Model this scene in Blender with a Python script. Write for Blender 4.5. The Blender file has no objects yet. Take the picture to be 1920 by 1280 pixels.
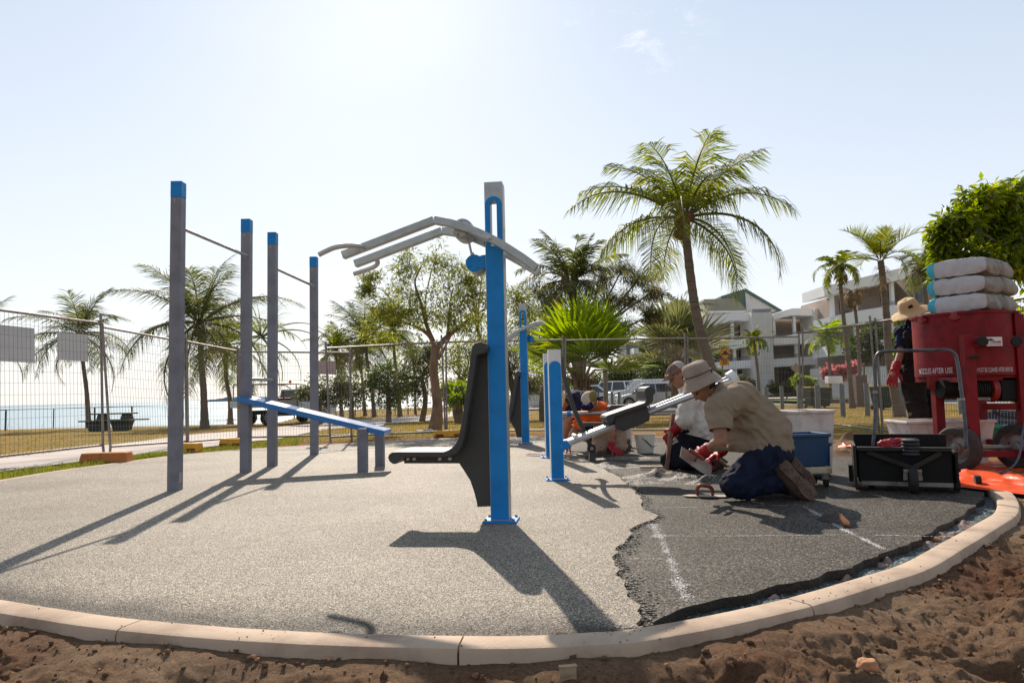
import bpy, bmesh, math, random
import numpy as np
from mathutils import Vector, Matrix, noise
random.seed(7); NR = np.random.RandomState(11)
PI = math.pi; R_ = math.radians
C = bpy.context.scene.collection
F = 1330.0; CAMZ = 0.8; PITCH = math.atan(97 / F); ROLL = R_(1.3)
CR = Matrix.Rotation(PI / 2 + PITCH, 3, 'X') @ Matrix.Rotation(-ROLL, 3, 'Z')
CP = Vector((0, 0, CAMZ))
V3 = Vector
def ray(px, py): return CR @ V3(((px - 960) / F, -(py - 640) / F, -1))
def W(px, py, D):
    d = ray(px, py); return CP + d * (D / d.y)
def ss(a, b, x):
    t = min(1, max(0, (x - a) / (b - a))); return t * t * (3 - 2 * t)
def Z(px, py, z=0.0):
    d = ray(px, py); return CP + d * ((z - CAMZ) / d.z)
def terr(x, y):
    h = -0.28 * ss(13, 30, y)
    h -= 0.2 * ss(15, 35, y) * ss(2, -9, x)
    coast = 37 + 40 * ss(-13, -8, x * 37 / max(y, 20)) + (400 if x > -7 else 0)
    if y > coast: h -= 7.5 * ss(coast, coast + 4, y)
    return h
def G(px, py, dz=0.0):
    p = Z(px, py, dz)
    for _ in range(12):
        p = Z(px, py, min(terr(p.x, p.y), 0.0) + dz if p.y < 60 else -0.48 + dz)
    return p
def hz(px): return 737 - (px - 960) * math.tan(ROLL)

# ---------------------------------------------------------------- mesh builder
class M:
    def __init__(s): s.V = []; s.F = []; s.mi = []
    def add(s, v, f, mi=0):
        n = len(s.V); s.V += [tuple(p) for p in v]
        for q in f: s.F.append(tuple(i + n for i in q)); s.mi.append(mi)
        return s
    def box(s, c, d, R=None, mi=0):
        c = V3(c); vs = []
        for z in (-.5, .5):
            for x, y in ((-.5, -.5), (.5, -.5), (.5, .5), (-.5, .5)):
                p = V3((x * d[0], y * d[1], z * d[2]))
                vs.append(c + (R @ p if R else p))
        return s.add(vs, [(3, 2, 1, 0), (4, 5, 6, 7), (0, 1, 5, 4), (1, 2, 6, 5), (2, 3, 7, 6), (3, 0, 4, 7)], mi)
    def bb(s, a, b, mi=0):
        return s.box([(a[i] + b[i]) / 2 for i in range(3)], [abs(b[i] - a[i]) for i in range(3)], mi=mi)
    def bar(s, a, b, w, h=None, up=(0, 0, 1), mi=0):
        a = V3(a); b = V3(b); h = h or w; d = (b - a); L = d.length; d.normalize()
        sx = d.cross(V3(up))
        if sx.length < 1e-4: sx = d.cross(V3((0, 1, 0)))
        sx.normalize(); u = sx.cross(d)
        R = Matrix((d, sx, u)).transposed()
        return s.box((a + b) / 2, (L, w, h), R, mi)
    def tube(s, P, r, n=8, cap=True, mi=0):
        P = [V3(p) for p in P]
        rr = r if isinstance(r, (list, tuple)) else [r] * len(P)
        vs = []; fs = []; t0 = (P[1] - P[0]).normalized()
        u = t0.orthogonal().normalized()
        for i, p in enumerate(P):
            t = ((P[min(i + 1, len(P) - 1)] - P[max(i - 1, 0)])).normalized()
            u = (u - t * u.dot(t)); u = u.normalized() if u.length > 1e-6 else t.orthogonal().normalized()
            w = t.cross(u)
            for k in range(n):
                a = 2 * PI * k / n; vs.append(p + (u * math.cos(a) + w * math.sin(a)) * rr[i])
        for i in range(len(P) - 1):
            for k in range(n):
                a = i * n + k; b = i * n + (k + 1) % n
                fs.append((a, b, b + n, a + n))
        if cap: fs.append(tuple(range(n))[::-1]); fs.append(tuple(range((len(P) - 1) * n, len(P) * n)))
        return s.add(vs, fs, mi)
    def prism(s, poly, o, ax, ay, dv, mi=0):
        o = V3(o); ax = V3(ax); ay = V3(ay); dv = V3(dv); n = len(poly)
        A = [o + ax * p[0] + ay * p[1] for p in poly]; B = [p + dv for p in A]
        return s.add(A + B, [tuple(range(n)), tuple(range(2 * n - 1, n - 1, -1))] + [(i, i + n, (i + 1) % n + n, (i + 1) % n) for i in range(n)], mi)
    def lathe(s, prof, c, n=24, ax=(0, 0, 1), mi=0, cap=True):
        c = V3(c); ax = V3(ax).normalized(); u = ax.orthogonal().normalized(); w = ax.cross(u); vs = []; fs = []
        for r, z in prof:
            for k in range(n):
                a = 2 * PI * k / n; vs.append(c + ax * z + (u * math.cos(a) + w * math.sin(a)) * r)
        for i in range(len(prof) - 1):
            for k in range(n):
                a = i * n + k; b = i * n + (k + 1) % n; fs.append((a, b, b + n, a + n))
        if cap: fs.append(tuple(range(n))[::-1]); fs.append(tuple(range((len(prof) - 1) * n, len(prof) * n)))
        return s.add(vs, fs, mi)
    def ell(s, c, r, R=None, n=16, m=10, mi=0):
        c = V3(c); r = (r, r, r) if isinstance(r, (int, float)) else r; vs = []; fs = []
        for j in range(1, m):
            t = PI * j / m
            for k in range(n):
                a = 2 * PI * k / n
                p = V3((r[0] * math.sin(t) * math.cos(a), r[1] * math.sin(t) * math.sin(a), r[2] * math.cos(t)))
                vs.append(c + (R @ p if R else p))
        for q in (V3((0, 0, r[2])), V3((0, 0, -r[2]))): vs.append(c + (R @ q if R else q))
        T = len(vs) - 2; B = T + 1
        for j in range(m - 2):
            for k in range(n):
                a = j * n + k; b = j * n + (k + 1) % n; fs.append((a, a + n, b + n, b))
        for k in range(n):
            fs.append((T, k, (k + 1) % n)); q = (m - 2) * n; fs.append((B, q + (k + 1) % n, q + k))
        return s.add(vs, fs, mi)
    def cap(s, a, b, ra, rb=None, n=14, mi=0):
        a = V3(a); b = V3(b); rb = ra if rb is None else rb
        d = b - a; L = d.length; d = d.normalized() if L > 1e-6 else V3((0, 0, 1))
        P = []; rr = []
        for k in range(1, 5): t = PI / 2 * (1 - k / 5); P.append(a - d * ra * math.sin(t)); rr.append(ra * math.cos(t))
        P.append(a); rr.append(ra); P.append(b); rr.append(rb)
        for k in range(4, 0, -1): t = PI / 2 * (1 - k / 5); P.append(b + d * rb * math.sin(t)); rr.append(rb * math.cos(t))
        return s.tube(P, rr, n, True, mi)

def mesh_of(name, m, mats, smooth=None):
    me = bpy.data.meshes.new(name); me.from_pydata(m.V, [], m.F)
    mats = mats if isinstance(mats, (list, tuple)) else [mats]
    for x in mats: me.materials.append(x)
    if len(mats) > 1: me.polygons.foreach_set('material_index', m.mi)
    bm = bmesh.new(); bm.from_mesh(me); bmesh.ops.recalc_face_normals(bm, faces=bm.faces); bm.to_mesh(me); bm.free()
    if smooth is not None:
        me.shade_smooth()
        if smooth < 180: me.set_sharp_from_angle(angle=R_(smooth))
    me.update(); return me
def tag(o, label=None, cat=None, group=None, kind=None):
    if label: o['label'] = label
    if cat: o['category'] = cat
    if group: o['group'] = group
    if kind: o['kind'] = kind
    return o
WM = {}
def thing(name, label, cat, loc, rz=0, group=None):
    o = bpy.data.objects.new(name, None); C.objects.link(o); o.location = loc; o.rotation_euler = (0, 0, rz)
    o.empty_display_size = .1
    WM[o.name] = Matrix.Translation(V3(loc)) @ Matrix.Rotation(rz, 4, 'Z'); return tag(o, label, cat, group)
def obj(name, m, mats, parent=None, smooth=None, bevel=0, origin=None, local=False, seg=2):
    """links m (world coordinates, or the parent's own with local=True) as one mesh object"""
    if isinstance(m, M): me = mesh_of(name, m, mats, smooth)
    else:
        me = m
        if mats is not None:
            me.materials.clear(); me.materials.append(mats)
    o = bpy.data.objects.new(name, me); C.objects.link(o)
    if parent:
        if not local: me.transform(WM[parent.name].inverted())
        o.parent = parent; WM[o.name] = WM[parent.name]
    else:
        if origin is None and not local:
            n = len(me.vertices); co = np.empty(n * 3); me.vertices.foreach_get('co', co); co = co.reshape(-1, 3)
            origin = ((co[:, 0].min() + co[:, 0].max()) / 2, (co[:, 1].min() + co[:, 1].max()) / 2, co[:, 2].min())
        if origin is not None:
            me.transform(Matrix.Translation(-V3(origin))); o.location = origin
        WM[o.name] = Matrix.Translation(V3(origin or (0, 0, 0)))
    if bevel:
        b = o.modifiers.new('bevel', 'BEVEL'); b.width = bevel; b.segments = seg; b.limit_method = 'ANGLE'; b.angle_limit = R_(35)
        b.harden_normals = False
    return o
def objs(name, m, *a, **k):
    """one object for every separate piece of m"""
    par = list(range(len(m.V)))
    def find(i):
        while par[i] != i: par[i] = par[par[i]]; i = par[i]
        return i
    for f in m.F:
        for v in f[1:]: par[find(v)] = find(f[0])
    isl = {}
    for f in m.F: isl.setdefault(find(f[0]), []).append(f)
    for fs in isl.values():
        ids = sorted({v for f in fs for v in f}); mp = {v: i for i, v in enumerate(ids)}; q = M(); q.add([m.V[v] for v in ids], [tuple(mp[v] for v in f) for f in fs]); obj(name, q, *a, **k)
def dup(root, loc, rz=None, label=None, group=None, scale=None):
    r = root.copy(); C.objects.link(r); r.location = loc
    if rz is not None: r.rotation_euler = (0, 0, rz)
    if label: r['label'] = label
    if group: r['group'] = group
    if scale: r.scale = (scale,) * 3
    for ch in list(root.children):
        c = ch.copy(); C.objects.link(c); c.parent = r
        for g in list(ch.children):
            d = g.copy(); C.objects.link(d); d.parent = c
    return r

# ---------------------------------------------------------------- materials
def nt(name):
    m = bpy.data.materials.new(name); m.use_nodes = True; t = m.node_tree; b = t.nodes['Principled BSDF']; return m, t, b
def N(t, typ, **k):
    n = t.nodes.new(typ)
    for a, v in k.items():
        if a in n.inputs: n.inputs[a].default_value = v
        else: setattr(n, a, v)
    return n
def L(t, a, b): t.links.new(a, b)
def coords(t, scale=(1, 1, 1), kind='Object'):
    tc = N(t, 'ShaderNodeTexCoord'); mp = N(t, 'ShaderNodeMapping'); mp.inputs['Scale'].default_value = scale
    L(t, tc.outputs[kind], mp.inputs['Vector']); return mp.outputs[0]
def ramp(t, fac, stops):
    r = N(t, 'ShaderNodeValToRGB'); e = r.color_ramp.elements
    while len(e) < len(stops): e.new(.5)
    for i, (p, c) in enumerate(stops): e[i].position = p; e[i].color = (*c, 1) if len(c) == 3 else c
    L(t, fac, r.inputs[0]); return r.outputs[0]
def mat(name, col, rough=.6, metal=0, var=.15, scale=6, bump=0, bscale=None, col2=None, stretch=(1, 1, 1), spec=.5, coat=0, sss=0, trans=0):
    """painted / plastic / cloth surface: colour broken up by two octaves of noise, roughness noise and a fine bump"""
    m, t, b = nt(name); v = coords(t, stretch)
    n = N(t, 'ShaderNodeTexNoise', Scale=scale, Detail=6, Roughness=.62); L(t, v, n.inputs['Vector'])
    c2 = col2 or tuple(x * (1 - 2 * var) for x in col); hi = tuple(min(1, x * (1 + var * .6)) for x in col)
    L(t, ramp(t, n.outputs[0], [(.3, c2), (.52, col), (.75, hi)]), b.inputs['Base Color'])
    n2 = N(t, 'ShaderNodeTexNoise', Scale=scale * 3.1, Detail=4); L(t, v, n2.inputs['Vector'])
    mr = N(t, 'ShaderNodeMapRange'); mr.inputs[3].default_value = max(.03, rough - .1); mr.inputs[4].default_value = min(1, rough + .12)
    L(t, n2.outputs[0], mr.inputs[0]); L(t, mr.outputs[0], b.inputs['Roughness'])
    b.inputs['Metallic'].default_value = metal; b.inputs['Specular IOR Level'].default_value = spec
    if coat: b.inputs['Coat Weight'].default_value = coat
    if bump:
        nb = N(t, 'ShaderNodeTexNoise', Scale=bscale or scale * 8, Detail=5); L(t, v, nb.inputs['Vector'])
        bp = N(t, 'ShaderNodeBump', Strength=1.0, Distance=bump); L(t, nb.outputs[0], bp.inputs['Height']); L(t, bp.outputs[0], b.inputs['Normal'])
    return m
def leafmat(name, c1, c2, trans=.45, rough=.45, c3=None):
    m, t, b = nt(name); g = N(t, 'ShaderNodeNewGeometry'); v = coords(t)
    n = N(t, 'ShaderNodeTexNoise', Scale=1.3, Detail=3); L(t, v, n.inputs['Vector'])
    ad = N(t, 'ShaderNodeMath', operation='MULTIPLY_ADD'); L(t, g.outputs['Random Per Island'], ad.inputs[0]); ad.inputs[1].default_value = .55
    mm = N(t, 'ShaderNodeMath', operation='MULTIPLY'); L(t, n.outputs[0], mm.inputs[0]); mm.inputs[1].default_value = .45; L(t, mm.outputs[0], ad.inputs[2])
    st = [(.2, c1), (.72, c2)] + ([(.86, c3)] if c3 else [])
    col = ramp(t, ad.outputs[0], st); L(t, col, b.inputs['Base Color']); b.inputs['Roughness'].default_value = rough
    tr = N(t, 'ShaderNodeBsdfTranslucent'); hs = N(t, 'ShaderNodeHueSaturation', Saturation=1.15, Value=1.7); L(t, col, hs.inputs['Color']); L(t, hs.outputs[0], tr.inputs[0])
    mx = N(t, 'ShaderNodeMixShader', Fac=trans); L(t, b.outputs[0], mx.inputs[1]); L(t, tr.outputs[0], mx.inputs[2])
    L(t, mx.outputs[0], t.nodes['Material Output'].inputs[0]); return m
MT = {}
MT['post'] = mat('grey_powder_coat', (.2, .2, .24), .5, 0, .13, 6, .0008, 300)
MT['blue'] = mat('blue_paint', (.0, .22, .62), .45, 0, .12, 6, .0003, 400, spec=.35)
MT['blue2'] = mat('blue_board_paint', (.01, .17, .5), .3, 0, .05, 4, coat=.3)
MT['alu'] = mat('brushed_aluminium', (.42, .44, .44), .42, .7, .1, 8, .0004, 200, stretch=(1, 1, 1))
MT['chrome'] = mat('polished_tube', (.56, .56, .56), .5, 1, .05, 5)
MT['whitep'] = mat('white_powder_coat', (.72, .73, .72), .45, 0, .05, 5, .0004, 300)
MT['bplas'] = mat('dark_moulded_plastic', (.035, .035, .036), .5, 0, .12, 12, .0009, 500, spec=.6)
MT['steel'] = mat('galvanised_steel', (.26, .23, .21), .5, .5, .25, 9, .0005)
MT['wire'] = mat('weathered_wire', (.23, .2, .18), .6, .3, .2, 9)
MT['rust'] = mat('rusty_steel', (.23, .08, .03), .8, .2, .3, 12)
MT['block'] = mat('orange_fence_block', (.5, .17, .04), .8, 0, .2, 9, .003, 40)
MT['blocky'] = mat('yellow_fence_block', (.72, .36, .03), .7, 0, .15, 9, .003, 40)
MT['black'] = mat('black_metal', (.006, .006, .006), .6, 0, .2, 9, spec=.25)
MT['rub'] = mat('tyre_rubber', (.016, .016, .016), .8, 0, .2, 20, .001)
MT['white'] = mat('white_car_paint', (.7, .71, .72), .25, 0, .02, 2, coat=.6)
MT['silver'] = mat('silver_car_paint', (.45, .47, .5), .3, .5, .03, 2, coat=.6)
MT['glass'] = mat('dark_window_glass', (.02, .028, .032), .06, 0, .1, 2, spec=.9)
MT['red'] = mat('red_mixer_paint', (.2, .006, .012), .5, 0, .25, 7, .001, 60, spec=.25)
MT['redworn'] = mat('worn_red_paint', (.25, .022, .02), .5, 0, .25, 14, .001, 60, col2=(.12, .01, .01))
MT['greenpl'] = mat('green_plastic', (.0, .16, .07), .4, 0, .1, 5)
MT['bluepl'] = mat('blue_plastic', (.006, .055, .14), .45, 0, .1, 5)
MT['navypl'] = mat('navy_plastic', (.012, .02, .08), .5, 0, .1, 5)
MT['tubw'] = mat('dusty_white_plastic', (.68, .62, .58), .55, 0, .14, 5, .001, 30, col2=(.4, .33, .27))
MT['orange'] = mat('orange_plastic_sheet', (.85, .09, .015), .38, 0, .12, 5, .004, 18)
MT['wood'] = mat('timber', (.42, .3, .18), .7, 0, .2, 5, .001, stretch=(1, 8, 8))
MT['bark'] = mat('grey_brown_bark', (.2, .14, .1), .9, 0, .3, 4, .02, 22, stretch=(1, 1, .35))
MT['palmb'] = mat('palm_bark', (.19, .15, .12), .9, 0, .25, 7, .02, 16, stretch=(.3, .3, 3.5))
MT['palmd'] = mat('dark_palm_bark', (.16, .12, .09), .9, 0, .3, 7, .02, 16, stretch=(.3, .3, 3.5))
MT['husk'] = mat('palm_husk_fibre', (.22, .13, .07), .95, 0, .4, 12, .02, 30)
MT['skin'] = mat('tanned_skin', (.34, .155, .09), .5, 0, .12, 14, .0006, 200, spec=.4)
MT['hair'] = mat('dark_hair', (.015, .011, .009), .6, 0, .2, 60, .002, 400)
MT['khaki'] = mat('khaki_cloth', (.3, .235, .165), .9, 0, .08, 9, .002, 700, spec=.15)
MT['navy'] = mat('navy_work_cloth', (.012, .017, .042), .85, 0, .3, 9, .002, 600, spec=.2)
MT['navy2'] = mat('dark_navy_cloth', (.014, .014, .026), .85, 0, .3, 9, .002, 600, spec=.2)
MT['bib'] = mat('brown_black_overall_cloth', (.018, .014, .014), .9, 0, .4, 7, .002, 500, spec=.2)
MT['wshirt'] = mat('white_dusty_shirt_cloth', (.62, .58, .54), .9, 0, .1, 6, .002, 600, spec=.15)
MT['oshirt'] = mat('orange_work_shirt_cloth', (.78, .12, .02), .8, 0, .1, 6, .002, 600, spec=.15)
MT['shorts'] = mat('beige_shorts_cloth', (.38, .28, .2), .9, 0, .15, 6, .002, 600, spec=.15)
MT['hat'] = mat('beige_hat_cloth', (.36, .28, .23), .9, 0, .08, 12, .002, 900, spec=.15)
MT['glove'] = mat('red_rubber_glove', (.36, .008, .018), .5, 0, .3, 30, .001, 300, spec=.4)
MT['boot'] = mat('brown_boot_leather', (.07, .04, .028), .8, 0, .3, 20, .003, 120)
MT['straw'] = mat('woven_straw', (.6, .4, .2), .8, 0, .2, 50, .003, 160, stretch=(1, 1, 3))
# ---------------------------------------------------------------- ground materials
def m_ground():
    m, t, b = nt('dry_grass_ground'); v = coords(t, kind='Object')
    n1 = N(t, 'ShaderNodeTexNoise', Scale=.35, Detail=5, Roughness=.6); L(t, v, n1.inputs['Vector'])
    n2 = N(t, 'ShaderNodeTexNoise', Scale=7, Detail=8, Roughness=.75); L(t, v, n2.inputs['Vector'])
    a = ramp(t, n1.outputs[0], [(.35, (.36, .215, .05)), (.5, (.3, .2, .05)), (.64, (.17, .16, .035))])
    c = ramp(t, n2.outputs[0], [(.3, (.35, .3, .25)), (.5, (.85, .85, .85)), (.7, (1.35, 1.3, 1.2))])
    mx = N(t, 'ShaderNodeMix', data_type='RGBA', blend_type='MULTIPLY'); mx.inputs[0].default_value = 1
    L(t, a, mx.inputs[6]); L(t, c, mx.inputs[7])
    # bare red-brown soil close round the pad
    ln = N(t, 'ShaderNodeVectorMath', operation='DISTANCE'); ln.inputs[1].default_value = (-.8, 8.3, 0)
    sc = N(t, 'ShaderNodeMapping'); sc.inputs['Scale'].default_value = (1, 1, 0); L(t, v, sc.inputs[0]); L(t, sc.outputs[0], ln.inputs[0])
    n3 = N(t, 'ShaderNodeTexNoise', Scale=1.2, Detail=6); L(t, v, n3.inputs['Vector'])
    ad = N(t, 'ShaderNodeMath', operation='MULTIPLY_ADD'); L(t, n3.outputs[0], ad.inputs[0]); ad.inputs[1].default_value = 3.5; L(t, ln.outputs['Value'], ad.inputs[2])
    k = N(t, 'ShaderNodeMapRange'); k.inputs[1].default_value = 7.2; k.inputs[2].default_value = 8.9; L(t, ad.outputs[0], k.inputs[0])
    m2 = N(t, 'ShaderNodeMix', data_type='RGBA'); L(t, k.outputs[0], m2.inputs[0]); m2.inputs[6].default_value = (.26, .12, .05, 1)
    L(t, mx.outputs[2], m2.inputs[7]); L(t, m2.outputs[2], b.inputs['Base Color']); b.inputs['Roughness'].default_value = .95
    b.inputs['Specular IOR Level'].default_value = .1
    bp = N(t, 'ShaderNodeBump', Strength=1, Distance=.05); L(t, n2.outputs[0], bp.inputs['Height']); L(t, bp.outputs[0], b.inputs['Normal']); return m
def m_rubber(name, stops, rough=.5, scale=230, dist=.003, spec=.5, big=None, dirt=.5):
    m, t, b = nt(name); v = coords(t)
    vo = N(t, 'ShaderNodeTexVoronoi', Scale=scale); L(t, v, vo.inputs['Vector'])
    sx = N(t, 'ShaderNodeSeparateColor'); L(t, vo.outputs['Color'], sx.inputs[0])
    c = ramp(t, sx.outputs[0], stops)
    n = N(t, 'ShaderNodeTexNoise', Scale=big or 1.6, Detail=7, Roughness=.6); L(t, v, n.inputs['Vector'])
    d = ramp(t, n.outputs[0], [(.3, (dirt,) * 3), (.6, (1, 1, 1))])
    mx = N(t, 'ShaderNodeMix', data_type='RGBA', blend_type='MULTIPLY'); mx.inputs[0].default_value = 1
    L(t, c, mx.inputs[6]); L(t, d, mx.inputs[7])
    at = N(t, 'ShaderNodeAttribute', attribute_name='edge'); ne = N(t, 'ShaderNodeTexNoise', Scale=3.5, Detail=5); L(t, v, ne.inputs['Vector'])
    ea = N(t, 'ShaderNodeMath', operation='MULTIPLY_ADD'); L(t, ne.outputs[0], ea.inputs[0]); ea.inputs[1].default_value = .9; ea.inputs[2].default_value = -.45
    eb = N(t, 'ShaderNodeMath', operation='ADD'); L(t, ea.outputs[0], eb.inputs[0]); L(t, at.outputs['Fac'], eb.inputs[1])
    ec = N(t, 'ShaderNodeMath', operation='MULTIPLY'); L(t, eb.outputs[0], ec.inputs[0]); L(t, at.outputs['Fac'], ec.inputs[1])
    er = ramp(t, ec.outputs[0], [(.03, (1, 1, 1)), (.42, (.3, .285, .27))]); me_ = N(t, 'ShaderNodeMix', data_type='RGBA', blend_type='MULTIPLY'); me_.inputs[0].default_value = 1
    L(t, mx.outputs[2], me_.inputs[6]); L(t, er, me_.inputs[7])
    L(t, me_.outputs[2], b.inputs['Base Color']); b.inputs['Specular IOR Level'].default_value = spec
    mr = N(t, 'ShaderNodeMapRange'); mr.inputs[3].default_value = rough - .22; mr.inputs[4].default_value = rough + .2; L(t, sx.outputs[1], mr.inputs[0]); L(t, mr.outputs[0], b.inputs['Roughness'])
    vn = N(t, 'ShaderNodeTexNoise', Scale=scale * .7, Detail=3); L(t, v, vn.inputs['Vector'])
    bp = N(t, 'ShaderNodeBump', Strength=1, Distance=dist); L(t, vn.outputs[0], bp.inputs['Height']); L(t, bp.outputs[0], b.inputs['Normal']); return m
def m_dirt():
    m, t, b = nt('dug_soil'); v = coords(t)
    n1 = N(t, 'ShaderNodeTexNoise', Scale=1.1, Detail=6, Roughness=.6); L(t, v, n1.inputs['Vector'])
    n2 = N(t, 'ShaderNodeTexNoise', Scale=75, Detail=10, Roughness=.9); L(t, v, n2.inputs['Vector'])
    a = ramp(t, n1.outputs[0], [(.3, (.24, .11, .06)), (.5, (.36, .22, .13)), (.7, (.47, .33, .21))])
    c = ramp(t, n2.outputs[0], [(.34, (.25, .23, .22)), (.5, (.85, .85, .85)), (.66, (1.35, 1.33, 1.3))])
    mx = N(t, 'ShaderNodeMix', data_type='RGBA', blend_type='MULTIPLY'); mx.inputs[0].default_value = 1
    L(t, a, mx.inputs[6]); L(t, c, mx.inputs[7]); L(t, mx.outputs[2], b.inputs['Base Color']); b.inputs['Roughness'].default_value = .95
    b.inputs['Specular IOR Level'].default_value = .15
    bp = N(t, 'ShaderNodeBump', Strength=1, Distance=.03); L(t, n2.outputs[0], bp.inputs['Height']); L(t, bp.outputs[0], b.inputs['Normal']); return m
def m_sea():
    m, t, b = nt('sea_water'); v = coords(t, (.25, 1, 1))
    n = N(t, 'ShaderNodeTexNoise', Scale=.5, Detail=8, Roughness=.7); L(t, v, n.inputs['Vector'])
    L(t, ramp(t, n.outputs[0], [(.35, (.26, .37, .43)), (.65, (.38, .49, .55))]), b.inputs['Base Color']); b.inputs['Roughness'].default_value = .5; b.inputs['Specular IOR Level'].default_value = .15
    bp = N(t, 'ShaderNodeBump', Strength=.7, Distance=.5); L(t, n.outputs[0], bp.inputs['Height']); L(t, bp.outputs[0], b.inputs['Normal']); return m
MT['ground'] = m_ground(); MT['dirt'] = m_dirt(); MT['sea'] = m_sea()
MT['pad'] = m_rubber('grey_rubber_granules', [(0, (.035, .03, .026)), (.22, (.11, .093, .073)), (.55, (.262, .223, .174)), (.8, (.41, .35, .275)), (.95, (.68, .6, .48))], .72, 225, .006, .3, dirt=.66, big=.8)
MT['base'] = m_rubber('black_rubber_base', [(0, (.008, .008, .007)), (.5, (.035, .031, .027)), (.8, (.1, .087, .07)), (.95, (.26, .225, .18))], .75, 170, .004, .2, dirt=.6)
MT['baseedge'] = mat('black_rubber_edge', (.008, .008, .009), .6, 0, .3, 40, .006, 60)  # cut edge of the base coat, blacker than its top
MT['teal'] = m_rubber('teal_gravel', [(0, (.008, .014, .017)), (.4, (.018, .045, .052)), (.85, (.05, .1, .11)), (.97, (.4, .42, .4))], .6, 120, .006, .4, big=4)
MT['path'] = mat('pale_concrete_path', (.5, .44, .4), .9, 0, .12, 1.5, .002, 60)
MT['kerb'] = mat('cream_concrete', (.49, .37, .27), .85, 0, .13, 3, .0015, 90, col2=(.3, .21, .15))
MT['road'] = mat('pale_asphalt', (.22, .21, .2), .9, 0, .1, 2, .002, 60)
MT['chalk'] = mat('chalk_dust', (.62, .6, .6), .95, 0, .3, 30)

# ---------------------------------------------------------------- ground sheet
def axis(segs):
    o = []
    for a, b, st in segs:
        n = max(1, round((b - a) / st)); o += [a + (b - a) * i / n for i in range(n)]
    return o + [segs[-1][1]]
def smooth_line(P, k=6):
    o = []
    for i in range(len(P) - 1):
        p0 = P[max(0, i - 1)]; p1 = P[i]; p2 = P[i + 1]; p3 = P[min(len(P) - 1, i + 2)]
        for j in range(k):
            t = j / k; a = 2 * p1; b = (p2 - p0) * t; c = (2 * p0 - 5 * p1 + 4 * p2 - p3) * t * t; d = (-p0 + 3 * p1 - 3 * p2 + p3) * t ** 3
            o.append((a + b + c + d) * .5)
    return o + [P[-1]]
kin_px = [(1841, 912), (1860, 922), (1869, 940), (1864, 960), (1840, 976), (1760, 1020), (1690, 1057), (1602, 1085), (1440, 1130), (1206, 1176), (1100, 1186), (950, 1192), (700, 1189), (500, 1180), (300, 1165), (150, 1147), (0, 1124)]
kin = [Z(*p) for p in kin_px]
back_px = [(0, 902), (120, 882), (240, 866), (340, 853), (480, 841), (600, 834), (700, 829), (800, 823), (900, 820), (1000, 818), (1170, 819), (1300, 822), (1440, 828), (1545, 839), (1592, 851)]
back = [Z(*p) for p in back_px]
left = [V3((-2.9, 3.4, 0)), V3((-4.1, 4.4, 0)), V3((-5.2, 5.7, 0)), V3((-5.75, 6.7, 0))]
right = [Z(1640, 862), Z(1720, 878), Z(1800, 900)]
outline = smooth_line(kin, 6) + smooth_line(left, 4) + smooth_line(back, 4) + right     # closed, anticlockwise or not
def inside(x, y, P):
    c = False; n = len(P); j = n - 1
    for i in range(n):
        if (P[i].y > y) != (P[j].y > y) and x < (P[j].x - P[i].x) * (y - P[i].y) / (P[j].y - P[i].y) + P[i].x: c = not c
        j = i
    return c
xs = axis([(-9000, -600, 1400), (-600, -80, 65), (-80, -16, 4), (-16, 12, .4), (12, 60, 3), (60, 600, 60), (600, 9000, 1400)])
ys = axis([(-300, -20, 40), (-20, -2, 2), (-2, 15, .4), (15, 50, 1.0), (50, 100, 4), (100, 900, 80), (900, 9000, 1600)])
g = M(); nx = len(xs)
for y in ys:
    for x in xs:
        h = terr(x, y)
        if -6.6 < x < 6 and -1 < y < 15:
            if inside(x, y, outline): h = -.16
            elif min((V3((x, y, 0)) - p).length for p in outline[::3]) < .6: h = -.12 if y < 5.5 else -.02
            elif y < 5: h = -.3
        elif y < 5 and abs(x) < 25: h = -.3 if -4 < x < 8 else -.1
        g.V.append((x, y, h))
for j in range(len(ys) - 1):
    for i in range(nx - 1):
        a = j * nx + i; g.F.append((a, a + 1, a + nx + 1, a + nx)); g.mi.append(0)
obj('ground', g, MT['ground'], smooth=180, local=True).__setitem__('kind', 'structure')
s = M(); s.add([(-12000, 30, -6.5), (9000, 30, -6.5), (9000, 12000, -6.5), (-12000, 12000, -6.5)], [(0, 1, 2, 3)])
obj('sea', s, MT['sea'], local=True)['kind'] = 'structure'
# far headland
hd = M(); P = []
for i in range(41):
    px = 388 + i * 3.4; e = max(0, (.5 + noise.noise(V3((i * .33, 0, 3)))) * 14 * min(1, i / 8, (41 - i) / 3) + 3)
    b = W(px, hz(px) + 2, 3200); P.append((b.x, e))
hd.prism([(P[0][0], -8)] + P + [(P[-1][0], -8)], (0, 3200, -2), (1, 0, 0), (0, 0, 1), (0, 500, 0))
obj('headland', hd, mat('far_hazed_scrub', (.2, .29, .33), 1, 0, .1, .02))['kind'] = 'structure'  # distance haze is put into the bluish colour of the scrub

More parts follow.
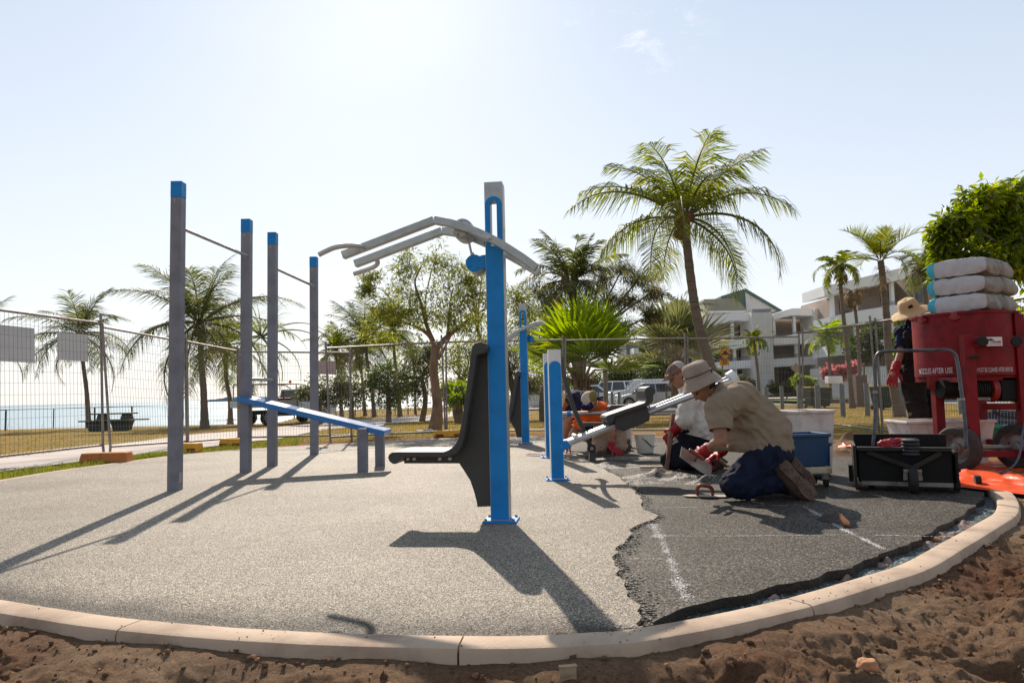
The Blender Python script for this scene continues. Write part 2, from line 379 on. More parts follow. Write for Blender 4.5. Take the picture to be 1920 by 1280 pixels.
# ---------------------------------------------------------------- pad: grey top coat, black base coat, trench, kerb
def wob(P, amp, k=5, seed=0):
    o = []
    for i in range(len(P) - 1):
        for j in range(k):
            p = P[i].lerp(P[i + 1], j / k); o.append(p + V3((noise.noise(p * 9 + V3((seed, 0, 0))), noise.noise(p * 9 + V3((0, seed + 5, 3))), 0)) * amp)
    return o + [P[-1]]
bnd_px = [(1206, 1174), (1196, 1140), (1172, 1100), (1160, 1075), (1153, 1054), (1150, 1030), (1176, 1012), (1186, 988), (1237, 966), (1205, 955), (1202, 932), (1190, 916), (1156, 893), (1134, 880), (1108, 866), (1078, 851), (1050, 840), (1046, 819)]
bnd = wob([Z(*p) for p in bnd_px], .035, 6, 2)
ki = outline[:6 * 16 + 1]                          # smoothed kerb line
i0 = min(range(len(ki)), key=lambda i: (ki[i] - bnd[0]).length)
bk = smooth_line(back, 4); i1 = min(range(len(bk)), key=lambda i: (bk[i] - bnd[-1]).length)
grey = ki[i0:] + smooth_line(left, 4) + bk[:i1] + bnd[::-1]
tp = [(1206, 1174), (1290, 1137), (1400, 1113), (1440, 1101), (1540, 1080), (1590, 1062), (1640, 1042), (1690, 1027), (1740, 1000), (1790, 971), (1837, 943), (1846, 922), (1841, 912)]
tr = wob([Z(p[0], p[1], -.015) for p in tp], .035, 5, 7)
cen0 = V3((-1.2, 6.2, 0))
def sheet(P, z0, z1):
    m = M(); n = len(P); m.add([(p.x, p.y, z1) for p in P] + [(p.x, p.y, z0) for p in P], [tuple(range(n))] + [(i, i + n, (i + 1) % n + n, (i + 1) % n) for i in range(n)]); m.mi[1:] = [1] * n; return m
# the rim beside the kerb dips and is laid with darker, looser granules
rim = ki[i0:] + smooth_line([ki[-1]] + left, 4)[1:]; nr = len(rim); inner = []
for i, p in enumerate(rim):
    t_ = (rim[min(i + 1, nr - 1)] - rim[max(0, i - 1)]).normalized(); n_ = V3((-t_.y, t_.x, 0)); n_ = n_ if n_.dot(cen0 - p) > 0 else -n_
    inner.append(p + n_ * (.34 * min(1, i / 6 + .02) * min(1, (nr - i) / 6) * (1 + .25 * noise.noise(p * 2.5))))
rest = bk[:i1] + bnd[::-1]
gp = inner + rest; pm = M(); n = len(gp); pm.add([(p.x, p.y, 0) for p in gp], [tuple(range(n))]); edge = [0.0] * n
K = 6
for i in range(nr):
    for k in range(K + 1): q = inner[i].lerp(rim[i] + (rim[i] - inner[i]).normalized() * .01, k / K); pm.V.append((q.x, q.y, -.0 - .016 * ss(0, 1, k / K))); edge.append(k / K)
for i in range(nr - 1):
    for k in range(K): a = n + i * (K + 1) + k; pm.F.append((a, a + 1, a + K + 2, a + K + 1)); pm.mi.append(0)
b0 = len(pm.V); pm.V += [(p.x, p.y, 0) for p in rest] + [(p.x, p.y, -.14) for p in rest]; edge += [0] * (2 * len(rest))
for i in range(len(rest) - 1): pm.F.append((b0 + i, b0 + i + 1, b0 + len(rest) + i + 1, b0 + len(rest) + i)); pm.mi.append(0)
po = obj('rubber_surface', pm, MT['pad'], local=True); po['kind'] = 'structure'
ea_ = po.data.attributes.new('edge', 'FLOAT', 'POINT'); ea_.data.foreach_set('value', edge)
bl = bnd + bk[i1:] + right + tr[::-1]
bl = [bl[0]] + [p for q, p in zip(bl, bl[1:]) if (p - q).length > 1e-3]
# push the shared edge a little under the grey coat
cen = V3((-1.5, 6.5, 0))
for i in range(len(bnd)): bl[i] = bl[i] + (cen - bl[i]).normalized() * .03
obj('rubber_base_layer', sheet([V3((p.x, p.y, 0)) for p in bl], -.14, -.015), [MT['base'], MT['baseedge']], local=True)['kind'] = 'structure'
tb = M(); q = ki[:i0 + 8]; w = [p + (p - V3((0, 6, 0))).normalized() * .05 for p in q]; inn = [p + (V3((0, 6, 0)) - p).normalized() * .75 for p in q]
for a, b in zip(w, inn):
    for k in range(9):
        p = a.lerp(b, k / 8); tb.V.append((p.x, p.y, -.055 + .016 * noise.noise(p * 5) + .008 * noise.noise(p * 24)))
for i in range(len(q) - 1):
    for k in range(8): a = i * 9 + k; tb.F.append((a, a + 1, a + 10, a + 9)); tb.mi.append(0)
obj('trench_gravel', tb, MT['teal'], smooth=180, local=True)['kind'] = 'structure'
# torn membrane of mortar lying in the trench
mo = M()
for px, py, rx_, ry_, sd in ((1806, 984, .2, .06, 1), (1772, 1003, .16, .05, 2), (1738, 1022, .12, .045, 3), (1660, 1055, .09, .03, 4), (1585, 1082, .06, .02, 5), (1450, 1122, .08, .02, 6)):
    p = Z(px, py, -.055); d = (Z(px - 40, py + 22, -.055) - p).normalized(); e = V3((-d.y, d.x, 0)); b0 = len(mo.V); n1, n2 = 40, 10
    for j in range(n2 + 1):
        for i in range(n1):
            an = 2 * PI * i / n1; r_ = j / n2 * (1 + .45 * noise.noise(V3((math.cos(an) * 2, math.sin(an) * 2, sd)))); q = p + d * math.cos(an) * r_ * rx_ + e * math.sin(an) * r_ * ry_
            mo.V.append((q.x, q.y, -.062 + .026 * (1 - j / n2) ** .5 * (.8 + 1.1 * noise.noise(V3((q.x * 22, q.y * 22, sd))))))
    for j in range(n2):
        for i in range(n1): mo.F.append((b0 + j * n1 + i, b0 + j * n1 + (i + 1) % n1, b0 + (j + 1) * n1 + (i + 1) % n1, b0 + (j + 1) * n1 + i)); mo.mi.append(0)
obj('mortar_residue', mo, mat('pinkish_mortar', (.25, .185, .165), .9, 0, .3, 12, .006, 60), smooth=180)['kind'] = 'stuff'
# kerb: a swept rounded section, cut by open joints
def sweep_kerb(line, wid, out, top=.006, bot=-.15, joints=1.22, gap=.005):
    m = M(); sec = [(0, bot), (0, top - .012), (.006, top - .003), (.016, top), (wid - .022, top), (wid - .008, top - .005), (wid, top - .02), (wid + .004, bot)]
    acc = 0; runs = [[]]
    for i, p in enumerate(line):
        if i: acc += (p - line[i - 1]).length
        runs[-1].append(p)
        if acc > joints and i < len(line) - 1:
            t = (line[i + 1] - p).normalized(); runs.append([p + t * gap]); acc = 0
    for run in runs:
        if len(run) < 2: continue
        n = len(sec); vs = []
        for i, p in enumerate(run):
            t = (run[min(i + 1, len(run) - 1)] - run[max(0, i - 1)]); nn = V3((-t.y, t.x, 0)).normalized() * out
            for a, z in sec: vs.append(p + nn * a + V3((0, 0, z + .0015 * noise.noise(p * 6))))
        fs = [(i * n + k, i * n + k + 1, (i + 1) * n + k + 1, (i + 1) * n + k) for i in range(len(run) - 1) for k in range(n - 1)]
        fs += [tuple(range(n)), tuple(range((len(run) - 1) * n, len(run) * n))]
        m.add(vs, fs)
    return m
kl = [p for i, p in enumerate(ki + smooth_line(left, 4)) if i % 1 == 0]
cc = V3((0, 6, 0)); t = kl[10] - kl[9]; sgn = 1 if V3((-t.y, t.x, 0)).dot(kl[9] - cc) > 0 else -1
kerbm = sweep_kerb(kl, .125, sgn)
bs = [bk[0]] + bk[1:]
kerbm2 = sweep_kerb(bs, .1, sgn, top=.004)
kerbm.add(kerbm2.V, kerbm2.F)
obj('kerb', kerbm, MT['kerb'], smooth=40, local=True)['kind'] = 'structure'

# ---------------------------------------------------------------- dug soil in front of the kerb (fine height field)
step = .0125; X0, X1, Y0, Y1 = -3.6, 7.4, 1.2, 6.0
nx = int((X1 - X0) / step); ny = int((Y1 - Y0) / step)
fx = np.linspace(X0, X1, nx); fy = np.linspace(Y0, Y1, ny)
ol = np.array([(p.x, p.y) for p in outline])
seg = ol[::2]
def vnoise(xx, yy, s, seed):
    """value noise on arrays"""
    r = np.random.RandomState(seed); T = r.rand(256, 256); x = xx * s; y = yy * s
    xi = np.floor(x).astype(int); yi = np.floor(y).astype(int); fx_ = x - xi; fy_ = y - yi; fx_ = fx_ * fx_ * (3 - 2 * fx_); fy_ = fy_ * fy_ * (3 - 2 * fy_)
    g_ = lambda a, b: T[a % 256, b % 256]
    return (g_(xi, yi) * (1 - fx_) + g_(xi + 1, yi) * fx_) * (1 - fy_) + (g_(xi, yi + 1) * (1 - fx_) + g_(xi + 1, yi + 1) * fx_) * fy_ - .5
XX, YY = np.meshgrid(fx, fy)
dist = np.full(XX.shape, 9.0)
for px_, py_ in seg: dist = np.minimum(dist, np.hypot(XX - px_, YY - py_))
ins = np.zeros(XX.shape, bool); n = len(ol); j = n - 1
for i in range(n):
    c = ((ol[i, 1] > YY) != (ol[j, 1] > YY)) & (XX < (ol[j, 0] - ol[i, 0]) * (YY - ol[i, 1]) / (ol[j, 1] - ol[i, 1] + 1e-12) + ol[i, 0]); ins ^= c; j = i
H = -.08 + .06 * vnoise(XX, YY, 1.7, 1) + .07 * vnoise(XX, YY, 4.3, 2) + .045 * vnoise(XX + .4 * YY, YY * 1.5, 8, 3) + .022 * vnoise(XX, YY, 17, 4) + .022 * vnoise(XX + .3 * YY, YY * 1.3, 34, 5) + .012 * vnoise(XX, YY, 70, 6)
for q_, (sc_, am_) in enumerate(((6.5, .036), (13, .022))): rg = np.abs(vnoise(XX + .2 * vnoise(XX, YY, 3, 30 + q_), YY * 1.7, sc_, 20 + q_)); H += am_ * (np.clip(.12 - rg, 0, 1) * 5 - .2) * np.clip(vnoise(XX, YY, 1.3, 40 + q_) * 2 + .6, 0, 1)
ridg = np.abs(vnoise(XX * 1.1, YY * 1.9, 5, 8)); H += .05 * np.clip(.09 - ridg, 0, 1) * 4 * np.clip(XX * .4 + .2, 0, 1)
for cx, cy, rr, dd in ((1.52, 2.32, .17, -.075), (1.05, 2.62, .2, .03), (2.3, 2.75, .2, -.04), (.6, 2.15, .16, -.035), (2.05, 2.3, .15, .035), (-.9, 2.2, .2, -.03), (-1.7, 2.3, .16, .03), (1.9, 2.55, .12, -.04), (3.2, 3.3, .3, -.05), (3.0, 2.9, .2, .04)):
    q_ = ((XX - cx) / 1.2) ** 2 + (YY - cy) ** 2; H += dd * np.exp(-q_ / rr ** 2 * 2)
H = np.where(dist < .35, H - .0 + (-.026 - H) * np.clip((.36 - dist) / .2, 0, 1) * .8, H)
H = np.minimum(H, np.where(dist < .6, -.018, .03))
H = np.where(ins | (dist < .06), -.2, H)
me = bpy.data.meshes.new('soil'); vv = np.stack([XX, YY, H], -1).reshape(-1, 3)
I = np.arange(nx * ny).reshape(ny, nx); fc = np.stack([I[:-1, :-1], I[:-1, 1:], I[1:, 1:], I[1:, :-1]], -1).reshape(-1, 4)
keep = (H.reshape(-1)[fc] > -.19).any(1); fc = fc[keep]
me.vertices.add(len(vv)); me.vertices.foreach_set('co', vv.ravel()); me.loops.add(len(fc) * 4); me.loops.foreach_set('vertex_index', fc.ravel())
me.polygons.add(len(fc)); me.polygons.foreach_set('loop_start', np.arange(len(fc)) * 4); me.update(calc_edges=True); me.shade_smooth()
obj('soil', me, MT['dirt'], local=True)['kind'] = 'structure'
def soilh(x, y):
    i = int(round((x - X0) / step)); j = int(round((y - Y0) / step))
    return float(H[min(max(j, 0), ny - 1), min(max(i, 0), nx - 1)])
def raw_noise_ball(m, c, r, seed, n=10, mm=7, amp=.3, mi=0, fl=.75):
    a = len(m.V); m.ell((0, 0, 0), 1, n=n, m=mm, mi=mi)
    for i in range(a, len(m.V)):
        p = V3(m.V[i]); k = 1 + amp * noise.noise(p * 1.6 + V3((seed, seed * .7, 0))); p = p * k
        m.V[i] = (c[0] + p.x * r[0], c[1] + p.y * r[1], c[2] + p.z * r[2] * fl)
# grit and crumbs of the same soil
gr = M(); k_ = 0
while k_ < 7000:
    x = random.uniform(-2.4, 4.6); y = random.uniform(1.65, 4.6); hh = soilh(x, y); k_ += 1
    if hh < -.15: continue
    r = random.choice([.0025, .003, .004, .005, .007, .011]) * random.uniform(.7, 1.4); raw_noise_ball(gr, (x, y, hh + r * .2), (r, r * random.uniform(.6, 1.3), r), k_, 5, 4, .9)
for p in outline[::1]:        # clods spilled on the kerb
    if p.y < 4.6:
        for _ in range(3 if noise.noise(p * 1.9) > .18 else (1 if random.random() < .25 else 0)):
            r = random.uniform(.001, .0035); q = p + (p - V3((0, 6, 0))).normalized() * random.uniform(.01, .12) + V3((random.gauss(0, .03), 0, 0)); raw_noise_ball(gr, (q.x, q.y, .006 + r * .3), (r, r, r), q.x * 9, 5, 4, .8)
obj('soil_grit', gr, MT['dirt'], local=True)['kind'] = 'stuff'
# clods: nobody could count them
cl = M()
for i in range(1500):
    x = random.uniform(-2.3, 4.2); y = random.uniform(1.7, 4.0); hh = soilh(x, y)
    if hh < -.15: continue
    if x > .2 and random.random() < .45: continue
    r = random.choice([.003, .003, .004, .004, .006, .009]) * random.uniform(.7, 1.5)
    raw_noise_ball(cl, (x, y, hh + r * .3), (r, r * random.uniform(.7, 1.2), r), i, 7, 5, .5)
obj('soil_crumbs', cl, mat('red_clod', (.26, .13, .07), .95, 0, .35, 30, .003, 90), smooth=180, local=True)['kind'] = 'stuff'
MT['stone'] = mat('orange_stone', (.5, .24, .12), .85, 0, .2, 20, .004, 60)
for px, py, w_, lab in ((1628, 1250, .036, 'fist sized orange stone lying on the churned soil at lower right'), (476, 1231, .011, 'small pale stone in the soil below the kerb, left of the others'), (612, 1237, .014, 'rust brown stone tucked under the kerb face'),
                        (1757, 1012, .022, 'smooth orange stone lying in the trench beside the kerb')):
    p = Z(px, py, -.06); z0 = soilh(p.x, p.y) if py > 1100 else -.055
    p = Z(px, py, z0 + w_ * .3); m = M(); raw_noise_ball(m, (p.x, p.y, z0 + w_ * .45), (w_, w_ * .7, w_ * .75), px, 16, 11, .35)
    tag(obj('stone', m, MT['stone'], smooth=180), lab, 'stone')
p = Z(1065, 1262, -.04); m = M(); m.box((p.x, p.y, -.05), (.05, .014, .06), Matrix.Rotation(.2, 3, 'Z')); m.box((p.x, p.y, -.018), (.056, .018, .006), Matrix.Rotation(.2, 3, 'Z'))
tag(obj('survey_peg', m, MT['wood'], bevel=.002), 'short wooden peg driven into the soil below the kerb', 'peg')

# ---------------------------------------------------------------- paths and road
def ribbon(name, near, far, m_, dz=.004, k=8):
    a = smooth_line([G(*p) for p in near], k); b = smooth_line([G(*p) for p in far], k); m = M()
    for p, q in zip(a, b):
        for u in range(5):
            w_ = p.lerp(q, u / 4); m.V.append((w_.x, w_.y, max(min(terr(w_.x, w_.y), 0), -.6) + dz + .012))
    for i in range(len(a) - 1):
        for u in range(4): c = i * 5 + u; m.F.append((c, c + 1, c + 6, c + 5)); m.mi.append(0)
    o = obj(name, m, m_, smooth=180, local=True); o['kind'] = 'structure'; return o
ribbon('concrete_path', [(-300, 935), (-90, 899), (0, 886), (240, 856), (340, 845), (470, 829), (560, 816), (660, 800), (740, 794), (820, 786), (872, 776)],
       [(-300, 905), (-90, 870), (0, 858), (230, 832), (300, 823), (400, 812), (470, 806), (600, 793), (700, 786), (800, 778), (868, 766)], MT['path'])
ribbon('road', [(960, 770), (1300, 763), (1640, 757), (2100, 760)], [(960, 750), (1300, 742), (1640, 734), (2100, 735)], MT['road'], .006)
ribbon('footpath', [(1380, 752.5), (1560, 752), (1700, 752), (2100, 753)], [(1380, 741), (1560, 737), (1700, 735), (2100, 733)], MT['path'], .04)
# chalk marks: thin dusty ribbons on the base coat
def chalk(pts, w0, seed, zz=-.0105):
    P = smooth_line([Z(x, y, zz) for x, y in pts], 14); m = M()
    for i in range(len(P) - 1):
        p = P[i]
        wv = w0 * (.55 + 1.3 * max(0, noise.noise(p * 14 + V3((seed, 0, 0))) + .25)); t_ = (P[i + 1] - p).normalized(); n_ = V3((-t_.y, t_.x, 0))
        if noise.noise(p * 21 + V3((0, seed, 0))) < -.25: continue
        q = P[i + 1]; m.add([p - n_ * wv, p + n_ * wv, q + n_ * wv * .8, q - n_ * wv * .8], [(0, 1, 2, 3)])
    return m
ch = M()
for pts, w0, den in (([(1221, 981), (1238, 1008), (1258, 1050), (1270, 1085), (1289, 1126)], .011, 900), ([(1222, 981), (1240, 1008)], .02, 500), ([(1272, 1095), (1290, 1128)], .022, 500), ([(1505, 948), (1545, 970), (1582, 992), (1660, 1030)], .008, 1100), ([(1240, 1004), (1400, 1004), (1600, 1002), (1790, 1006)], .0016, 420),
                ([(1200, 953), (1300, 950), (1500, 946)], .0016, 420), ([(1165, 1047), (1245, 1047)], .002, 300), ([(1405, 939), (1432, 944)], .007, 900), ([(1540, 892), (1640, 888)], .003, 300)):
    P_ = smooth_line([Z(x, y, -.0125) for x, y in pts], 14)
    for i in range(len(P_) - 1):
        ln = (P_[i + 1] - P_[i]).length; t_ = (P_[i + 1] - P_[i]).normalized(); n_ = V3((-t_.y, t_.x, 0)); k_ = 1 + 1.6 * noise.noise(P_[i] * 8)
        for _ in range(int(ln * den * max(.15, k_))):
            c = P_[i].lerp(P_[i + 1], random.random()) + n_ * random.gauss(0, w0 * (.6 + .5 * k_)); r_ = random.uniform(.0015, .005); a_ = random.random() * 3
            u_ = V3((math.cos(a_), math.sin(a_), 0)) * r_; v_ = V3((-math.sin(a_), math.cos(a_), 0)) * r_ * .7; zz_ = V3((0, 0, random.uniform(0, .0008)))
            ch.add([c - u_ + zz_, c - v_ + zz_, c + u_ + zz_, c + v_ + zz_], [(0, 1, 2, 3)])
tag(obj('chalk_marks', ch, MT['chalk'], local=True), kind='stuff')
# loose granules heaped along the working edge
gm = M(); 
for cx, cy, rx, ry, hh, sd in ((1150, 874, .45, .2, .035, 1), (1235, 893, .42, .16, .06, 2), (1290, 898, .3, .12, .06, 3), (1330, 905, .24, .1, .05, 4), (1195, 905, .24, .12, .03, 5), (1110, 852, .3, .2, .02, 7), (1165, 858, .4, .2, .02, 8)):
    p = Z(cx, cy, -.012); a = len(gm.V); n1, n2 = 40, 12
    for j in range(n2 + 1):
        for i in range(n1):
            an = 2 * PI * i / n1; r = j / n2; x = p.x + math.cos(an) * r * rx * (1 + .3 * noise.noise(V3((math.cos(an) * 1.4, math.sin(an) * 1.4, sd)))); y = p.y + math.sin(an) * r * ry
            z = -.014 + hh * (math.cos(r * PI) * .5 + .5) * (1 + 1.0 * noise.noise(V3((x * 11, y * 11, sd)))) - .003 * (r > .99)
            gm.V.append((x, y, max(z, -.017)))
    for j in range(n2):
        for i in range(n1): gm.F.append((a + j * n1 + i, a + j * n1 + (i + 1) % n1, a + (j + 1) * n1 + (i + 1) % n1, a + (j + 1) * n1 + i)); gm.mi.append(0)
for p in bnd:     # ragged lip of loose granules along the joint
    for k in range(14):
        q = p + V3((random.gauss(0, .035), random.gauss(0, .035), 0)); r = random.uniform(.0025, .006); gm.box((q.x, q.y, r * .5 - .006), (r * 2, r * 1.5, r), Matrix.Rotation(random.random() * 3, 3, 'Z'))
MT['gran'] = m_rubber('loose_rubber_granules', [(0, (.03, .027, .023)), (.4, (.1, .09, .075)), (.8, (.22, .2, .17)), (.97, (.45, .4, .34))], .6, 130, .01, .35, big=5)
tag(obj('loose_granules', gm, MT['gran'], smooth=50, local=True), kind='stuff')
# spoil heaps
sp = M()
for cx, cy, rx, ry, hh, sd in ((1600, 836, .55, .35, .2, 1), (1655, 832, .6, .4, .17, 2), (1585, 850, .4, .25, .14, 3), (1700, 838, .5, .3, .12, 4)):
    p = Z(cx, cy, 0); a = len(sp.V)
    for j in range(17):
        for i in range(48):
            an = 2 * PI * i / 48; r = j / 16; x = p.x + math.cos(an) * r * rx; y = p.y + math.sin(an) * r * ry
            sp.V.append((x, y, -.03 + hh * (1 - r) ** 1.1 * (1 + .7 * noise.noise(V3((x * 6, y * 6, sd)))) + .02 * noise.noise(V3((x * 20, y * 20, sd)))))
    for j in range(16):
        for i in range(48): sp.F.append((a + j * 48 + i, a + j * 48 + (i + 1) % 48, a + (j + 1) * 48 + (i + 1) % 48, a + (j + 1) * 48 + i)); sp.mi.append(0)
obj('soil_heap', sp, MT['dirt'], smooth=180, local=True)['kind'] = 'stuff'
# grass blades: near verge, lawn behind the fences, tall dry grass at the cliff
def blades(pts, hmin, hmax, wd):
    m = M()
    for (x, y, z) in pts:
        a = random.uniform(0, 2 * PI); h = random.uniform(hmin, hmax); dx, dy = math.cos(a) * wd, math.sin(a) * wd; lx, ly = random.gauss(0, .35) * h, random.gauss(0, .35) * h
        m.add([(x - dx, y - dy, z), (x + dx, y + dy, z), (x + dx * .6 + lx * .4, y + dy * .6 + ly * .4, z + h * .6), (x - dx * .6 + lx * .4, y - dy * .6 + ly * .4, z + h * .6), (x + lx, y + ly, z + h)], [(0, 1, 2, 3), (3, 2, 4)])
    return m
def band(near, far, n, dz=0.0):
    a = smooth_line([G(*p) for p in near], 8); b = smooth_line([G(*p) for p in far], 8); o = []
    for _ in range(n):
        i = random.randrange(len(a) - 1); t = random.random(); p = a[i].lerp(a[i + 1], t).lerp(b[i].lerp(b[i + 1], t), random.random()); o.append((p.x, p.y, min(0, terr(p.x, p.y)) + dz))
    return o
MT['grassd'] = leafmat('dry_grass_blades', (.16, .15, .03), (.42, .3, .1), .35, .7, (.5, .38, .18))
MT['grassg'] = leafmat('green_grass_blades', (.1, .15, .02), (.26, .27, .05), .35, .7, (.45, .36, .14))
v1 = band([(-60, 909), (0, 899), (240, 863), (340, 851), (480, 839), (560, 833)], [(-60, 895), (0, 886), (240, 857), (340, 846), (480, 831), (560, 818)], 9000, -.01)
v1 += [p for p in band([(560, 832), (700, 827), (830, 819)], [(560, 818), (700, 812), (830, 808)], 1500) ]
v1 = [p for p in v1 if not inside(p[0], p[1], outline)]
obj('grass', blades(v1, .02, .08, .004), MT['grassg'], local=True)['kind'] = 'stuff'
v2 = band([(-60, 868), (230, 831), (470, 804), (860, 770)], [(-60, 815), (230, 800), (470, 782), (860, 760)], 9000) + band([(560, 822), (830, 806), (1060, 806), (1500, 806), (1900, 825)], [(620, 800), (830, 788), (1060, 775), (1500, 764), (1900, 762)], 15000)
obj('lawn_grass', blades(v2, .015, .05, .01), MT['grassd'], local=True)['kind'] = 'stuff'
v3 = band([(-60, 812), (160, 800), (480, 788), (900, 765)], [(-60, 804), (160, 795), (480, 780), (900, 758)], 9000)
obj('cliff_grass', blades(v3, .2, .75, .012), MT['grassd'], local=True)['kind'] = 'stuff'
# ---------------------------------------------------------------- exercise machines
class Fr:
    """a thing's own frame: p(px,py,y) is the local point where that pixel's ray meets the local plane y"""
    def __init__(s, o, rz):
        s.o = V3(o); s.R = Matrix.Rotation(rz, 3, 'Z'); s.Ri = s.R.transposed(); s.c = s.Ri @ (CP - s.o)
    def p(s, px, py, y):
        d = s.Ri @ ray(px, py); return s.c + d * ((y - s.c.y) / d.y)
    def xz(s, P, y): return [(q.x, q.z) for q in (s.p(a, b, y) for a, b in P)]
def slot_plate(m, w, z0, zt, sw, sz0, szt, y0, y1):
    """front plate with a round top and an optional slot"""
    no = 14; zc = zt - w
    outer = [(-w, sz0)] + [(-w * math.cos(PI * i / no), zc + w * math.sin(PI * i / no)) for i in range(no + 1)] + [(w, sz0)]
    zi = szt - sw
    inner = [(-sw, sz0)] + [(-sw * math.cos(PI * i / no), zi + sw * math.sin(PI * i / no)) for i in range(no + 1)] + [(sw, sz0)]
    for k in range(len(outer) - 1):
        q = [outer[k], outer[k + 1], inner[k + 1], inner[k]]
        m.add([(a, y0, b) for a, b in q] + [(a, y1, b) for a, b in q], [(0, 1, 2, 3), (7, 6, 5, 4), (0, 4, 5, 1), (2, 6, 7, 3)])
    m.bb((-w, y0, z0), (w, y1, sz0))
def station_post(root, H, w, slot, dpt, zt):
    """H height, w half width, slot (half width, z0, z1) or None, zt top of the blue arch"""
    m = M()
    if slot:
        sw, a, b = slot; sw += .006
        m.bb((-w, -dpt, .012), (w, dpt, a)); m.bb((-w, -dpt, a), (-sw, dpt, b + .01)); m.bb((sw, -dpt, a), (w, dpt, b + .01)); m.bb((-w, -dpt, b + .01), (w, dpt, H))
    else: m.bb((-w, -dpt, .012), (w, dpt, H))
    obj('post', m, MT['alu'] if slot else MT['whitep'], root, local=True)
    f = M(); e = .003
    if slot: slot_plate(f, w - e, .02, zt, slot[0], slot[1], slot[2], -dpt - .008, -dpt - .0005)
    else:
        P = [(-w + e, .02)] + [(-(w - e) * math.cos(PI * i / 14), zt - w + (w - e) * math.sin(PI * i / 14)) for i in range(15)] + [(w - e, .02)]
        f.prism(P, (0, -dpt - .008, 0), (1, 0, 0), (0, 0, 1), (0, .0075, 0))
    obj('face_plate', f, MT['blue'], root, local=True, bevel=.002)
    b = M(); b.box((0, 0, .006), (w * 3.7, w * 3.4, .012))
    bp = obj('base_plate', b, MT['blue'], root, local=True, bevel=.004)
    bo = M()
    for sx in (-1, 1):
        for sy in (-1, 1): bo.lathe([(.009, 0), (.009, .01), (.004, .014)], (sx * w * 1.5, sy * w * 1.3, .012), 8)
    objs('bolt', bo, MT['steel'], bp, local=True)

def arc_bar(m, pts, h, w):
    """square tube following points (Vectors in the local xz plane), w across y"""
    for i in range(len(pts) - 1):
        a, b = pts[i], pts[i + 1]; d = (b - a).normalized()
        m.bar(a - d * (.001 if i else 0), b + d * .001, w, h, up=(0, 0, 1))
def swept_bar(m, P, h, w):
    n = len(P); vs = []
    for i, p in enumerate(P):
        t = (P[min(i + 1, n - 1)] - P[max(0, i - 1)]).normalized(); u = V3((-t.z, 0, t.x)) * h / 2; k = V3((0, w / 2, 0))
        vs += [p + u - k, p + u + k, p - u + k, p - u - k]
    fs = [(i * 4 + a, i * 4 + (a + 1) % 4, i * 4 + 4 + (a + 1) % 4, i * 4 + 4 + a) for i in range(n - 1) for a in range(4)]
    m.add(vs, fs + [(0, 1, 2, 3), tuple(range(n * 4 - 4, n * 4))])
o = Z(940, 976); rz = R_(-7); fr = Fr(o, rz)
st = thing('lat_pull_machine', 'nearest tall blue post machine with black moulded seat and two silver arms', 'exercise machine', o, rz)
w = .058; ztop = fr.p(924, 341, -.058).z
station_post(st, ztop, w, (.021, fr.p(922, 462, -.06).z, fr.p(921, 377, -.06).z), .058, fr.p(921, 368, -.065).z)
tr_ = M(); tr_.bb((w + .0005, -.05, ztop - .3), (w + .002, .05, ztop - .02)); obj('side_plate', tr_, MT['whitep'], st, local=True)
arms = [('near', -.12, [(643, 479), (814.6, 413), (845, 419), (876.4, 428.5), (898, 437), (920, 447.3), (938, 457), (956.6, 468.6), (982, 485), (1006, 503)],
         [(680, 467, -.145), (678, 464, -.17), (672, 461.5, -.2), (660, 460.5, -.225), (645, 461, -.235), (628, 464, -.24), (612, 470.5, -.24), (598, 477.5, -.24)]),
        ('far', .12, [(666, 495), (829.5, 433), (848, 435.5), (865, 439), (887, 446), (908.5, 455), (928, 464), (947.5, 475), (980, 493), (1011, 512)],
         [(703, 484, .14), (707, 488, .17), (708, 493, .2), (705, 497.5, .225), (697, 502, .235), (681.7, 507.5, .24), (663.3, 513.5, .24)])]
for nm, y, P, Hn in arms:
    m = M(); pts = [fr.p(a, b, y) for a, b in P]; swept_bar(m, [pts[0], pts[1] - (pts[1] - pts[0]).normalized() * .002], .05, .05); swept_bar(m, pts[1:], .05, .05)
    ar = obj('arm', m, MT['alu'], st, local=True, bevel=.004)
    h = M(); h.tube(smooth_line([fr.p(*q) for q in Hn], 4), .0165, 12); obj('handle', h, MT['chrome'], ar, local=True, smooth=60)
    k = M(); pv = fr.p(*((918, 447) if y < 0 else (905, 456)), y)
    k.lathe([(.016, 0), (.016, .012), (.006, .018)], (pv.x, y - .025 if y < 0 else y + .025, pv.z), 14, ax=(0, -1 if y < 0 else 1, 0)); obj('pivot_bolt', k, MT['chrome'], ar, local=True, smooth=40)
c = fr.p(871, 434, 0); pu = M(); pu.lathe([(.05, -.094), (.066, -.08), (.069, -.05), (.069, .05), (.066, .08), (.05, .094)], (c.x, 0, c.z), 32, ax=(0, 1, 0))
pl = obj('pulley_housing', pu, MT['alu'], st, local=True, smooth=40)
kb = M()
for a in range(5): kb.lathe([(.006, 0), (.006, .006)], (c.x + .045 * math.cos(a * 1.26 + .4), -.096, c.z + .045 * math.sin(a * 1.26 + .4)), 8, ax=(0, -1, 0))
objs('bolt', kb, MT['steel'], pl, local=True)
ax_ = M(); ax_.tube([fr.p(918, 447, -.12), fr.p(909, 455, .12)], .012, 10); obj('axle', ax_, MT['steel'], st, local=True, smooth=40)
rd = M(); rd.tube([fr.p(877, 444, 0), fr.p(885, 480, 0)], .0075, 10); rd.tube([fr.p(885, 474, 0), fr.p(887, 484, 0)], .012, 10); obj('damper_rod', rd, MT['alu'], st, local=True, smooth=40)
lc = fr.p(889, 493, -.04); r = .056; x1 = -w
P = [(lc.x + r * math.cos(a), lc.z + r * math.sin(a)) for a in [PI * (.28 + 1.44 * i / 16) for i in range(17)]]
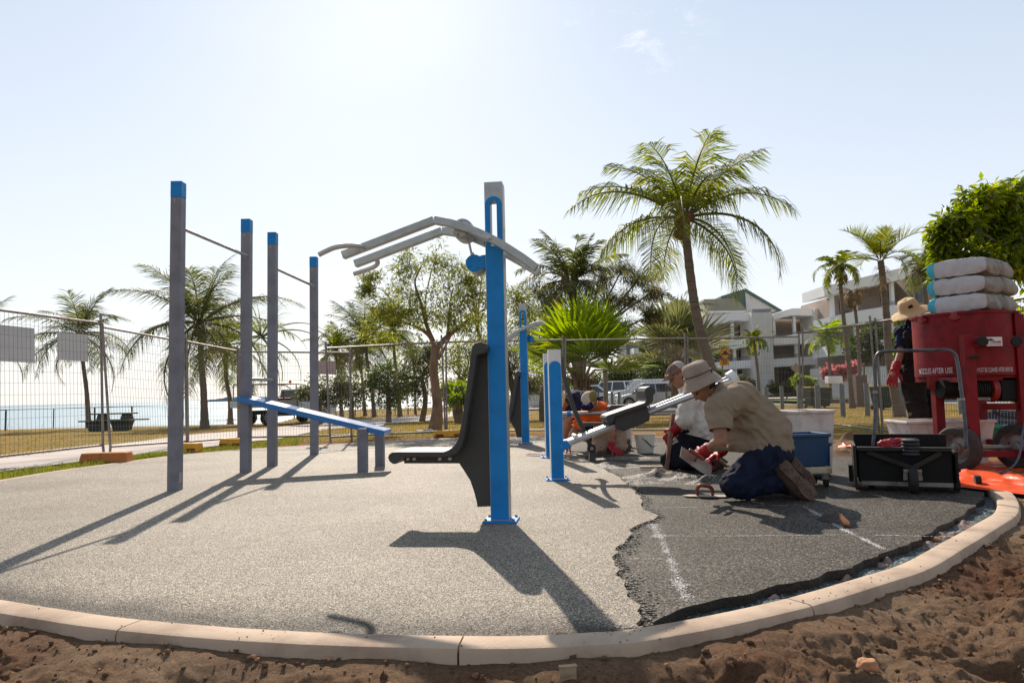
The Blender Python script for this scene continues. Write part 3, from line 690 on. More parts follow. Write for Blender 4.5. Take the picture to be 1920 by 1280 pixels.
zz = [p[1] for p in P]; P = [(x1, fr.p(905, 478, -.04).z)] + [(lc.x + .06, fr.p(905, 478, -.04).z)] + P + [(lc.x + .06, fr.p(905, 503, -.04).z), (x1, fr.p(905, 503, -.04).z)]
lg = M(); lg.prism(P, (0, -.045, 0), (1, 0, 0), (0, 0, 1), (0, .09, 0)); lgo = obj('damper_bracket', lg, MT['blue'], st, local=True, bevel=.003)
kb = M()
for a in range(4): kb.lathe([(.006, 0), (.006, .006)], (lc.x + .035 * math.cos(a * 1.57 + .6), -.046, lc.z + .035 * math.sin(a * 1.57 + .6)), 8, ax=(0, -1, 0))
objs('bolt', kb, MT['blue'], lgo, local=True)
dm = M(); d_ = fr.p(897, 500, 0); dm.ell((d_.x, .0, d_.z), (.058, .04, .058), n=24, m=14); obj('damper_dome', dm, MT['alu'], st, local=True, smooth=180)
seat_px = [(736, 869.5), (730, 865), (727, 858), (729, 851.5), (735, 847.5), (746, 846.8), (831, 846.8), (840, 844), (848, 838.5), (854, 831.5), (858.6, 823), (866, 788), (875, 722.5), (883.5, 657), (886, 648), (892.5, 641.8), (901, 640.5), (910, 643.7), (913.3, 651.4), (910, 661), (897, 664.6), (892.5, 668), (890.3, 687.5), (883.8, 731), (875, 788), (870.6, 818.8), (866, 836), (857.5, 849.4), (844, 855), (831, 856.4), (759, 856.4), (751.4, 859.2), (747, 865.8), (741.6, 869.5)]
y0 = -.19; P = fr.xz(seat_px, y0); m = M(); m.prism(P, (0, y0, 0), (1, 0, 0), (0, 0, 1), (0, .38, 0))
obj('seat', m, MT['bplas'], st, local=True, smooth=30, bevel=.006, seg=3)
fin_px = [(889, 672), (914, 658), (917, 700), (921, 948.8), (895, 949.9), (893.6, 940), (889, 922.5), (881.6, 900.6), (870.6, 883), (860.8, 868.5), (757.4, 868.5), (757.4, 854), (845, 854), (862, 843), (870, 815), (880, 740)]
P = [(min(x, -w + .001), z) for x, z in fr.xz(fin_px, -.05)]; m = M(); m.prism(P, (0, -.05, 0), (1, 0, 0), (0, 0, 1), (0, .1, 0)); obj('seat_bracket', m, MT['bplas'], st, local=True, bevel=.003)
kb = M()
for px in (764, 776, 824, 843): q = fr.p(px, 859.5, -.07); kb.lathe([(.012, 0), (.012, .014), (.005, .018)], (q.x, -.05, q.z), 10, ax=(0, -1, 0)); 
objs('seat_bolt', kb, MT['chrome'], st, local=True, smooth=30)

# second, farther machine of the same family
o = Z(986, 831); fr = Fr(o, R_(-4)); st = thing('chest_press_machine', 'farther tall blue post machine with black backrest and pale curved arm', 'exercise machine', o, R_(-4))
ztop = fr.p(977, 569, -.058).z
station_post(st, ztop, .06, (.021, fr.p(978, 620, -.06).z, fr.p(978, 585, -.06).z), .058, fr.p(978, 581, -.06).z)
for y in (-.12, .12):
    m = M(); dy = 0 if y < 0 else 2.5; dx = 0 if y < 0 else 3
    swept_bar(m, smooth_line([fr.p(a + dx, b + dy, y) for a, b in ((1019, 604), (1000, 607), (985, 614), (970, 621), (955, 631), (935, 648))], 4), .05, .05)
    obj('arm', m, MT['alu'], st, local=True, bevel=.004)
m = M(); m.tube([fr.p(1004, 610, 0), fr.p(998, 627, 0)], .008, 8); obj('damper_rod', m, MT['alu'], st, local=True)
q = fr.p(995, 635, 0); m = M(); m.bb((.06, -.045, q.z - .05), (q.x, .045, q.z + .05)); m.lathe([(.055, -.045), (.055, .045)], (q.x, 0, q.z), 18, ax=(0, 1, 0)); obj('damper_bracket', m, MT['blue'], st, local=True, smooth=30)
P = fr.xz([(966, 702), (968, 696), (972, 694.5), (975.5, 697), (975, 703), (972, 706), (969, 725), (962, 770), (958, 783), (945, 787), (915, 787), (915, 783), (940, 782), (952, 778), (957, 765)], -.19)
m = M(); m.prism(P, (0, -.19, 0), (1, 0, 0), (0, 0, 1), (0, .38, 0)); obj('seat', m, MT['bplas'], st, local=True, bevel=.006)
P = [(min(x, -.059), z) for x, z in fr.xz([(968, 706), (977, 704), (979, 820), (969, 820), (966, 806), (957, 790), (955, 776), (961, 745)], -.05)]
m = M(); m.prism(P, (0, -.05, 0), (1, 0, 0), (0, 0, 1), (0, .1, 0)); obj('seat_bracket', m, MT['bplas'], st, local=True)

# leg press in front
o = Z(1045, 899); fr = Fr(o, R_(2)); st = thing('leg_press_machine', 'nearer low blue post with dark seat riding a slanted chrome rail', 'exercise machine', o, R_(2))
station_post(st, fr.p(1037, 655, -.06).z, .058, None, .058, fr.p(1037, 676, -.06).z)
m = M(); m.tube([fr.p(1052, 836, -.045), fr.p(1376, 712, -.045)], .028, 16); m.tube([fr.p(1052, 833, .045), fr.p(1376, 706, .045)], .028, 16); rl = obj('rail', m, MT['chrome'], st, local=True, smooth=50)
m = M(); m.tube([fr.p(1368, 713, 0), fr.p(1379, 706, 0)], .075, 20); obj('end_cap', m, MT['whitep'], rl, local=True, smooth=40)
m = M(); m.bar(fr.p(1052, 836, 0), fr.p(1065, 830, 0), .16, .075, mi=0); obj('rail_collar', m, MT['blue'], st, local=True, bevel=.006)
m = M(); q = fr.p(1078, 817, 0); m.tube([q + V3((0, -.12, 0)), q + V3((0, .12, 0))], .02, 12); obj('stop_peg', m, MT['whitep'], st, local=True, smooth=40)
def z5(P): return [(1040 + a / 8, 700 + b / 8) for a, b in P]
P = fr.xz(z5([(775, 645), (795, 625), (1080, 528), (1340, 442), (1370, 418), (1375, 380), (1362, 330), (1350, 265), (1370, 212), (1430, 190), (1490, 202), (1518, 245), (1510, 292), (1482, 322), (1482, 400), (1445, 455), (1390, 487), (905, 652), (885, 735), (850, 760), (815, 752), (785, 715), (765, 670)]), -.17)
m = M(); m.prism(P, (0, -.17, 0), (1, 0, 0), (0, 0, 1), (0, .34, 0)); obj('seat', m, MT['bplas'], st, local=True, smooth=30, bevel=.006, seg=3)
P = fr.xz(z5([(890, 645), (1380, 478), (1400, 530), (1405, 565), (1435, 630), (1415, 710), (1230, 790), (1030, 868), (935, 835), (905, 760)]), -.11)
m = M(); m.prism(P, (0, -.11, 0), (1, 0, 0), (0, 0, 1), (0, .22, 0)); obj('carriage', m, MT['bplas'], st, local=True, bevel=.004)
m = M(); swept_bar(m, smooth_line([fr.p(a, b, .16) for a, b in ((1051, 668), (1056, 700), (1066, 735), (1080, 775), (1096, 812), (1113, 848))], 4), .04, .04); m.bar(fr.p(1093, 795, .16), fr.p(1145, 795, .16), .05, .035)
m.bar(fr.p(1111, 845, .16), fr.p(1110, 866, .16), .06, .06); obj('foot_lever', m, MT['bplas'], st, local=True)
q = fr.p(1109, 840, .12); m = M(); m.lathe([(.018, -.02), (.04, -.02), (.042, .02), (.018, .02)], (q.x, .12, q.z), 20, ax=(0, 1, 0)); wh = obj('roller', m, MT['rub'], st, local=True, smooth=40)
m = M(); m.lathe([(.018, -.026), (.018, .02)], (q.x, .12, q.z), 14, ax=(0, 1, 0)); obj('roller_hub', m, MT['steel'], wh, local=True, smooth=40)
o = Z(1034, 857); fr = Fr(o, R_(2)); st = thing('leg_press_machine', 'low blue machine with white top half hidden behind the nearer low one, its rail level', 'exercise machine', o, R_(2))
station_post(st, fr.p(1028, 662, -.06).z, .07, None, .058, fr.p(1028, 677, -.06).z)
m = M(); m.tube([fr.p(1044, 776, 0), fr.p(1268, 769, 0)], .026, 14); m.tube([fr.p(1044, 780, .09), fr.p(1268, 774, .09)], .026, 14); obj('rail', m, MT['chrome'], st, local=True, smooth=50)
m = M(); m.tube([fr.p(1063, 776, -.001), fr.p(1070, 775.5, -.001)], .036, 12); obj('rail_collar', m, MT['blue2'], st, local=True, smooth=40)
P = fr.xz(z5([(820, 500), (840, 478), (1150, 468), (1230, 455), (1240, 490), (1160, 520), (1040, 575), (860, 600), (815, 560)]), -.15)
m = M(); m.prism(P, (0, -.15, 0), (1, 0, 0), (0, 0, 1), (0, .3, 0)); obj('seat', m, MT['bplas'], st, local=True, bevel=.006)

# pull-up frame: four posts, three bars
P4 = [Z(323, 920), Z(457.5, 886), Z(508, 874), Z(587.5, 852.5)]
xm = [p.x for p in P4]; pts = [V3((p.x, p.y + .05, 0)) for p in P4]
st = thing('pull_up_frame', 'pull up frame of four tall grey posts with blue tips, joined by thin grey bars', 'pull-up frame', (pts[1] + pts[2]) / 2)
HT = 2.82
for k, p in enumerate(pts):
    m = M(); m.bb((p.x - .05, p.y - .05, -.01), (p.x + .05, p.y + .05, HT - .15)); po = obj('post', m, MT['post'], st, bevel=.004)
    m = M(); m.bb((p.x - .051, p.y - .051, HT - .15), (p.x + .051, p.y + .051, HT)); obj('post_cap', m, MT['blue'], po, bevel=.004)
    m = M(); m.lathe([(.007, 0), (.007, .004), (.003, .006)], (p.x - .01, p.y - .05, HT - .18), 8, ax=(0, -1, 0)); m.lathe([(.005, 0), (.005, .004)], (p.x - .01, p.y - .05, HT - .2), 8, ax=(0, -1, 0)); obj('bolt', m, MT['chrome'], po)
for a, b, z in ((0, 1, 2.40), (2, 3, 2.39), (1, 2, 1.025)):
    m = M(); A = pts[a] + V3((.012, .05, z)); B = pts[b] + V3((.012, -.05, z)); m.tube([A, B], .0165 if z > 2 else .02, 14)
    d = (B - A).normalized(); m.tube([B - d * .012, B], .024, 14); m.tube([A, A + d * .012], .024, 14); obj('bar', m, MT['alu'], st, smooth=40)
m = M(); m.bb((pts[0].x + .0502, pts[0].y - .035, .07), (pts[0].x + .052, pts[0].y + .02, .16)); obj('sticker', m, MT['alu'], st)
# slanted sit-up board
s1 = Z(679.5, 884); s2 = Z(712, 872.5)
st = thing('sit_up_board', 'slanted glossy blue board resting low on two short grey posts', 'exercise bench', (s1 + s2) / 2)
for s_, h in ((s1, .46), (s2, .47)):
    m = M(); m.bb((s_.x - .055, s_.y, -.01), (s_.x + .045, s_.y + .1, h)); obj('leg', m, MT['post'], st, bevel=.004)
a0 = W(463, 742, 8.0); a1 = W(733, 804, 8.1); yn, yf = 7.72, 8.16
xa, za, xb, zb = a0.x, a0.z, a1.x, a1.z; sl_ = V3((xb - xa, 0, zb - za)).normalized(); nn = V3((-sl_.z, 0, sl_.x))
m = M(); A = V3((xa, (yn + yf) / 2, za)); B = V3((xb, (yn + yf) / 2, zb)); m.bar(A - nn * .03, B - nn * .03, yf - yn, .06); obj('board', m, MT['blue2'], st, bevel=.006)

# ---------------------------------------------------------------- temporary fence panels
def panel(tl, tr, bl, br, fl, fr_, tpl, tpr, label):
    """corner pixels of the mesh, the two feet, and the y of the two post tops"""
    gl, gr = G(*fl), G(*fr_); Dl, Dr = gl.y, gr.y
    TL, TR, BL, BR = W(*tl, Dl), W(*tr, Dr), W(*bl, Dl), W(*br, Dr)
    th = thing('temporary_fence_panel', label, 'fence panel', (gl + gr) / 2, 0, 'wire mesh fence panels round the site')
    n = max(8, round((BR - BL).length / .062)); k = 12; m = M(); t = .0032
    for i in range(1, n):
        a = TL.lerp(TR, i / n); b = BL.lerp(BR, i / n); m.bar(a, b, t, t, up=(0, 1, 0))
    for j in range(1, k):
        a = TL.lerp(BL, j / k); b = TR.lerp(BR, j / k); m.bar(a, b, t, t)
    obj('wire_mesh', m, MT['wire'], th)
    for a, b, nm in ((TL, TR, 'top_rail'), (BL, BR, 'bottom_rail')):
        m = M(); m.tube([a, b], .018, 8); obj(nm, m, MT['steel'], th, smooth=60)
    for f_, tp, T_, B_, D in ((gl, tpl, TL, BL, Dl), (gr, tpr, TR, BR, Dr)):
        top = T_ + (T_ - B_).normalized() * max(.03, (W(960, tp[1], D).z - W(960, tp[0], D).z)); m = M(); m.tube([V3((f_.x, f_.y, f_.z - .02)), B_, T_, top], .02, 8); obj('post', m, MT['steel'], th, smooth=60)
def PN(tl, tr, bl, br, fl, fr_, label, ul=6, ur=10): panel(tl, tr, bl, br, fl, fr_, (tl[1], tl[1] - ul), (tr[1], tr[1] - ur), label)
PN((-140, 563), (189, 606), (-140, 871), (193, 834), (-140, 886), (195, 851), 'wire mesh fence panel at the left edge with two blank signs tied on', ur=17)
PN((192, 613), (346, 641), (207, 837), (350, 827), (206, 851), (350.5, 834), 'leaning wire mesh panel between the brown block and the first tall grey post', ur=13)
PN((350, 640), (445, 658), (353, 828), (447, 820), (352, 834), (448, 827), 'short wire mesh panel between the first and second tall grey posts')
PN((448, 659), (656, 661), (449, 820), (659, 815), (449, 827), (660, 827), 'wire mesh panel in front of the parked utility truck')
PN((611, 653), (828, 641), (619, 819), (835, 808), (620, 831), (834.5, 812), 'wire mesh panel crossing in front of the leaning tree trunk', ul=13, ur=13)
PN((836, 641), (1055, 637), (838, 808), (1057, 806), (838, 812), (1057, 811), 'wire mesh panel behind the two tall blue machines', ur=9)
PN((1060, 638), (1284, 634), (1060, 806), (1287, 806), (1060, 811), (1287, 811), 'wire mesh panel behind the crouching workers and in front of the cars')
PN((1289, 635), (1498, 631), (1289, 806), (1502, 787), (1289, 811), (1502, 794), 'wire mesh panel behind the khaki shirted worker, white flats beyond it')
PN((1505, 622), (1632, 606), (1505, 787), (1648, 806), (1505, 793), (1650, 812), 'wire mesh panel between the khaki shirted worker and the wagon handle', ur=14)
PN((1641, 604), (1935, 556), (1655, 807), (1935, 838), (1655, 812), (1935, 846), 'wire mesh panel behind the red mixer', ul=8)
def foot(px, py, w_, dpt, h, mt, rz, lab):
    p = G(px, py); m = M(); w2, d2 = w_ / 2, dpt / 2; k = .8
    m.add([(-w2, -d2, 0), (w2, -d2, 0), (w2, d2, 0), (-w2, d2, 0), (-w2 * .93, -d2 * k, h), (w2 * .93, -d2 * k, h), (w2 * .93, d2 * k, h), (-w2 * .93, d2 * k, h)], [(3, 2, 1, 0), (4, 5, 6, 7), (0, 1, 5, 4), (1, 2, 6, 5), (2, 3, 7, 6), (3, 0, 4, 7)])
    th = thing('fence_foot', lab, 'fence block', p, rz, 'blocks that hold the fence posts'); obj('block', m, mt, th, local=True, bevel=.012)
    s_ = M()
    for x in (-.28, .28): s_.bb((x * w_ - .07, -d2 - .002, .0), (x * w_ + .07, -d2 * .97, h * .45))
    if mt is MT['blocky']: objs('hand_slot', s_, MT['rust'], th, local=True)
foot(200, 866, .62, .24, .13, MT['block'], .1, 'large weathered orange brown block under the leaning fence posts')
foot(352, 847, .42, .22, .14, MT['blocky'], -.15, 'yellow block at the foot of the fence beside the first tall grey post')
foot(437, 837, .42, .22, .14, MT['blocky'], -.15, 'yellow block at the foot of the fence beside the second tall grey post')
foot(842, 818, .6, .24, .12, MT['blocky'], .05, 'yellow block at the fence near the leaning tree, seen past the black seat')
foot(1055, 815, .6, .24, .12, MT['blocky'], .05, 'yellow block at the fence behind the low blue machines')
# blank signs tied on the first panel, seen from behind; a small printed one farther off
def sign(a, b, D, lab, mt, th=.004):
    p0, p1, p2, p3 = W(a[0], a[1], D[0]), W(b[0], b[2], D[1]), W(b[0] + 1, b[1], D[1]), W(a[0] + 1, a[2], D[0]); m = M(); e = V3((0, .02, 0))
    m.add([p0 + e, p1 + e, p2 + e, p3 + e, p0 + e * 1.2, p1 + e * 1.2, p2 + e * 1.2, p3 + e * 1.2], [(0, 1, 2, 3), (7, 6, 5, 4), (0, 4, 5, 1), (1, 5, 6, 2), (2, 6, 7, 3), (3, 7, 4, 0)])
    return tag(obj('blank_sign', m, mt), lab, 'sign')
MT['signw'] = mat('translucent_corflute', (.62, .62, .62), .6, 0, .04, 3)
sign((-22, 606, 676), (62, 680, 615), (9.6, 10.2), 'larger blank white board tied to the fence, cut by the left edge', MT['signw'])
sign((105, 622, 674), (163, 678, 627), (10.6, 10.9), 'smaller blank white board tied to the fence under the first palm', MT['signw'])
sgn = sign((594, 676, 701), (629, 702, 676), (13.2, 13.2), 'faded pinkish sign tied to the fence beside the fourth tall grey post', mat('faded_pink_sign', (.5, .38, .38), .6, 0, .1, 4))
# black railing at the cliff edge
rp = [(-170, 817), (-78, 812), (10, 807), (100, 802), (177, 798), (247, 795), (310, 792.5), (367, 790), (418, 788), (466, 786.5), (510, 785), (552, 783.5), (592, 782), (630, 781), (666, 780), (700, 779), (733, 778), (765, 777), (796, 776.3), (826, 775.7), (855, 775), (884, 774.5), (912, 774)]
rt = lambda x: np.interp(x, [-170, 10, 310, 480, 600, 912], [777, 769, 760.5, 755.5, 750, 749])
th = thing('cliff_railing', 'long black railing with square posts running along the cliff edge', 'railing', G(10, 807)); tops = []
for px, py in rp:
    g_ = G(px, py); T_ = W(px, float(rt(px)), g_.y); tops.append(T_); m = M(); m.bb((g_.x - .03, g_.y - .03, g_.z - .05), (g_.x + .03, g_.y + .03, T_.z)); obj('post', m, MT['black'], th)
m = M()
for a, b in zip(tops, tops[1:]): m.bar(a + V3((0, 0, .02)), b + V3((0, 0, .02)), .05, .04)
obj('top_rail', m, MT['black'], th)
m = M()
for a, b in zip(tops[13:], tops[14:]):
    m.bar(a + V3((0, 0, -.42)), b + V3((0, 0, -.42)), .025, .025); m.bar(a + V3((0, 0, -.7)), b + V3((0, 0, -.7)), .025, .025)
obj('lower_rail', m, MT['black'], th)
# picnic table
MT['dgreen'] = mat('dark_green_timber', (.03, .05, .04), .6, 0, .2, 6)
p = G(212, 807); th = thing('picnic_table', 'dark picnic table with slab legs on the lawn by the sea', 'table', p, R_(3))
m = M(); m.box((0, .1, .76), (1.75, .75, .06)); obj('tabletop', m, MT['dgreen'], th, local=True, bevel=.01)
for x in (-.5, .55):
    m = M(); m.prism([(-.22, 0), (.22, 0), (.48, .4), (.3, .73), (-.3, .73), (-.48, .4)], (x - .09, .1, 0), (0, 1, 0), (0, 0, 1), (.2, 0, 0)); m.prism([(-.3, 0), (.3, 0), (.45, .42), (-.45, .42)], (x, -.5, 0), (1, 0, 0), (0, 0, 1), (0, .12, 0)); obj('leg', m, MT['dgreen'], th, local=True)
for y in (-.6, .8): m = M(); m.box((.02, y, .46), (2.3, .32, .06)); obj('bench', m, MT['dgreen'], th, local=True, bevel=.01)
# slatted park bench
p = G(722, 779); th = thing('park_bench', 'pale slatted metal bench on the lawn between the palm trunks', 'bench', p, R_(190))
m = M()
for k in range(5): m.box((0, -.2 + k * .1, .45 + .005 * k), (1.6, .08, .02))
obj('seat', m, MT['alu'], th, local=True)
m = M()
for k in range(5): m.box((0, .28 + k * .02, .55 + k * .09), (1.6, .02, .075))
obj('backrest', m, MT['alu'], th, local=True)
for x in (-.65, .65): m = M(); m.bar((x, -.15, 0), (x, -.15, .44), .05); m.bar((x, .24, 0), (x, .3, .9), .05); obj('leg', m, MT['steel'], th, local=True)
# small rag in the grass
p = G(800, 812); m = M(); raw_noise_ball(m, (p.x, p.y, p.z + .03), (.2, .12, .07), 3, 20, 12, .9); tag(obj('rag', m, MT['wshirt'], smooth=180), 'crumpled white rag lying at the foot of the leaning tree', 'rag')
# ---------------------------------------------------------------- vegetation
def fast_mesh(name, V, Fq, mt):
    me = bpy.data.meshes.new(name); me.vertices.add(len(V)); me.vertices.foreach_set('co', np.asarray(V, 'f').ravel())
    k = Fq.shape[1]; me.loops.add(Fq.size); me.loops.foreach_set('vertex_index', Fq.ravel().astype('i')); me.polygons.add(len(Fq))
    me.polygons.foreach_set('loop_start', np.arange(len(Fq), dtype='i') * k); me.update(calc_edges=True); me.materials.append(mt); return me
def leaf_arrays(P, Dv, Nv, L_, W_):
    """diamond leaves folded along the midrib: P bases, Dv directions, Nv normals"""
    Dv /= np.linalg.norm(Dv, axis=1, keepdims=True) + 1e-9; S = np.cross(Dv, Nv); S /= np.linalg.norm(S, axis=1, keepdims=True) + 1e-9
    L_ = L_[:, None]; W_ = W_[:, None]; n = len(P); mid = P + Dv * L_ * .45; up = np.cross(S, Dv) * W_ * .25
    V = np.stack([P, mid + S * W_ / 2 + up, P + Dv * L_, mid - S * W_ / 2 + up], 1).reshape(-1, 3)
    return V, np.arange(4 * n).reshape(n, 4)
def rnd_dirs(n, rs): v = rs.normal(size=(n, 3)); return v / np.linalg.norm(v, axis=1, keepdims=True)
MT['coco'] = leafmat('coconut_frond', (.07, .1, .015), (.2, .22, .03), .5, .62, (.42, .34, .05))
MT['coco2'] = leafmat('grey_green_frond', (.04, .058, .022), (.13, .14, .04), .42, .6, (.27, .22, .07))
MT['fan'] = leafmat('fan_leaf', (.11, .17, .02), (.27, .34, .04), .55, .55, (.4, .33, .05))
MT['fan2'] = leafmat('pale_fan_leaf', (.1, .12, .05), (.22, .22, .09), .4, .5)
MT['dead'] = leafmat('dead_frond', (.12, .09, .05), (.25, .18, .1), .3, .8)
MT['willow'] = leafmat('narrow_tree_leaf', (.08, .1, .03), (.24, .26, .05), .55, .45, (.46, .44, .1))
MT['dark'] = leafmat('dark_scrub_leaf', (.05, .065, .022), (.13, .15, .045), .42, .6, (.16, .16, .05))
MT['casu'] = leafmat('casuarina_needles', (.06, .07, .035), (.15, .15, .06), .4, .6)
MT['mango'] = leafmat('broad_glossy_leaf', (.05, .08, .008), (.24, .29, .025), .55, .35, (.5, .48, .07))
MT['shrub'] = leafmat('shrub_leaf', (.03, .055, .015), (.1, .14, .03), .4, .5, (.3, .32, .06))
MT['lime'] = leafmat('lime_shrub_leaf', (.1, .16, .02), (.26, .32, .04), .5, .5)
MT['pinkf'] = leafmat('pink_blossom', (.5, .12, .16), (.6, .3, .3), .4, .7, (.14, .16, .04))
def frond(V, Fc, base, az, el, Ln, droop, ll, nl, wd, rs, hang=.5, up=0., rachis=None, gap=.1):
    P = [np.array(base)]; T = []; n = 14; rr = rs.uniform(-.15, .15)
    for i in range(n):
        e = el - droop * ((i + .5) / n) ** 1.35; a = az + rr * i / n; d = np.array([math.cos(a) * math.cos(e), math.sin(a) * math.cos(e), math.sin(e)]); T.append(d); P.append(P[-1] + d * Ln / n)
    P = np.array(P); T = np.array(T + [T[-1]])
    for s in (-1, 1):
        for k in range(nl):
            t = gap + (1 - gap) * (k + rs.uniform(-.3, .3)) / nl; t = min(max(t, 0), .995); f = t * n; i = int(f); p = P[i] * (1 - f + i) + P[i + 1] * (f - i); tg = T[i]
            side = np.cross(tg, [0, 0, 1.0]); side /= np.linalg.norm(side) + 1e-6; upv = np.cross(side, tg)
            l = ll * (max(0.05, math.sin(PI * min(.98, .12 + .82 * t))) ** .7) * rs.uniform(.8, 1.1)
            if noise.noise(V3((t * 5, s * 3.1 + rr * 40, az * 3))) > .3 or rs.rand() < .06: continue      # torn gaps
            l *= 1 + .35 * noise.noise(V3((t * 11, az * 5, s)))
            fw = .35 + .9 * t * t
            d = side * s * rs.uniform(.8, 1.1) + tg * fw + upv * (up + rs.uniform(-.1, .15)); d /= np.linalg.norm(d)
            d2 = d + np.array([0, 0, -1.0]) * hang * (1.5 - .9 * max(0, math.sin(el))) * rs.uniform(.6, 1.5); d2 /= np.linalg.norm(d2)
            m1 = p + d * l * .45; tip = m1 + d2 * l * .6; wv = tg * wd * .5; b = len(V)
            V += [p - wv * .6, p + wv * .6, m1 + wv, m1 - wv, tip + wv * .15, tip - wv * .15]; Fc += [(b, b + 1, b + 2, b + 3), (b + 3, b + 2, b + 4, b + 5)]
    if rachis is not None: rachis.tube([V3(p) for p in P], [max(.006, Ln * .014 * (1 - i / (n + 3))) for i in range(n + 1)], 5)
def palm(label, base, mid, crown, frpx, n=24, seed=1, D=None, tr=.15, matk='coco', bark='palmb', elr=(82, -38), droop=(60, 105), ll=.26, hang=.55, nl=38, wd=.035, up=0., cat='palm tree', group=None, husk=True, dead=2, flare=1.5, azb=None):
    rs = np.random.RandomState(seed); g = G(*base); D = D or g.y
    if abs(D - g.y) > .5: b_ = W(base[0], base[1], D); g = V3((b_.x, b_.y, min(0, terr(b_.x, b_.y))))
    c = W(*crown, D); Ln = frpx * D / F; tr *= .72; nl = int(nl * 1.3); wd *= 1.3; ll *= 1.2; th = thing('palm_tree', label, cat, g, 0, group)
    mm = [g + V3((0, 0, -.1))] + [W(*q, D) for q in mid] + [c]; P = smooth_line(mm, 10); m = M(); k = len(P)
    zb = g.z; rr = [tr * (flare if i == 0 else 1 + (flare - 1) * math.exp(-3.5 * max(0, p.z - zb) / max(.5, c.z - zb) * 3)) * (1 - .25 * i / k) * (1 + .045 * math.sin(i * 2.6) + .03 * noise.noise(p * 3)) for i, p in enumerate(P)]
    m.tube(P, rr, 12); obj('trunk', m, MT[bark], th, smooth=180)
    V = []; Fc = []; ra = M()
    for i in range(n):
        u = (i + .5) / n; el = R_(elr[0] + (elr[1] - elr[0]) * u ** 1.1 + rs.uniform(-13, 13)); az = (i * 2.39996 + rs.uniform(-.25, .25)) if azb is None else azb(i, n, rs)
        L_ = Ln * (.74 + .34 * min(1, u * 2.2)) * rs.uniform(.76, 1.12)
        frond(V, Fc, tuple(c + V3((math.cos(az), math.sin(az), 0)) * tr * .6 + V3((0, 0, .1 * (1 - u)))), az, el, L_, R_(rs.uniform(*droop)) * (.35 + .65 * min(1, u * 1.6)), Ln * ll, nl, wd, rs, hang, up, ra)
    me = fast_mesh('crown', np.array(V), np.array(Fc), MT[matk]); obj('crown', me, None, th)
    obj('frond_stalks', ra, MT['fan2'], th, smooth=180)
    if dead:
        V = []; Fc = []
        for i in range(dead): az = rs.uniform(0, 6.28); frond(V, Fc, tuple(c + V3((0, 0, -.1))), az, R_(-35), Ln * .7, R_(60), Ln * ll * .8, 22, wd, rs, .9)
        obj('dead_fronds', fast_mesh('dead', np.array(V), np.array(Fc), MT['dead']), None, th)
    if husk:
        m = M()
        for i in range(9): a = rs.uniform(0, 6.28); r = tr * rs.uniform(.8, 1.6); raw_noise_ball(m, (c.x + math.cos(a) * r, c.y + math.sin(a) * r, c.z + rs.uniform(-3, 1) * tr), (tr * .9, tr * .9, tr * rs.uniform(.9, 1.6)), i, 9, 6, .5)
        obj('husk', m, MT['husk'], th, smooth=180)
    return th
# palms by the sea, left to right
palm('coconut palm behind the smaller blank white board on the fence', (167, 802), [(163, 740), (157, 690)], (150, 628), 118, 22, 3, tr=.16, matk='coco2', group='palms along the cliff')
palm('tallest seaside palm, big dark crown between the first two grey posts', (384, 803), [(382, 740), (378, 680)], (374, 606), 168, 26, 5, tr=.22, matk='coco2', group='palms along the cliff', elr=(88, -35))
palm('palm with curved trunk just left of the second grey post', (432, 794), [(431, 750), (423, 700)], (423, 648), 108, 22, 8, tr=.17, group='palms along the cliff')
palm('palm with drooping yellowish crown behind the second grey post', (497, 786), [(497, 740)], (490, 632), 118, 22, 9, tr=.17, group='palms along the cliff')
palm('slender palm just right of the fourth grey post, pink sign in front', (641, 782), [(638, 730), (633, 690)], (628, 655), 62, 20, 10, tr=.15, group='palms along the cliff')
palm('thin palm with small low yellow crown, second right of the fourth grey post', (685, 779), [(680, 720)], (673, 668), 45, 16, 11, tr=.14, group='palms along the cliff')
palm('palm with feathery upright crown above the slanted board, third past the fourth post', (702, 781), [(697, 730), (689, 680)], (683, 630), 100, 24, 12, tr=.17, group='palms along the cliff', matk='coco2', droop=(50, 90))
palm('palm just right of the park bench, partly behind the sprawling tree', (750, 780), [(746, 720), (740, 670)], (736, 622), 88, 22, 13, tr=.17, group='palms along the cliff')
palm('thin dark palm with a small crown, left of the leaning trunk', (779, 776), [(777, 720)], (774, 668), 38, 14, 14, tr=.1, bark='palmd', group='palms along the cliff')
palm('palm cut by the left edge, only some fronds in view', (-70, 806), [(-66, 740)], (-62, 640), 120, 20, 15, tr=.16, matk='coco2', group='palms along the cliff')
# middle and right
palm('coconut palm rising behind the bright fan palm', (1085, 763), [(1084, 700), (1080, 620)], (1070, 528), 118, 24, 21, D=24, tr=.22, matk='coco2', elr=(88, -35))
palm('tall coconut palm with the widest crown, curved trunk behind the khaki shirted worker', (1352, 782), [(1332, 690), (1308, 600), (1295, 520)], (1283, 410), 218, 22, 23, D=19, tr=.2, bark='palmb', elr=(84, -20), droop=(60, 105), nl=50, wd=.026, ll=.3, dead=2, hang=1.0)
palm('small palm with arching fronds in front of the white flats', (1424, 733), [(1420, 690)], (1413, 636), 36, 14, 25, D=42, tr=.13, matk='coco', droop=(90, 130), nl=24, wd=.06, husk=False, dead=0)
palm('small bushy palm at the left end of the right block of flats', (1557, 742), [(1556, 690)], (1552, 632), 48, 18, 26, D=44, tr=.13, matk='fan', nl=24, wd=.06, dead=0, husk=False)
palm('palm with drooping brownish crown, left of the tallest feathery one', (1597, 745), [(1592, 690), (1580, 580)], (1573, 498), 56, 16, 27, D=34, tr=.15, droop=(100, 150), elr=(60, -20), nl=28, wd=.05, dead=3)
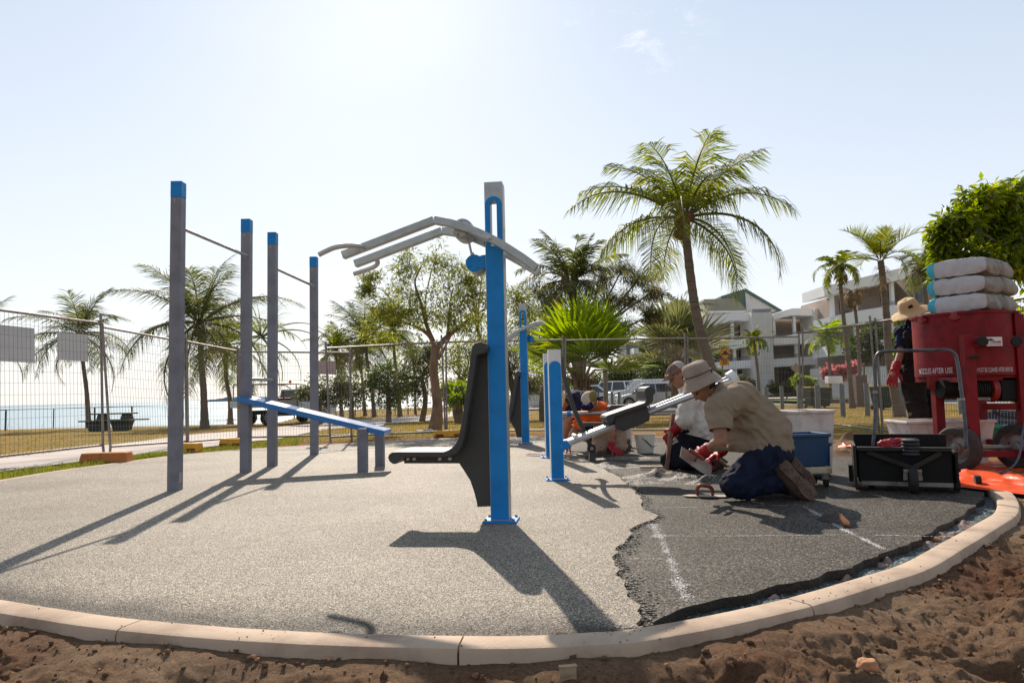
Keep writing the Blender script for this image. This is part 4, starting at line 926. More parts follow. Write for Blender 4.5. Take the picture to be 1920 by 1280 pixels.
palm('tall thin palm with sparse feathery crown to the left of the straw hat', (1688, 786), [(1668, 680), (1662, 590), (1655, 520)], (1651, 488), 92, 11, 28, D=19.5, tr=.15, elr=(86, 12), droop=(60, 120), nl=40, wd=.018, ll=.32, hang=.15, up=.3, flare=1.7, dead=1, husk=False)
palm('palm with ragged greyish crown beside the big leafy tree', (1746, 745), [(1742, 640)], (1730, 495), 62, 16, 29, D=30, tr=.16, droop=(80, 140), elr=(70, -40), nl=30, dead=5, matk='coco2')
palm('dark palm behind the wide crowned coconut palm, in front of the gabled roof', (1275, 760), [(1274, 680)], (1272, 592), 66, 16, 30, D=40, tr=.18, matk='coco2', droop=(80, 120))
palm('palm with hanging dead crown at the corner of the right block of flats', (1612, 748), [(1610, 650)], (1600, 548), 40, 14, 33, D=38, tr=.14, matk='dead', droop=(110, 160), elr=(40, -60), nl=26, dead=3)
def fan_palm(label, base, neck, n, rpx, stalk, seed, D, matk='fan', tr=.22):
    rs = np.random.RandomState(seed); b_ = W(*base, D); g = V3((b_.x, b_.y, min(0, terr(b_.x, b_.y)))); c = W(*neck, D); th = thing('fan_palm', label, 'fan palm', g); R0 = rpx * D / F
    m = M(); P = smooth_line([g + V3((0, 0, -.1)), g.lerp(c, .5), c], 8); m.tube(P, [tr * (1.15 - .3 * i / len(P)) * (1 + .07 * noise.noise(p * 6)) for i, p in enumerate(P)], 14); obj('trunk', m, MT['palmb'], th, smooth=180)
    V = []; Fc = []; st = M(); bo = M()
    for i in range(n):
        u = i / n; el = R_(86 - 85 * u + rs.uniform(-7, 7)); az = i * 2.39996 + rs.uniform(-.2, .2); d = V3((math.cos(az) * math.cos(el), math.sin(az) * math.cos(el), math.sin(el)))
        sl = stalk * D / F * rs.uniform(.85, 1.15); h = c + d * sl + V3((0, 0, -.1 * u)); st.tube([c + V3((math.cos(az), math.sin(az), 0)) * tr * .5 - V3((0, 0, .25)), c.lerp(h, .5) + V3((0, 0, .06)), h], [.05, .035, .02], 6)
        side = d.cross(V3((0, 0, 1))).normalized() if abs(d.z) < .98 else V3((1, 0, 0)); tw = rs.uniform(-.6, .6); side = Matrix.Rotation(tw, 3, d) @ side; nn = side.cross(d); R1 = R0 * rs.uniform(.85, 1.1); ns = 34
        for k in range(ns):
            a = R_(-112 + 224 * (k + .5) / ns); da = R_(224 / ns / 2)
            e = d * math.cos(a) + side * math.sin(a); e0 = d * math.cos(a - da) + side * math.sin(a - da); e1 = d * math.cos(a + da) + side * math.sin(a + da)
            cup = nn * R1 * .12 * (abs(math.sin(a)) ** 2); rr = R1 * (.72 + .28 * math.cos(a * .8)) * rs.uniform(.93, 1.05); ri = rr * .55; pl = nn * R1 * .015 * (1 if k % 2 else -1)
            tip = h + e * rr + cup * 1.5 + V3((0, 0, -1)) * R1 * rs.uniform(.0, .14); b = len(V)
            V += [np.array(h), np.array(h + e0 * ri + cup * .6 + pl), np.array(h + e * ri * 1.0 + cup * .6 - pl * .6), np.array(h + e1 * ri + cup * .6 + pl), np.array(tip)]
            Fc += [(b, b + 1, b + 2, b + 3), (b + 1, b + 4, b + 3, b + 2)]
    obj('crown', fast_mesh('fan', np.array(V), np.array(Fc), MT[matk]), None, th); obj('leaf_stalks', st, mat(label[:9], (.36, .3, .22), .7, 0, .25, 9), th, smooth=180)
    m = M()
    for i in range(26): a = rs.uniform(0, 6.28); t = rs.uniform(.35, 1); p = g.lerp(c, t); q = p + V3((math.cos(a), math.sin(a), 0)) * tr * .9; m.tube([q, q + V3((math.cos(a) * .12, math.sin(a) * .12, .2)), q + V3((math.cos(a) * .26, math.sin(a) * .26, .18))], [.05, .04, .012], 5)
    obj('leaf_bases', m, MT['husk'], th, smooth=180)
fan_palm('big bright green fan palm with thick pale stalks behind the low blue machines', (1090, 766), (1087, 700), 15, 105, 62, 3, 21)
fan_palm('dull green fan palm left of the curved palm trunk, white flats behind it', (1268, 752), (1268, 672), 13, 84, 50, 6, 30, 'fan2', .24)

def leafy(th, name, blobs, D, mk, ll, lw, dens, clumps, rs, hang=0., seedr=1., tw=None, center=None, spread=.16, limb=None, bark='bark'):
    """foliage in clumps at twig ends inside each blob; twigs and limbs are real"""
    V = []; Fc = []; off = 0; tm = M()
    for (px, py, rp, *dz) in blobs:
        dd = D + (dz[0] if dz else rs.uniform(-1, 1) * rp * D / F * 1.2); c = W(px, py, dd); r = rp * D / F
        if center is not None:
            mid = center.lerp(c, .55) + V3((rs.uniform(-1, 1), rs.uniform(-1, 1), rs.uniform(-.3, .6))) * r * .35; k = limb or .05
            tm.tube(smooth_line([center, mid, c], 5), [k * (1 - .75 * i / 10) for i in range(11)], 7)
        K = max(3, int(clumps * rs.uniform(.8, 1.2)))
        cd = rnd_dirs(K, rs); cr = r * rs.uniform(.35, 1.05, (K, 1)); cp = np.array(c) + cd * cr * np.array([1.1, 1, .85])
        for q in cp:
            if tw: tm.tube([c, c.lerp(V3(q), .6) + V3((rs.uniform(-1, 1), rs.uniform(-1, 1), rs.uniform(-1, 1))) * r * .08, V3(q)], [tw, tw * .6, tw * .3], 4)
        n = K * dens; ci = np.repeat(np.arange(K), dens); sp = r * spread
        P = cp[ci] + rs.normal(size=(n, 3)) * sp * np.array([1, 1, .8]); Dv = rnd_dirs(n, rs) + (P - cp[ci]) / sp * .6 + np.array([0, 0, -hang]); Nv = rnd_dirs(n, rs) + np.array([0, 0, 1.2])
        v, f = leaf_arrays(P, Dv, Nv, ll * rs.uniform(.6, 1.15, n), lw * rs.uniform(.7, 1.15, n)); V.append(v); Fc.append(f + off); off += len(v)
    obj(name, fast_mesh(name, np.concatenate(V), np.concatenate(Fc), MT[mk]), None, th)
    if tm.V: obj('branches', tm, MT[bark], th, smooth=180)
# the sprawling tree with a leaning trunk
rs = np.random.RandomState(4); g = G(818, 808); D = g.y; th = thing('leaning_tree', 'slender leaved tree with leaning brown trunk between the grey posts and the blue machine', 'tree', g)
m = M(); P = smooth_line([g + V3((-.05, 0, -.1)), W(820, 770, D), W(817, 730, D), W(813, 690, D), W(816, 652, D)], 6)
m.tube(P, [.1 * math.exp(-i * .25) + .112 - .02 * i / len(P) + .012 * noise.noise(p * 5) for i, p in enumerate(P)], 14); fk = P[-1]
b1 = [W(816, 655, D), W(805, 630, D), W(780, 612, D), W(752, 604, D), W(725, 598, D)]; b2 = [W(817, 655, D), W(838, 632, D), W(868, 608, D + .5), W(900, 585, D + .8), W(925, 570, D + 1)]; b3 = [W(812, 640, D), W(800, 610, D), W(790, 570, D - .3), W(778, 530, D - .5), W(790, 500, D - .6)]
b4 = [W(838, 632, D), W(842, 600, D + .3), W(845, 565, D + .5), W(850, 540, D + .6)]; b5 = [W(752, 604, D), W(744, 580, D), W(722, 548, D), W(700, 538, D)]; b6 = [W(800, 612, D), W(797, 570, D), W(806, 520, D), W(815, 490, D)]
b7 = [W(822, 672, D), W(832, 655, D - .2), W(840, 640, D - .3), W(852, 620, D - .5)]
for b, r in ((b1, .06), (b2, .08), (b3, .06), (b4, .04), (b5, .022), (b6, .03), (b7, .045)): q = smooth_line(b, 6); m.tube(q, [r * (1 - .88 * i / len(q)) for i in range(len(q))], 9)
obj('trunk', m, mat('warm_brown_bark', (.24, .15, .1), .9, 0, .3, 5, .02, 30, stretch=(1, 1, .4)), th, smooth=180)
B = [(698, 522, 20), (688, 545, 14), (746, 512, 34), (766, 500, 34), (808, 484, 42), (832, 500, 34), (750, 545, 32), (792, 548, 32), (842, 540, 38), (864, 571, 42), (893, 552, 38), (842, 589, 36), (799, 597, 32), (702, 622, 30), (716, 582, 26), (895, 618, 36), (864, 603, 32), (925, 580, 44), (975, 600, 36), (962, 560, 30), (760, 590, 24), (725, 640, 20), (880, 520, 24)]
leafy(th, 'crown', B, D, 'willow', .15, .028, 34, 14, rs, hang=.25, tw=.008, spread=.2)
# tall thin trees and scrub behind
def tree(label, base, blobs, mk, D=None, seed=1, ll=.2, lw=.07, dens=60, clumps=16, hang=.2, trk=.12, cat='tree', name='scrub_tree', fork=None, tw=.02, spread=.2, group=None, lmb=None, bark='bark'):
    rs = np.random.RandomState(seed); g = G(*base); D = D or g.y; b_ = W(*base, D); g = V3((b_.x, b_.y, min(0, terr(b_.x, b_.y)))); th = thing(name, label, cat, g, 0, group)
    fk = W(*fork, D) if fork else W(base[0], sum(b[1] for b in blobs) / len(blobs) + 8, D)
    m = M(); P = smooth_line([g + V3((0, 0, -.1)), g.lerp(fk, .5) + V3((rs.uniform(-.2, .2), 0, 0)), fk], 7); m.tube(P, [trk * (1.25 - .55 * i / len(P)) for i in range(len(P))], 9); obj('trunk', m, MT[bark], th, smooth=180)
    leafy(th, 'crown', blobs, D, mk, ll, lw, dens, clumps, rs, hang=hang, tw=tw, center=fk, spread=spread, limb=lmb or trk * .5, bark=bark); return th
tree('grey green scrub tree beyond the railing, behind the fourth grey post', (600, 776), [(575, 738, 20), (600, 722, 26), (628, 730, 24), (612, 748, 22)], 'dark', 34, 1, .2, .07, 44, 15, group='trees beyond the cliff railing')
tree('dark scrub tree beyond the railing, between the two slim palm trunks', (660, 775), [(648, 718, 28), (672, 735, 28), (655, 745, 26)], 'dark', 35, 2, .2, .07, 44, 15, group='trees beyond the cliff railing')
tree('rounded lighter scrub tree beyond the railing, behind the park bench', (728, 774), [(712, 708, 30), (738, 698, 34), (722, 735, 32), (750, 735, 28)], 'shrub', 34, 3, .2, .08, 50, 18, group='trees beyond the cliff railing')
tree('tall dark tree beyond the railing, left of the leaning trunk', (790, 773), [(775, 680, 36), (800, 700, 36), (786, 735, 34), (762, 720, 30), (805, 660, 24)], 'dark', 33, 4, .2, .07, 44, 16, group='trees beyond the cliff railing')
tree('tall dark tree beyond the railing, between the leaning trunk and the black seat', (865, 772), [(850, 680, 38), (872, 655, 34), (860, 725, 38), (888, 700, 34), (845, 745, 26)], 'willow', 32, 5, .2, .06, 44, 16, group='trees beyond the cliff railing')
tree('tall dark hanging tree directly behind the farther tall blue machine', (955, 770), [(935, 650, 40), (965, 690, 40), (945, 725, 36), (985, 650, 34), (995, 715, 32), (920, 700, 30)], 'casu', 28, 6, .3, .03, 55, 18, hang=.9, group='trees beyond the cliff railing')
tree('small bright green bush beside the green pole', (862, 775), [(852, 732, 22), (866, 742, 20)], 'lime', 27, 7, .22, .12, 60, 14, cat='bush', name='bush')
tree('thin wispy tree top rising above the leaning tree, beside the pulldown machine', (905, 770), [(868, 500, 20), (885, 530, 26), (905, 510, 22), (860, 545, 18), (910, 560, 26), (890, 590, 26)], 'casu', 26, 8, .18, .02, 30, 10, hang=.4, fork=(895, 610), trk=.09)
tree('large sparse dark casuarina between the fan palms', (1020, 768), [(1010, 540, 32), (1035, 580, 34), (985, 580, 28), (1130, 520, 34), (1165, 508, 30), (1200, 520, 26), (1226, 545, 20), (1145, 560, 34), (1190, 560, 30), (1222, 590, 18), (1165, 605, 30), (1130, 630, 34), (1000, 630, 32), (1040, 660, 24)], 'casu', 26, 9, .26, .028, 60, 15, hang=.9, fork=(1040, 690), trk=.16, bark='palmd')
# big leafy tree on the right
tree('big bright leafy tree at the right edge, above the stacked bags', (1990, 800), [(1772, 444, 25), (1802, 414, 32), (1780, 484, 25), (1827, 379, 30), (1842, 434, 39), (1824, 484, 34), (1872, 374, 34), (1892, 424, 40), (1882, 479, 37), (1927, 364, 37), (1937, 414, 44), (1932, 474, 44), (1782, 524, 20), (1987, 434, 59), (1972, 514, 50), (1947, 584, 34), (1947, 654, 30), (1962, 714, 34), (1937, 614, 29), (1930, 684, 29), (1937, 744, 25)],
     'mango', 14, 10, .2, .08, 46, 18, hang=.8, fork=(1960, 520), trk=.22, tw=.012, spread=.3, name='leafy_tree', lmb=.07)
# shrubs in front of the flats
def shrub(label, base, blobs, mk, D, seed, ll=.28, lw=.14, dens=50, clumps=14, **k): tree(label, base, blobs, mk, D, seed, ll, lw, dens, clumps, trk=.05, cat='shrub', name='shrub', **k)
shrub('broad leaved shrub with a lime sprig, right of the power pole', (1232, 745), [(1215, 675, 22), (1238, 690, 26), (1220, 705, 26), (1250, 712, 22), (1208, 652, 10)], 'shrub', 60, 41)
shrub('loose shrub with pale flowers just right of the power pole', (1175, 748), [(1160, 700, 22), (1182, 705, 22), (1170, 720, 22), (1148, 705, 16)], 'shrub', 60, 42)
shrub('dark shrub between the big fan palm and the power pole', (1120, 750), [(1112, 715, 22), (1130, 725, 20), (1100, 728, 18)], 'dark', 60, 43)
shrub('dark shrub left of the big fan palm, behind the low blue posts', (1040, 752), [(1040, 712, 24), (1058, 722, 20), (1022, 722, 22), (1010, 735, 18)], 'shrub', 60, 44)
shrub('low clipped shrub in front of the ribbed wall of the white flats', (1470, 736), [(1455, 727, 11), (1475, 724, 12), (1492, 727, 11)], 'dark', 52, 45)
shrub('lime green strappy shrub beside the small diamond sign', (1508, 735), [(1500, 712, 14), (1512, 722, 14)], 'lime', 46, 46)
shrub('pink flowering bougainvillea in front of the right block of flats', (1580, 738), [(1568, 695, 14), (1588, 700, 16), (1600, 688, 12), (1552, 700, 10)], 'pinkf', 46, 47)
shrub('brownish climbing shrub under the balcony of the right flats', (1625, 740), [(1600, 640, 20), (1625, 632, 22), (1645, 655, 20), (1612, 665, 22), (1640, 625, 16)], 'shrub', 48, 48)
shrub('bright green shrub behind the straw hatted worker', (1692, 745), [(1685, 640, 16), (1700, 600, 14), (1692, 665, 16), (1722, 590, 14)], 'lime', 30, 49)
shrub('clump of greenery under the balcony of the white flats', (1345, 740), [(1335, 705, 16), (1352, 715, 14)], 'dark', 50, 50)
shrub('dark bush at the far side of the park, behind the hump sign post', (1395, 742), [(1385, 715, 14), (1400, 722, 12)], 'dark', 52, 51)
# ---------------------------------------------------------------- flats
MT['wwall'] = mat('white_rendered_wall', (.88, .88, .87), .8, 0, .03, 1, .002)
MT['tan'] = mat('tan_rendered_wall', (.37, .3, .25), .85, 0, .08, 1, .002)
MT['greyw'] = mat('grey_wall', (.2, .2, .21), .85, 0, .1, 1)
MT['ribw'] = mat('ribbed_cream_wall', (.78, .76, .72), .8, 0, .05, 1)
MT['roofg'] = mat('green_metal_roof', (.1, .17, .14), .6, 0, .1, 1)
MT['rooft'] = mat('olive_metal_roof', (.3, .29, .22), .7, 0, .1, 1)
def fpoly(P, D, dep): q = [W(a, b, D) for a, b in P]; m = M(); m.prism([(p.x, p.z) for p in q], (0, D, 0), (1, 0, 0), (0, 0, 1), (0, dep, 0)); return m
def frect(x0, y0, x1, y1, D, dep):
    c = W((x0 + x1) / 2, (y0 + y1) / 2, D); s = D / F; m = M(); m.box((c.x, D + dep / 2, c.z), ((x1 - x0) * s, dep, (y1 - y0) * s)); return m
def flats(label, loc, items):
    th = thing('apartment_building', label, 'building', loc)
    for nm, m, k in items: obj(nm, m, MT[k], th)
    return th
def ribs(x0, y0, x1, y1, D):
    m = frect(x0, y0, x1, y1, D, 3); n = int((x1 - x0) / 2.4)
    for i in range(n): r = frect(x0 + (i + .2) * (x1 - x0) / n, y0 + .5, x0 + (i + .75) * (x1 - x0) / n, y1, D - .06, .06); m.add(r.V, r.F)
    return m
def rail3(x0, y0, x1, y1, D, n=2, st=6):
    m = M(); s = 3.2
    for i in range(n): a = W(x0, y0 + i * s, D); b = W(x1, y1 + i * s, D); m.tube([a, b], .03, 6)
    for i in range(st + 1): x = x0 + (x1 - x0) * i / st; a = W(x, y0 + (y1 - y0) * i / st, D); m.tube([a, a - V3((0, 0, .35))], .025, 5)
    return m
D1 = 58
it = [('wall', frect(1322, 598, 1545, 745, D1 + 3.2, 5), 'tan'), ('ribbed_wall', ribs(1412, 585, 1450, 740, D1 - .6), 'ribw'), ('ribbed_wall', ribs(1531, 577, 1556, 742, D1 - .4), 'ribw'),
      ('parapet', fpoly([(1316, 604), (1372, 586), (1411.5, 586), (1411.5, 602), (1372, 601), (1316, 616)], D1, 3), 'wwall'), ('parapet', fpoly([(1450.5, 599), (1450.5, 588), (1485, 578), (1530, 577), (1530, 592), (1485, 591)], D1, 3), 'wwall'),
      ('balcony', fpoly([(1330, 648), (1350, 638), (1414, 634), (1414, 648), (1330, 660)], D1, 2.6), 'wwall'), ('balcony', fpoly([(1340, 679), (1414, 674), (1414, 689), (1340, 694)], D1, 2.6), 'wwall'),
      ('balcony', fpoly([(1450.5, 634), (1490, 626), (1530, 625), (1530, 643), (1450.5, 647)], D1, 2.6), 'wwall'), ('balcony', fpoly([(1450.5, 673), (1530, 667), (1530, 683), (1450.5, 688)], D1, 2.6), 'wwall'),
      ('balcony', fpoly([(1340, 717), (1414, 716), (1414, 728), (1340, 730)], D1, 2), 'wwall')]
for x, a, b in ((1374, 600, 640), (1378, 645, 680), (1380, 688, 722), (1321, 610, 650), (1490, 590, 632), (1494, 640, 672), (1496, 685, 735), (1452, 598, 640)): it.append(('column', frect(x - 2.4, a, x + 2.4, b, D1 + .3, .3), 'wwall'))
for x0, y0, x1, y1 in ((1386, 608, 1408, 640), (1330, 662, 1346, 684), (1386, 656, 1408, 678), (1334, 696, 1350, 718), (1385, 694, 1412, 722), (1504, 598, 1526, 632), (1504, 650, 1526, 678), (1462, 690, 1528, 732), (1356, 694, 1372, 722)): it.append(('window', frect(x0, y0, x1, y1, D1 + 3.1, .1), 'glass'))
for a in ((1345, 632, 1411, 628), (1345, 673, 1411, 669), (1452, 628, 1529, 619), (1452, 667, 1529, 661)): it.append(('balcony_rail', rail3(*a, D1 + .1), 'steel'))
bars = M()
for i in range(26): x = 1345 + i * 2.7; a = W(x, 700, D1 + .4); b = W(x, 720, D1 + .4); bars.tube([a, b], .03, 4)
it.append(('balcony_rail', bars, 'steel'))
it += [('roof_plant', frect(1410, 579, 1446, 585, D1 + 1, 3), 'greyw'), ('roof', fpoly([(1352, 555), (1397, 541), (1402, 584), (1352, 563)], D1 + 8, 4), 'roofg'), ('gable_wall', fpoly([(1397, 544), (1464, 582), (1400, 586)], D1 + 7.9, 6), 'ribw'), ('roof_edge', fpoly([(1397, 540), (1468, 582), (1462, 584), (1396, 545)], D1 + 7.7, 6), 'roofg'),
       ('roof', fpoly([(1320, 561), (1380, 559), (1402, 582), (1322, 584)], D1 + 6, 5), 'rooft'), ('roof_edge', fpoly([(1316, 583), (1402, 582), (1402, 585), (1316, 587)], D1 + 5.8, 5), 'wwall'), ('gable_wall', fpoly([(1322, 587), (1412, 585), (1412, 600), (1322, 604)], D1 + 6.2, 3), 'wwall')]
q = W(1430, 742, D1); flats('white three storey flats with ribbed walls and balconies, gabled roof behind', (q.x, D1, -.48), it)
D2 = 52
it = [('wall', fpoly([(1560, 556), (1622, 541), (1712, 520), (1712, 752), (1560, 752)], D2 + 3, 6), 'tan'), ('parapet', fpoly([(1545, 536), (1580, 529), (1682, 504), (1706, 500), (1712, 519), (1622, 539), (1546, 555)], D2, 4), 'wwall'),
      ('balcony', fpoly([(1556, 594), (1600, 584), (1676, 572), (1712, 568), (1712, 588), (1676, 595), (1560, 613)], D2, 3), 'wwall'), ('balcony', fpoly([(1556, 648), (1690, 632), (1712, 632), (1712, 652), (1556, 668)], D2 + .2, 3), 'wwall'), ('wall', fpoly([(1540, 690), (1712, 684), (1712, 752), (1540, 752)], D2 + .5, 2), 'ribw'),
      ('wall', fpoly([(1706, 500), (1780, 490), (1780, 752), (1712, 752)], D2 + 1, 5), 'tan')]
for x, a, b in ((1674, 522, 578), (1605, 545, 606), (1562, 553, 598), (1607, 600, 662), (1676, 590, 640)): it.append(('column', frect(x - 3, a, x + 3, b, D2 + .4, .3), 'wwall'))
for x0, y0, x1, y1 in ((1652, 532, 1668, 572), (1700, 528, 1712, 562), (1575, 560, 1596, 592), (1640, 604, 1668, 636), (1612, 612, 1632, 650), (1572, 622, 1590, 650)): it.append(('window', frect(x0, y0, x1, y1, D2 + 2.9, .12), 'glass'))
it += [('window', frect(1718, 528, 1732, 566, D2 + .9, .12), 'glass'), ('window', frect(1722, 600, 1745, 640, D2 + .9, .12), 'glass'), ('balcony_rail', rail3(1612, 573, 1712, 562, D2 + .1), 'steel')]
q = W(1640, 752, D2); flats('right hand block of flats with slanting white parapet, behind the feathery palms', (q.x, D2, -.48), it)
D3 = 64
it = [('wall', frect(1176, 640, 1336, 748, D3 + 2, 6), 'greyw'), ('roof', fpoly([(1200, 612), (1240, 604), (1330, 590), (1332, 600), (1204, 620)], D3, 6), 'wwall'), ('wall', frect(1236, 604, 1330, 642, D3 + 1.8, 5), 'greyw'), ('balcony', frect(1176, 664, 1250, 680, D3, 2), 'greyw'), ('balcony', frect(1188, 652, 1216, 664, D3, 2), 'wwall'), ('wall', frect(1150, 682, 1330, 700, D3 + 1.6, 1), 'tan'),
      ('window', frect(1192, 640, 1204, 652, D3 + 1.7, .3), 'glass'), ('window', frect(1225, 645, 1240, 660, D3 + 1.7, .3), 'glass'), ('wall', frect(1205, 640, 1222, 652, D3 + 1.6, .3), 'wwall'), ('window', frect(1290, 650, 1310, 672, D3 + 1.7, .3), 'glass'), ('column', frect(1300, 640, 1304, 740, D3 + 1, .4), 'wwall')]
q = W(1250, 750, D3); flats('dim grey house with pale flat roof, seen between the two fan palms', (q.x, D3, -.48), it)
# low brick wall and terrace lawn in front of the flats
p, q = G(1385, 752), G(1560, 750); m = M(); m.bar((p.x, 44, -.22), (q.x, 44, -.22), .3, .42); tag(obj('garden_wall', m, mat('brown_brick', (.22, .12, .08), .9, 0, .2, 20)), 'low brown garden wall edging the lawn of the white flats', 'wall')
MT['lawn'] = mat('green_lawn', (.13, .19, .025), .95, 0, .2, 2, .03, 12)
m = M(); m.bb((p.x - 1, 44.2, -.1), (q.x + 14, 51, -.05)); obj('lawn_terrace', m, MT['lawn'])['kind'] = 'structure'
# ---------------------------------------------------------------- poles, signs, bollards, bins
p = G(1136, 766); D = p.y; D = 30; a = W(1136, 765, D); t_ = W(1132, 590, D); th = thing('street_pole', 'tall pale pole with a narrow white plate near its top behind the orange shirt', 'pole', (a.x, D, -.4))
m = M(); m.tube([(a.x, D, -.4), (t_.x + .02, D, t_.z)], .1, 12); obj('pole', m, MT['steel'], th, smooth=60); m = M(); c = W(1129, 606, D); m.box((c.x, D - .12, c.z), (.09, .02, .62)); obj('name_plate', m, MT['whitep'], th)
m = M(); a = G(862, 784); t_ = W(859, 645, a.y); m.tube([a, (a.x, a.y, t_.z)], .075, 12); m.tube([a, a + V3((0, 0, .12))], .11, 12); tag(obj('green_pole', m, mat('pale_green_paint', (.2, .33, .27), .6, 0, .1, 3), smooth=60), 'pale green steel pole behind the black seat', 'pole')
def text_mesh(s, size, mt, name, parent, R, loc, bend=None, sx=1.0, bold=.0):
    cu = bpy.data.curves.new(name, 'FONT'); cu.body = s; cu.size = size; cu.align_x = 'CENTER'; cu.align_y = 'CENTER'; cu.offset = bold; cu.extrude = .0006 if size < .3 else .003; cu.resolution_u = 3
    o = bpy.data.objects.new('t', cu); C.objects.link(o); dg = bpy.context.evaluated_depsgraph_get(); me = bpy.data.meshes.new_from_object(o.evaluated_get(dg)); bpy.data.objects.remove(o); bpy.data.curves.remove(cu)
    for v in me.vertices:
        x, y, z = v.co.x * sx, v.co.y, v.co.z
        if bend:      # wrap on a vertical drum: (centre, radius, mid angle)
            c, r, a0 = bend; a = a0 + x / r; q = V3((c[0] + (r + .002 + z) * math.sin(a), c[1] - (r + .002 + z) * math.cos(a), loc[2] + y))
        else: q = V3(loc) + R @ V3((x, -z, y))
        v.co = q
    return obj(name, me, mt, parent)
I3 = Matrix.Identity(3)
# speed hump warning: yellow diamond over a 20 plate
D = 28; b_ = G(1357, 764); b_ = V3((W(1357, 740, D).x, D, min(0, terr(6, D)))); th = thing('speed_hump_sign', 'yellow diamond hump warning sign over a small 20 plate on a thin pole', 'road sign', b_)
MT['yel'] = mat('sign_yellow', (.75, .33, .01), .5, 0, .05, 4); MT['ink'] = mat('sign_black', (.015, .013, .012), .6, 0, .05, 4)
c = W(1359.5, 662, D); s_ = 13 * D / F; m = M(); m.tube([b_, (b_.x, D, c.z + .2)], .025, 8); obj('pole', m, MT['steel'], th, smooth=60)
m = M(); m.prism([(0, -s_), (s_, 0), (0, s_), (-s_, 0)], (c.x, D - .04, c.z), (1, 0, 0), (0, 0, 1), (0, .008, 0)); dm_ = obj('warning_plate', m, MT['yel'], th)
m = M(); e = .012
for k in range(4):
    r1, r2 = s_ * .95, s_ * .88; A = [(0, -1), (1, 0), (0, 1), (-1, 0)]; a, b = A[k], A[(k + 1) % 4]
    m.add([(c.x + a[0] * r1, D - .043, c.z + a[1] * r1), (c.x + b[0] * r1, D - .043, c.z + b[1] * r1), (c.x + b[0] * r2, D - .043, c.z + b[1] * r2), (c.x + a[0] * r2, D - .043, c.z + a[1] * r2)], [(0, 1, 2, 3)])
P = [(-.5 * s_, -.02)] + [(s_ * .28 * math.cos(PI - PI * i / 12), .03 + s_ * .3 * math.sin(PI * i / 12)) for i in range(13)] + [(.5 * s_, -.02), (.5 * s_, -.06), (-.5 * s_, -.06)]
P = [(-.62 * s_, -.065), (-.62 * s_, -.02), (-.36 * s_, -.02)] + [(s_ * .3 * math.cos(PI - PI * i / 12), .0 + s_ * .34 * math.sin(PI * i / 12)) for i in range(13)] + [(.36 * s_, -.02), (.62 * s_, -.02), (.62 * s_, -.065)]
m.prism(P, (c.x, D - .046, c.z), (1, 0, 0), (0, 0, 1), (0, .004, 0)); obj('hump_symbol', m, MT['ink'], dm_)
c2 = W(1358, 679.5, D); m = M(); m.box((c2.x, D - .036, c2.z), (.37, .008, .24)); pl = obj('speed_plate', m, MT['yel'], th, bevel=.01)
text_mesh('20', .23, MT['ink'], 'speed_number', pl, I3, (c2.x, D - .041, c2.z + .025), bold=.006); text_mesh('km/h', .055, MT['ink'], 'speed_unit', pl, I3, (c2.x, D - .041, c2.z - .085))
D = 34; c = W(1492, 690, D); s_ = 10 * D / F; th = thing('diamond_sign_back', 'grey back of a small diamond road sign in front of the white flats', 'road sign', (c.x, D, -.35))
m = M(); m.tube([(c.x, D, -.4), (c.x, D, c.z)], .025, 8); obj('pole', m, MT['steel'], th); m = M(); m.prism([(0, -s_), (s_, 0), (0, s_), (-s_, 0)], (c.x, D - .04, c.z), (1, 0, 0), (0, 0, 1), (0, .01, 0)); obj('plate', m, MT['tan'], th)
MT['boll'] = mat('grey_timber_bollard', (.2, .21, .21), .8, 0, .15, 4)
def boll(px, yt, yb, w_, lab):
    D = 22 if w_ > 6 else 34; T_ = W(px, yt, D); B_ = W(px, yb, D); r = w_ / 2 * D / F; m = M(); gz = min(min(0, terr(B_.x, D)), B_.z); m.lathe([(r, gz), (r, T_.z - .02), (r * .85, T_.z)], (B_.x, D, 0), 12); o = obj('bollard', m, MT['boll'], smooth=40); tag(o, lab, 'bollard', 'grey bollards along the road')
for px, yt, yb, w_, lab in ((1437, 725, 748, 7, 'grey bollard just right of the khaki shirt'), (1467, 723, 760, 7, 'second grey bollard right of the khaki shirt'), (1501, 722, 761, 10, 'thick grey bollard by the joint of the fence panels'),
                            (1534, 722, 760, 10, 'thick grey bollard directly right of the fence joint'), (1580, 720, 762, 9, 'grey bollard in front of the white box stand'), (1626, 718, 763, 9, 'grey bollard beside the left leg of the wagon handle'), (1690, 716, 764, 16, 'grey bollard behind the thin palm trunk'),
                            (1803, 716, 786, 9, 'grey bollard seen under the red mixer drum'), (1122, 733, 748, 4, 'small bollard before the white four wheel drive'), (1134, 733, 750, 4, 'small bollard just right of the pale pole'), (1148, 735, 755, 5, 'small bollard at the nose of the silver hatchback'),
                            (1161, 735, 758, 5, 'small bollard at the front wheel of the silver hatchback'), (1195, 734, 756, 5, 'small bollard before the front door of the silver hatchback'), (1250, 734, 758, 5, 'small bollard before the rear wheel of the silver hatchback')): boll(px, yt, yb, w_, lab)
MT['bin'] = mat('dark_green_bin', (.03, .045, .035), .6, 0, .1, 4); MT['lid'] = mat('yellow_lid', (.75, .5, .03), .6, 0, .05, 4)
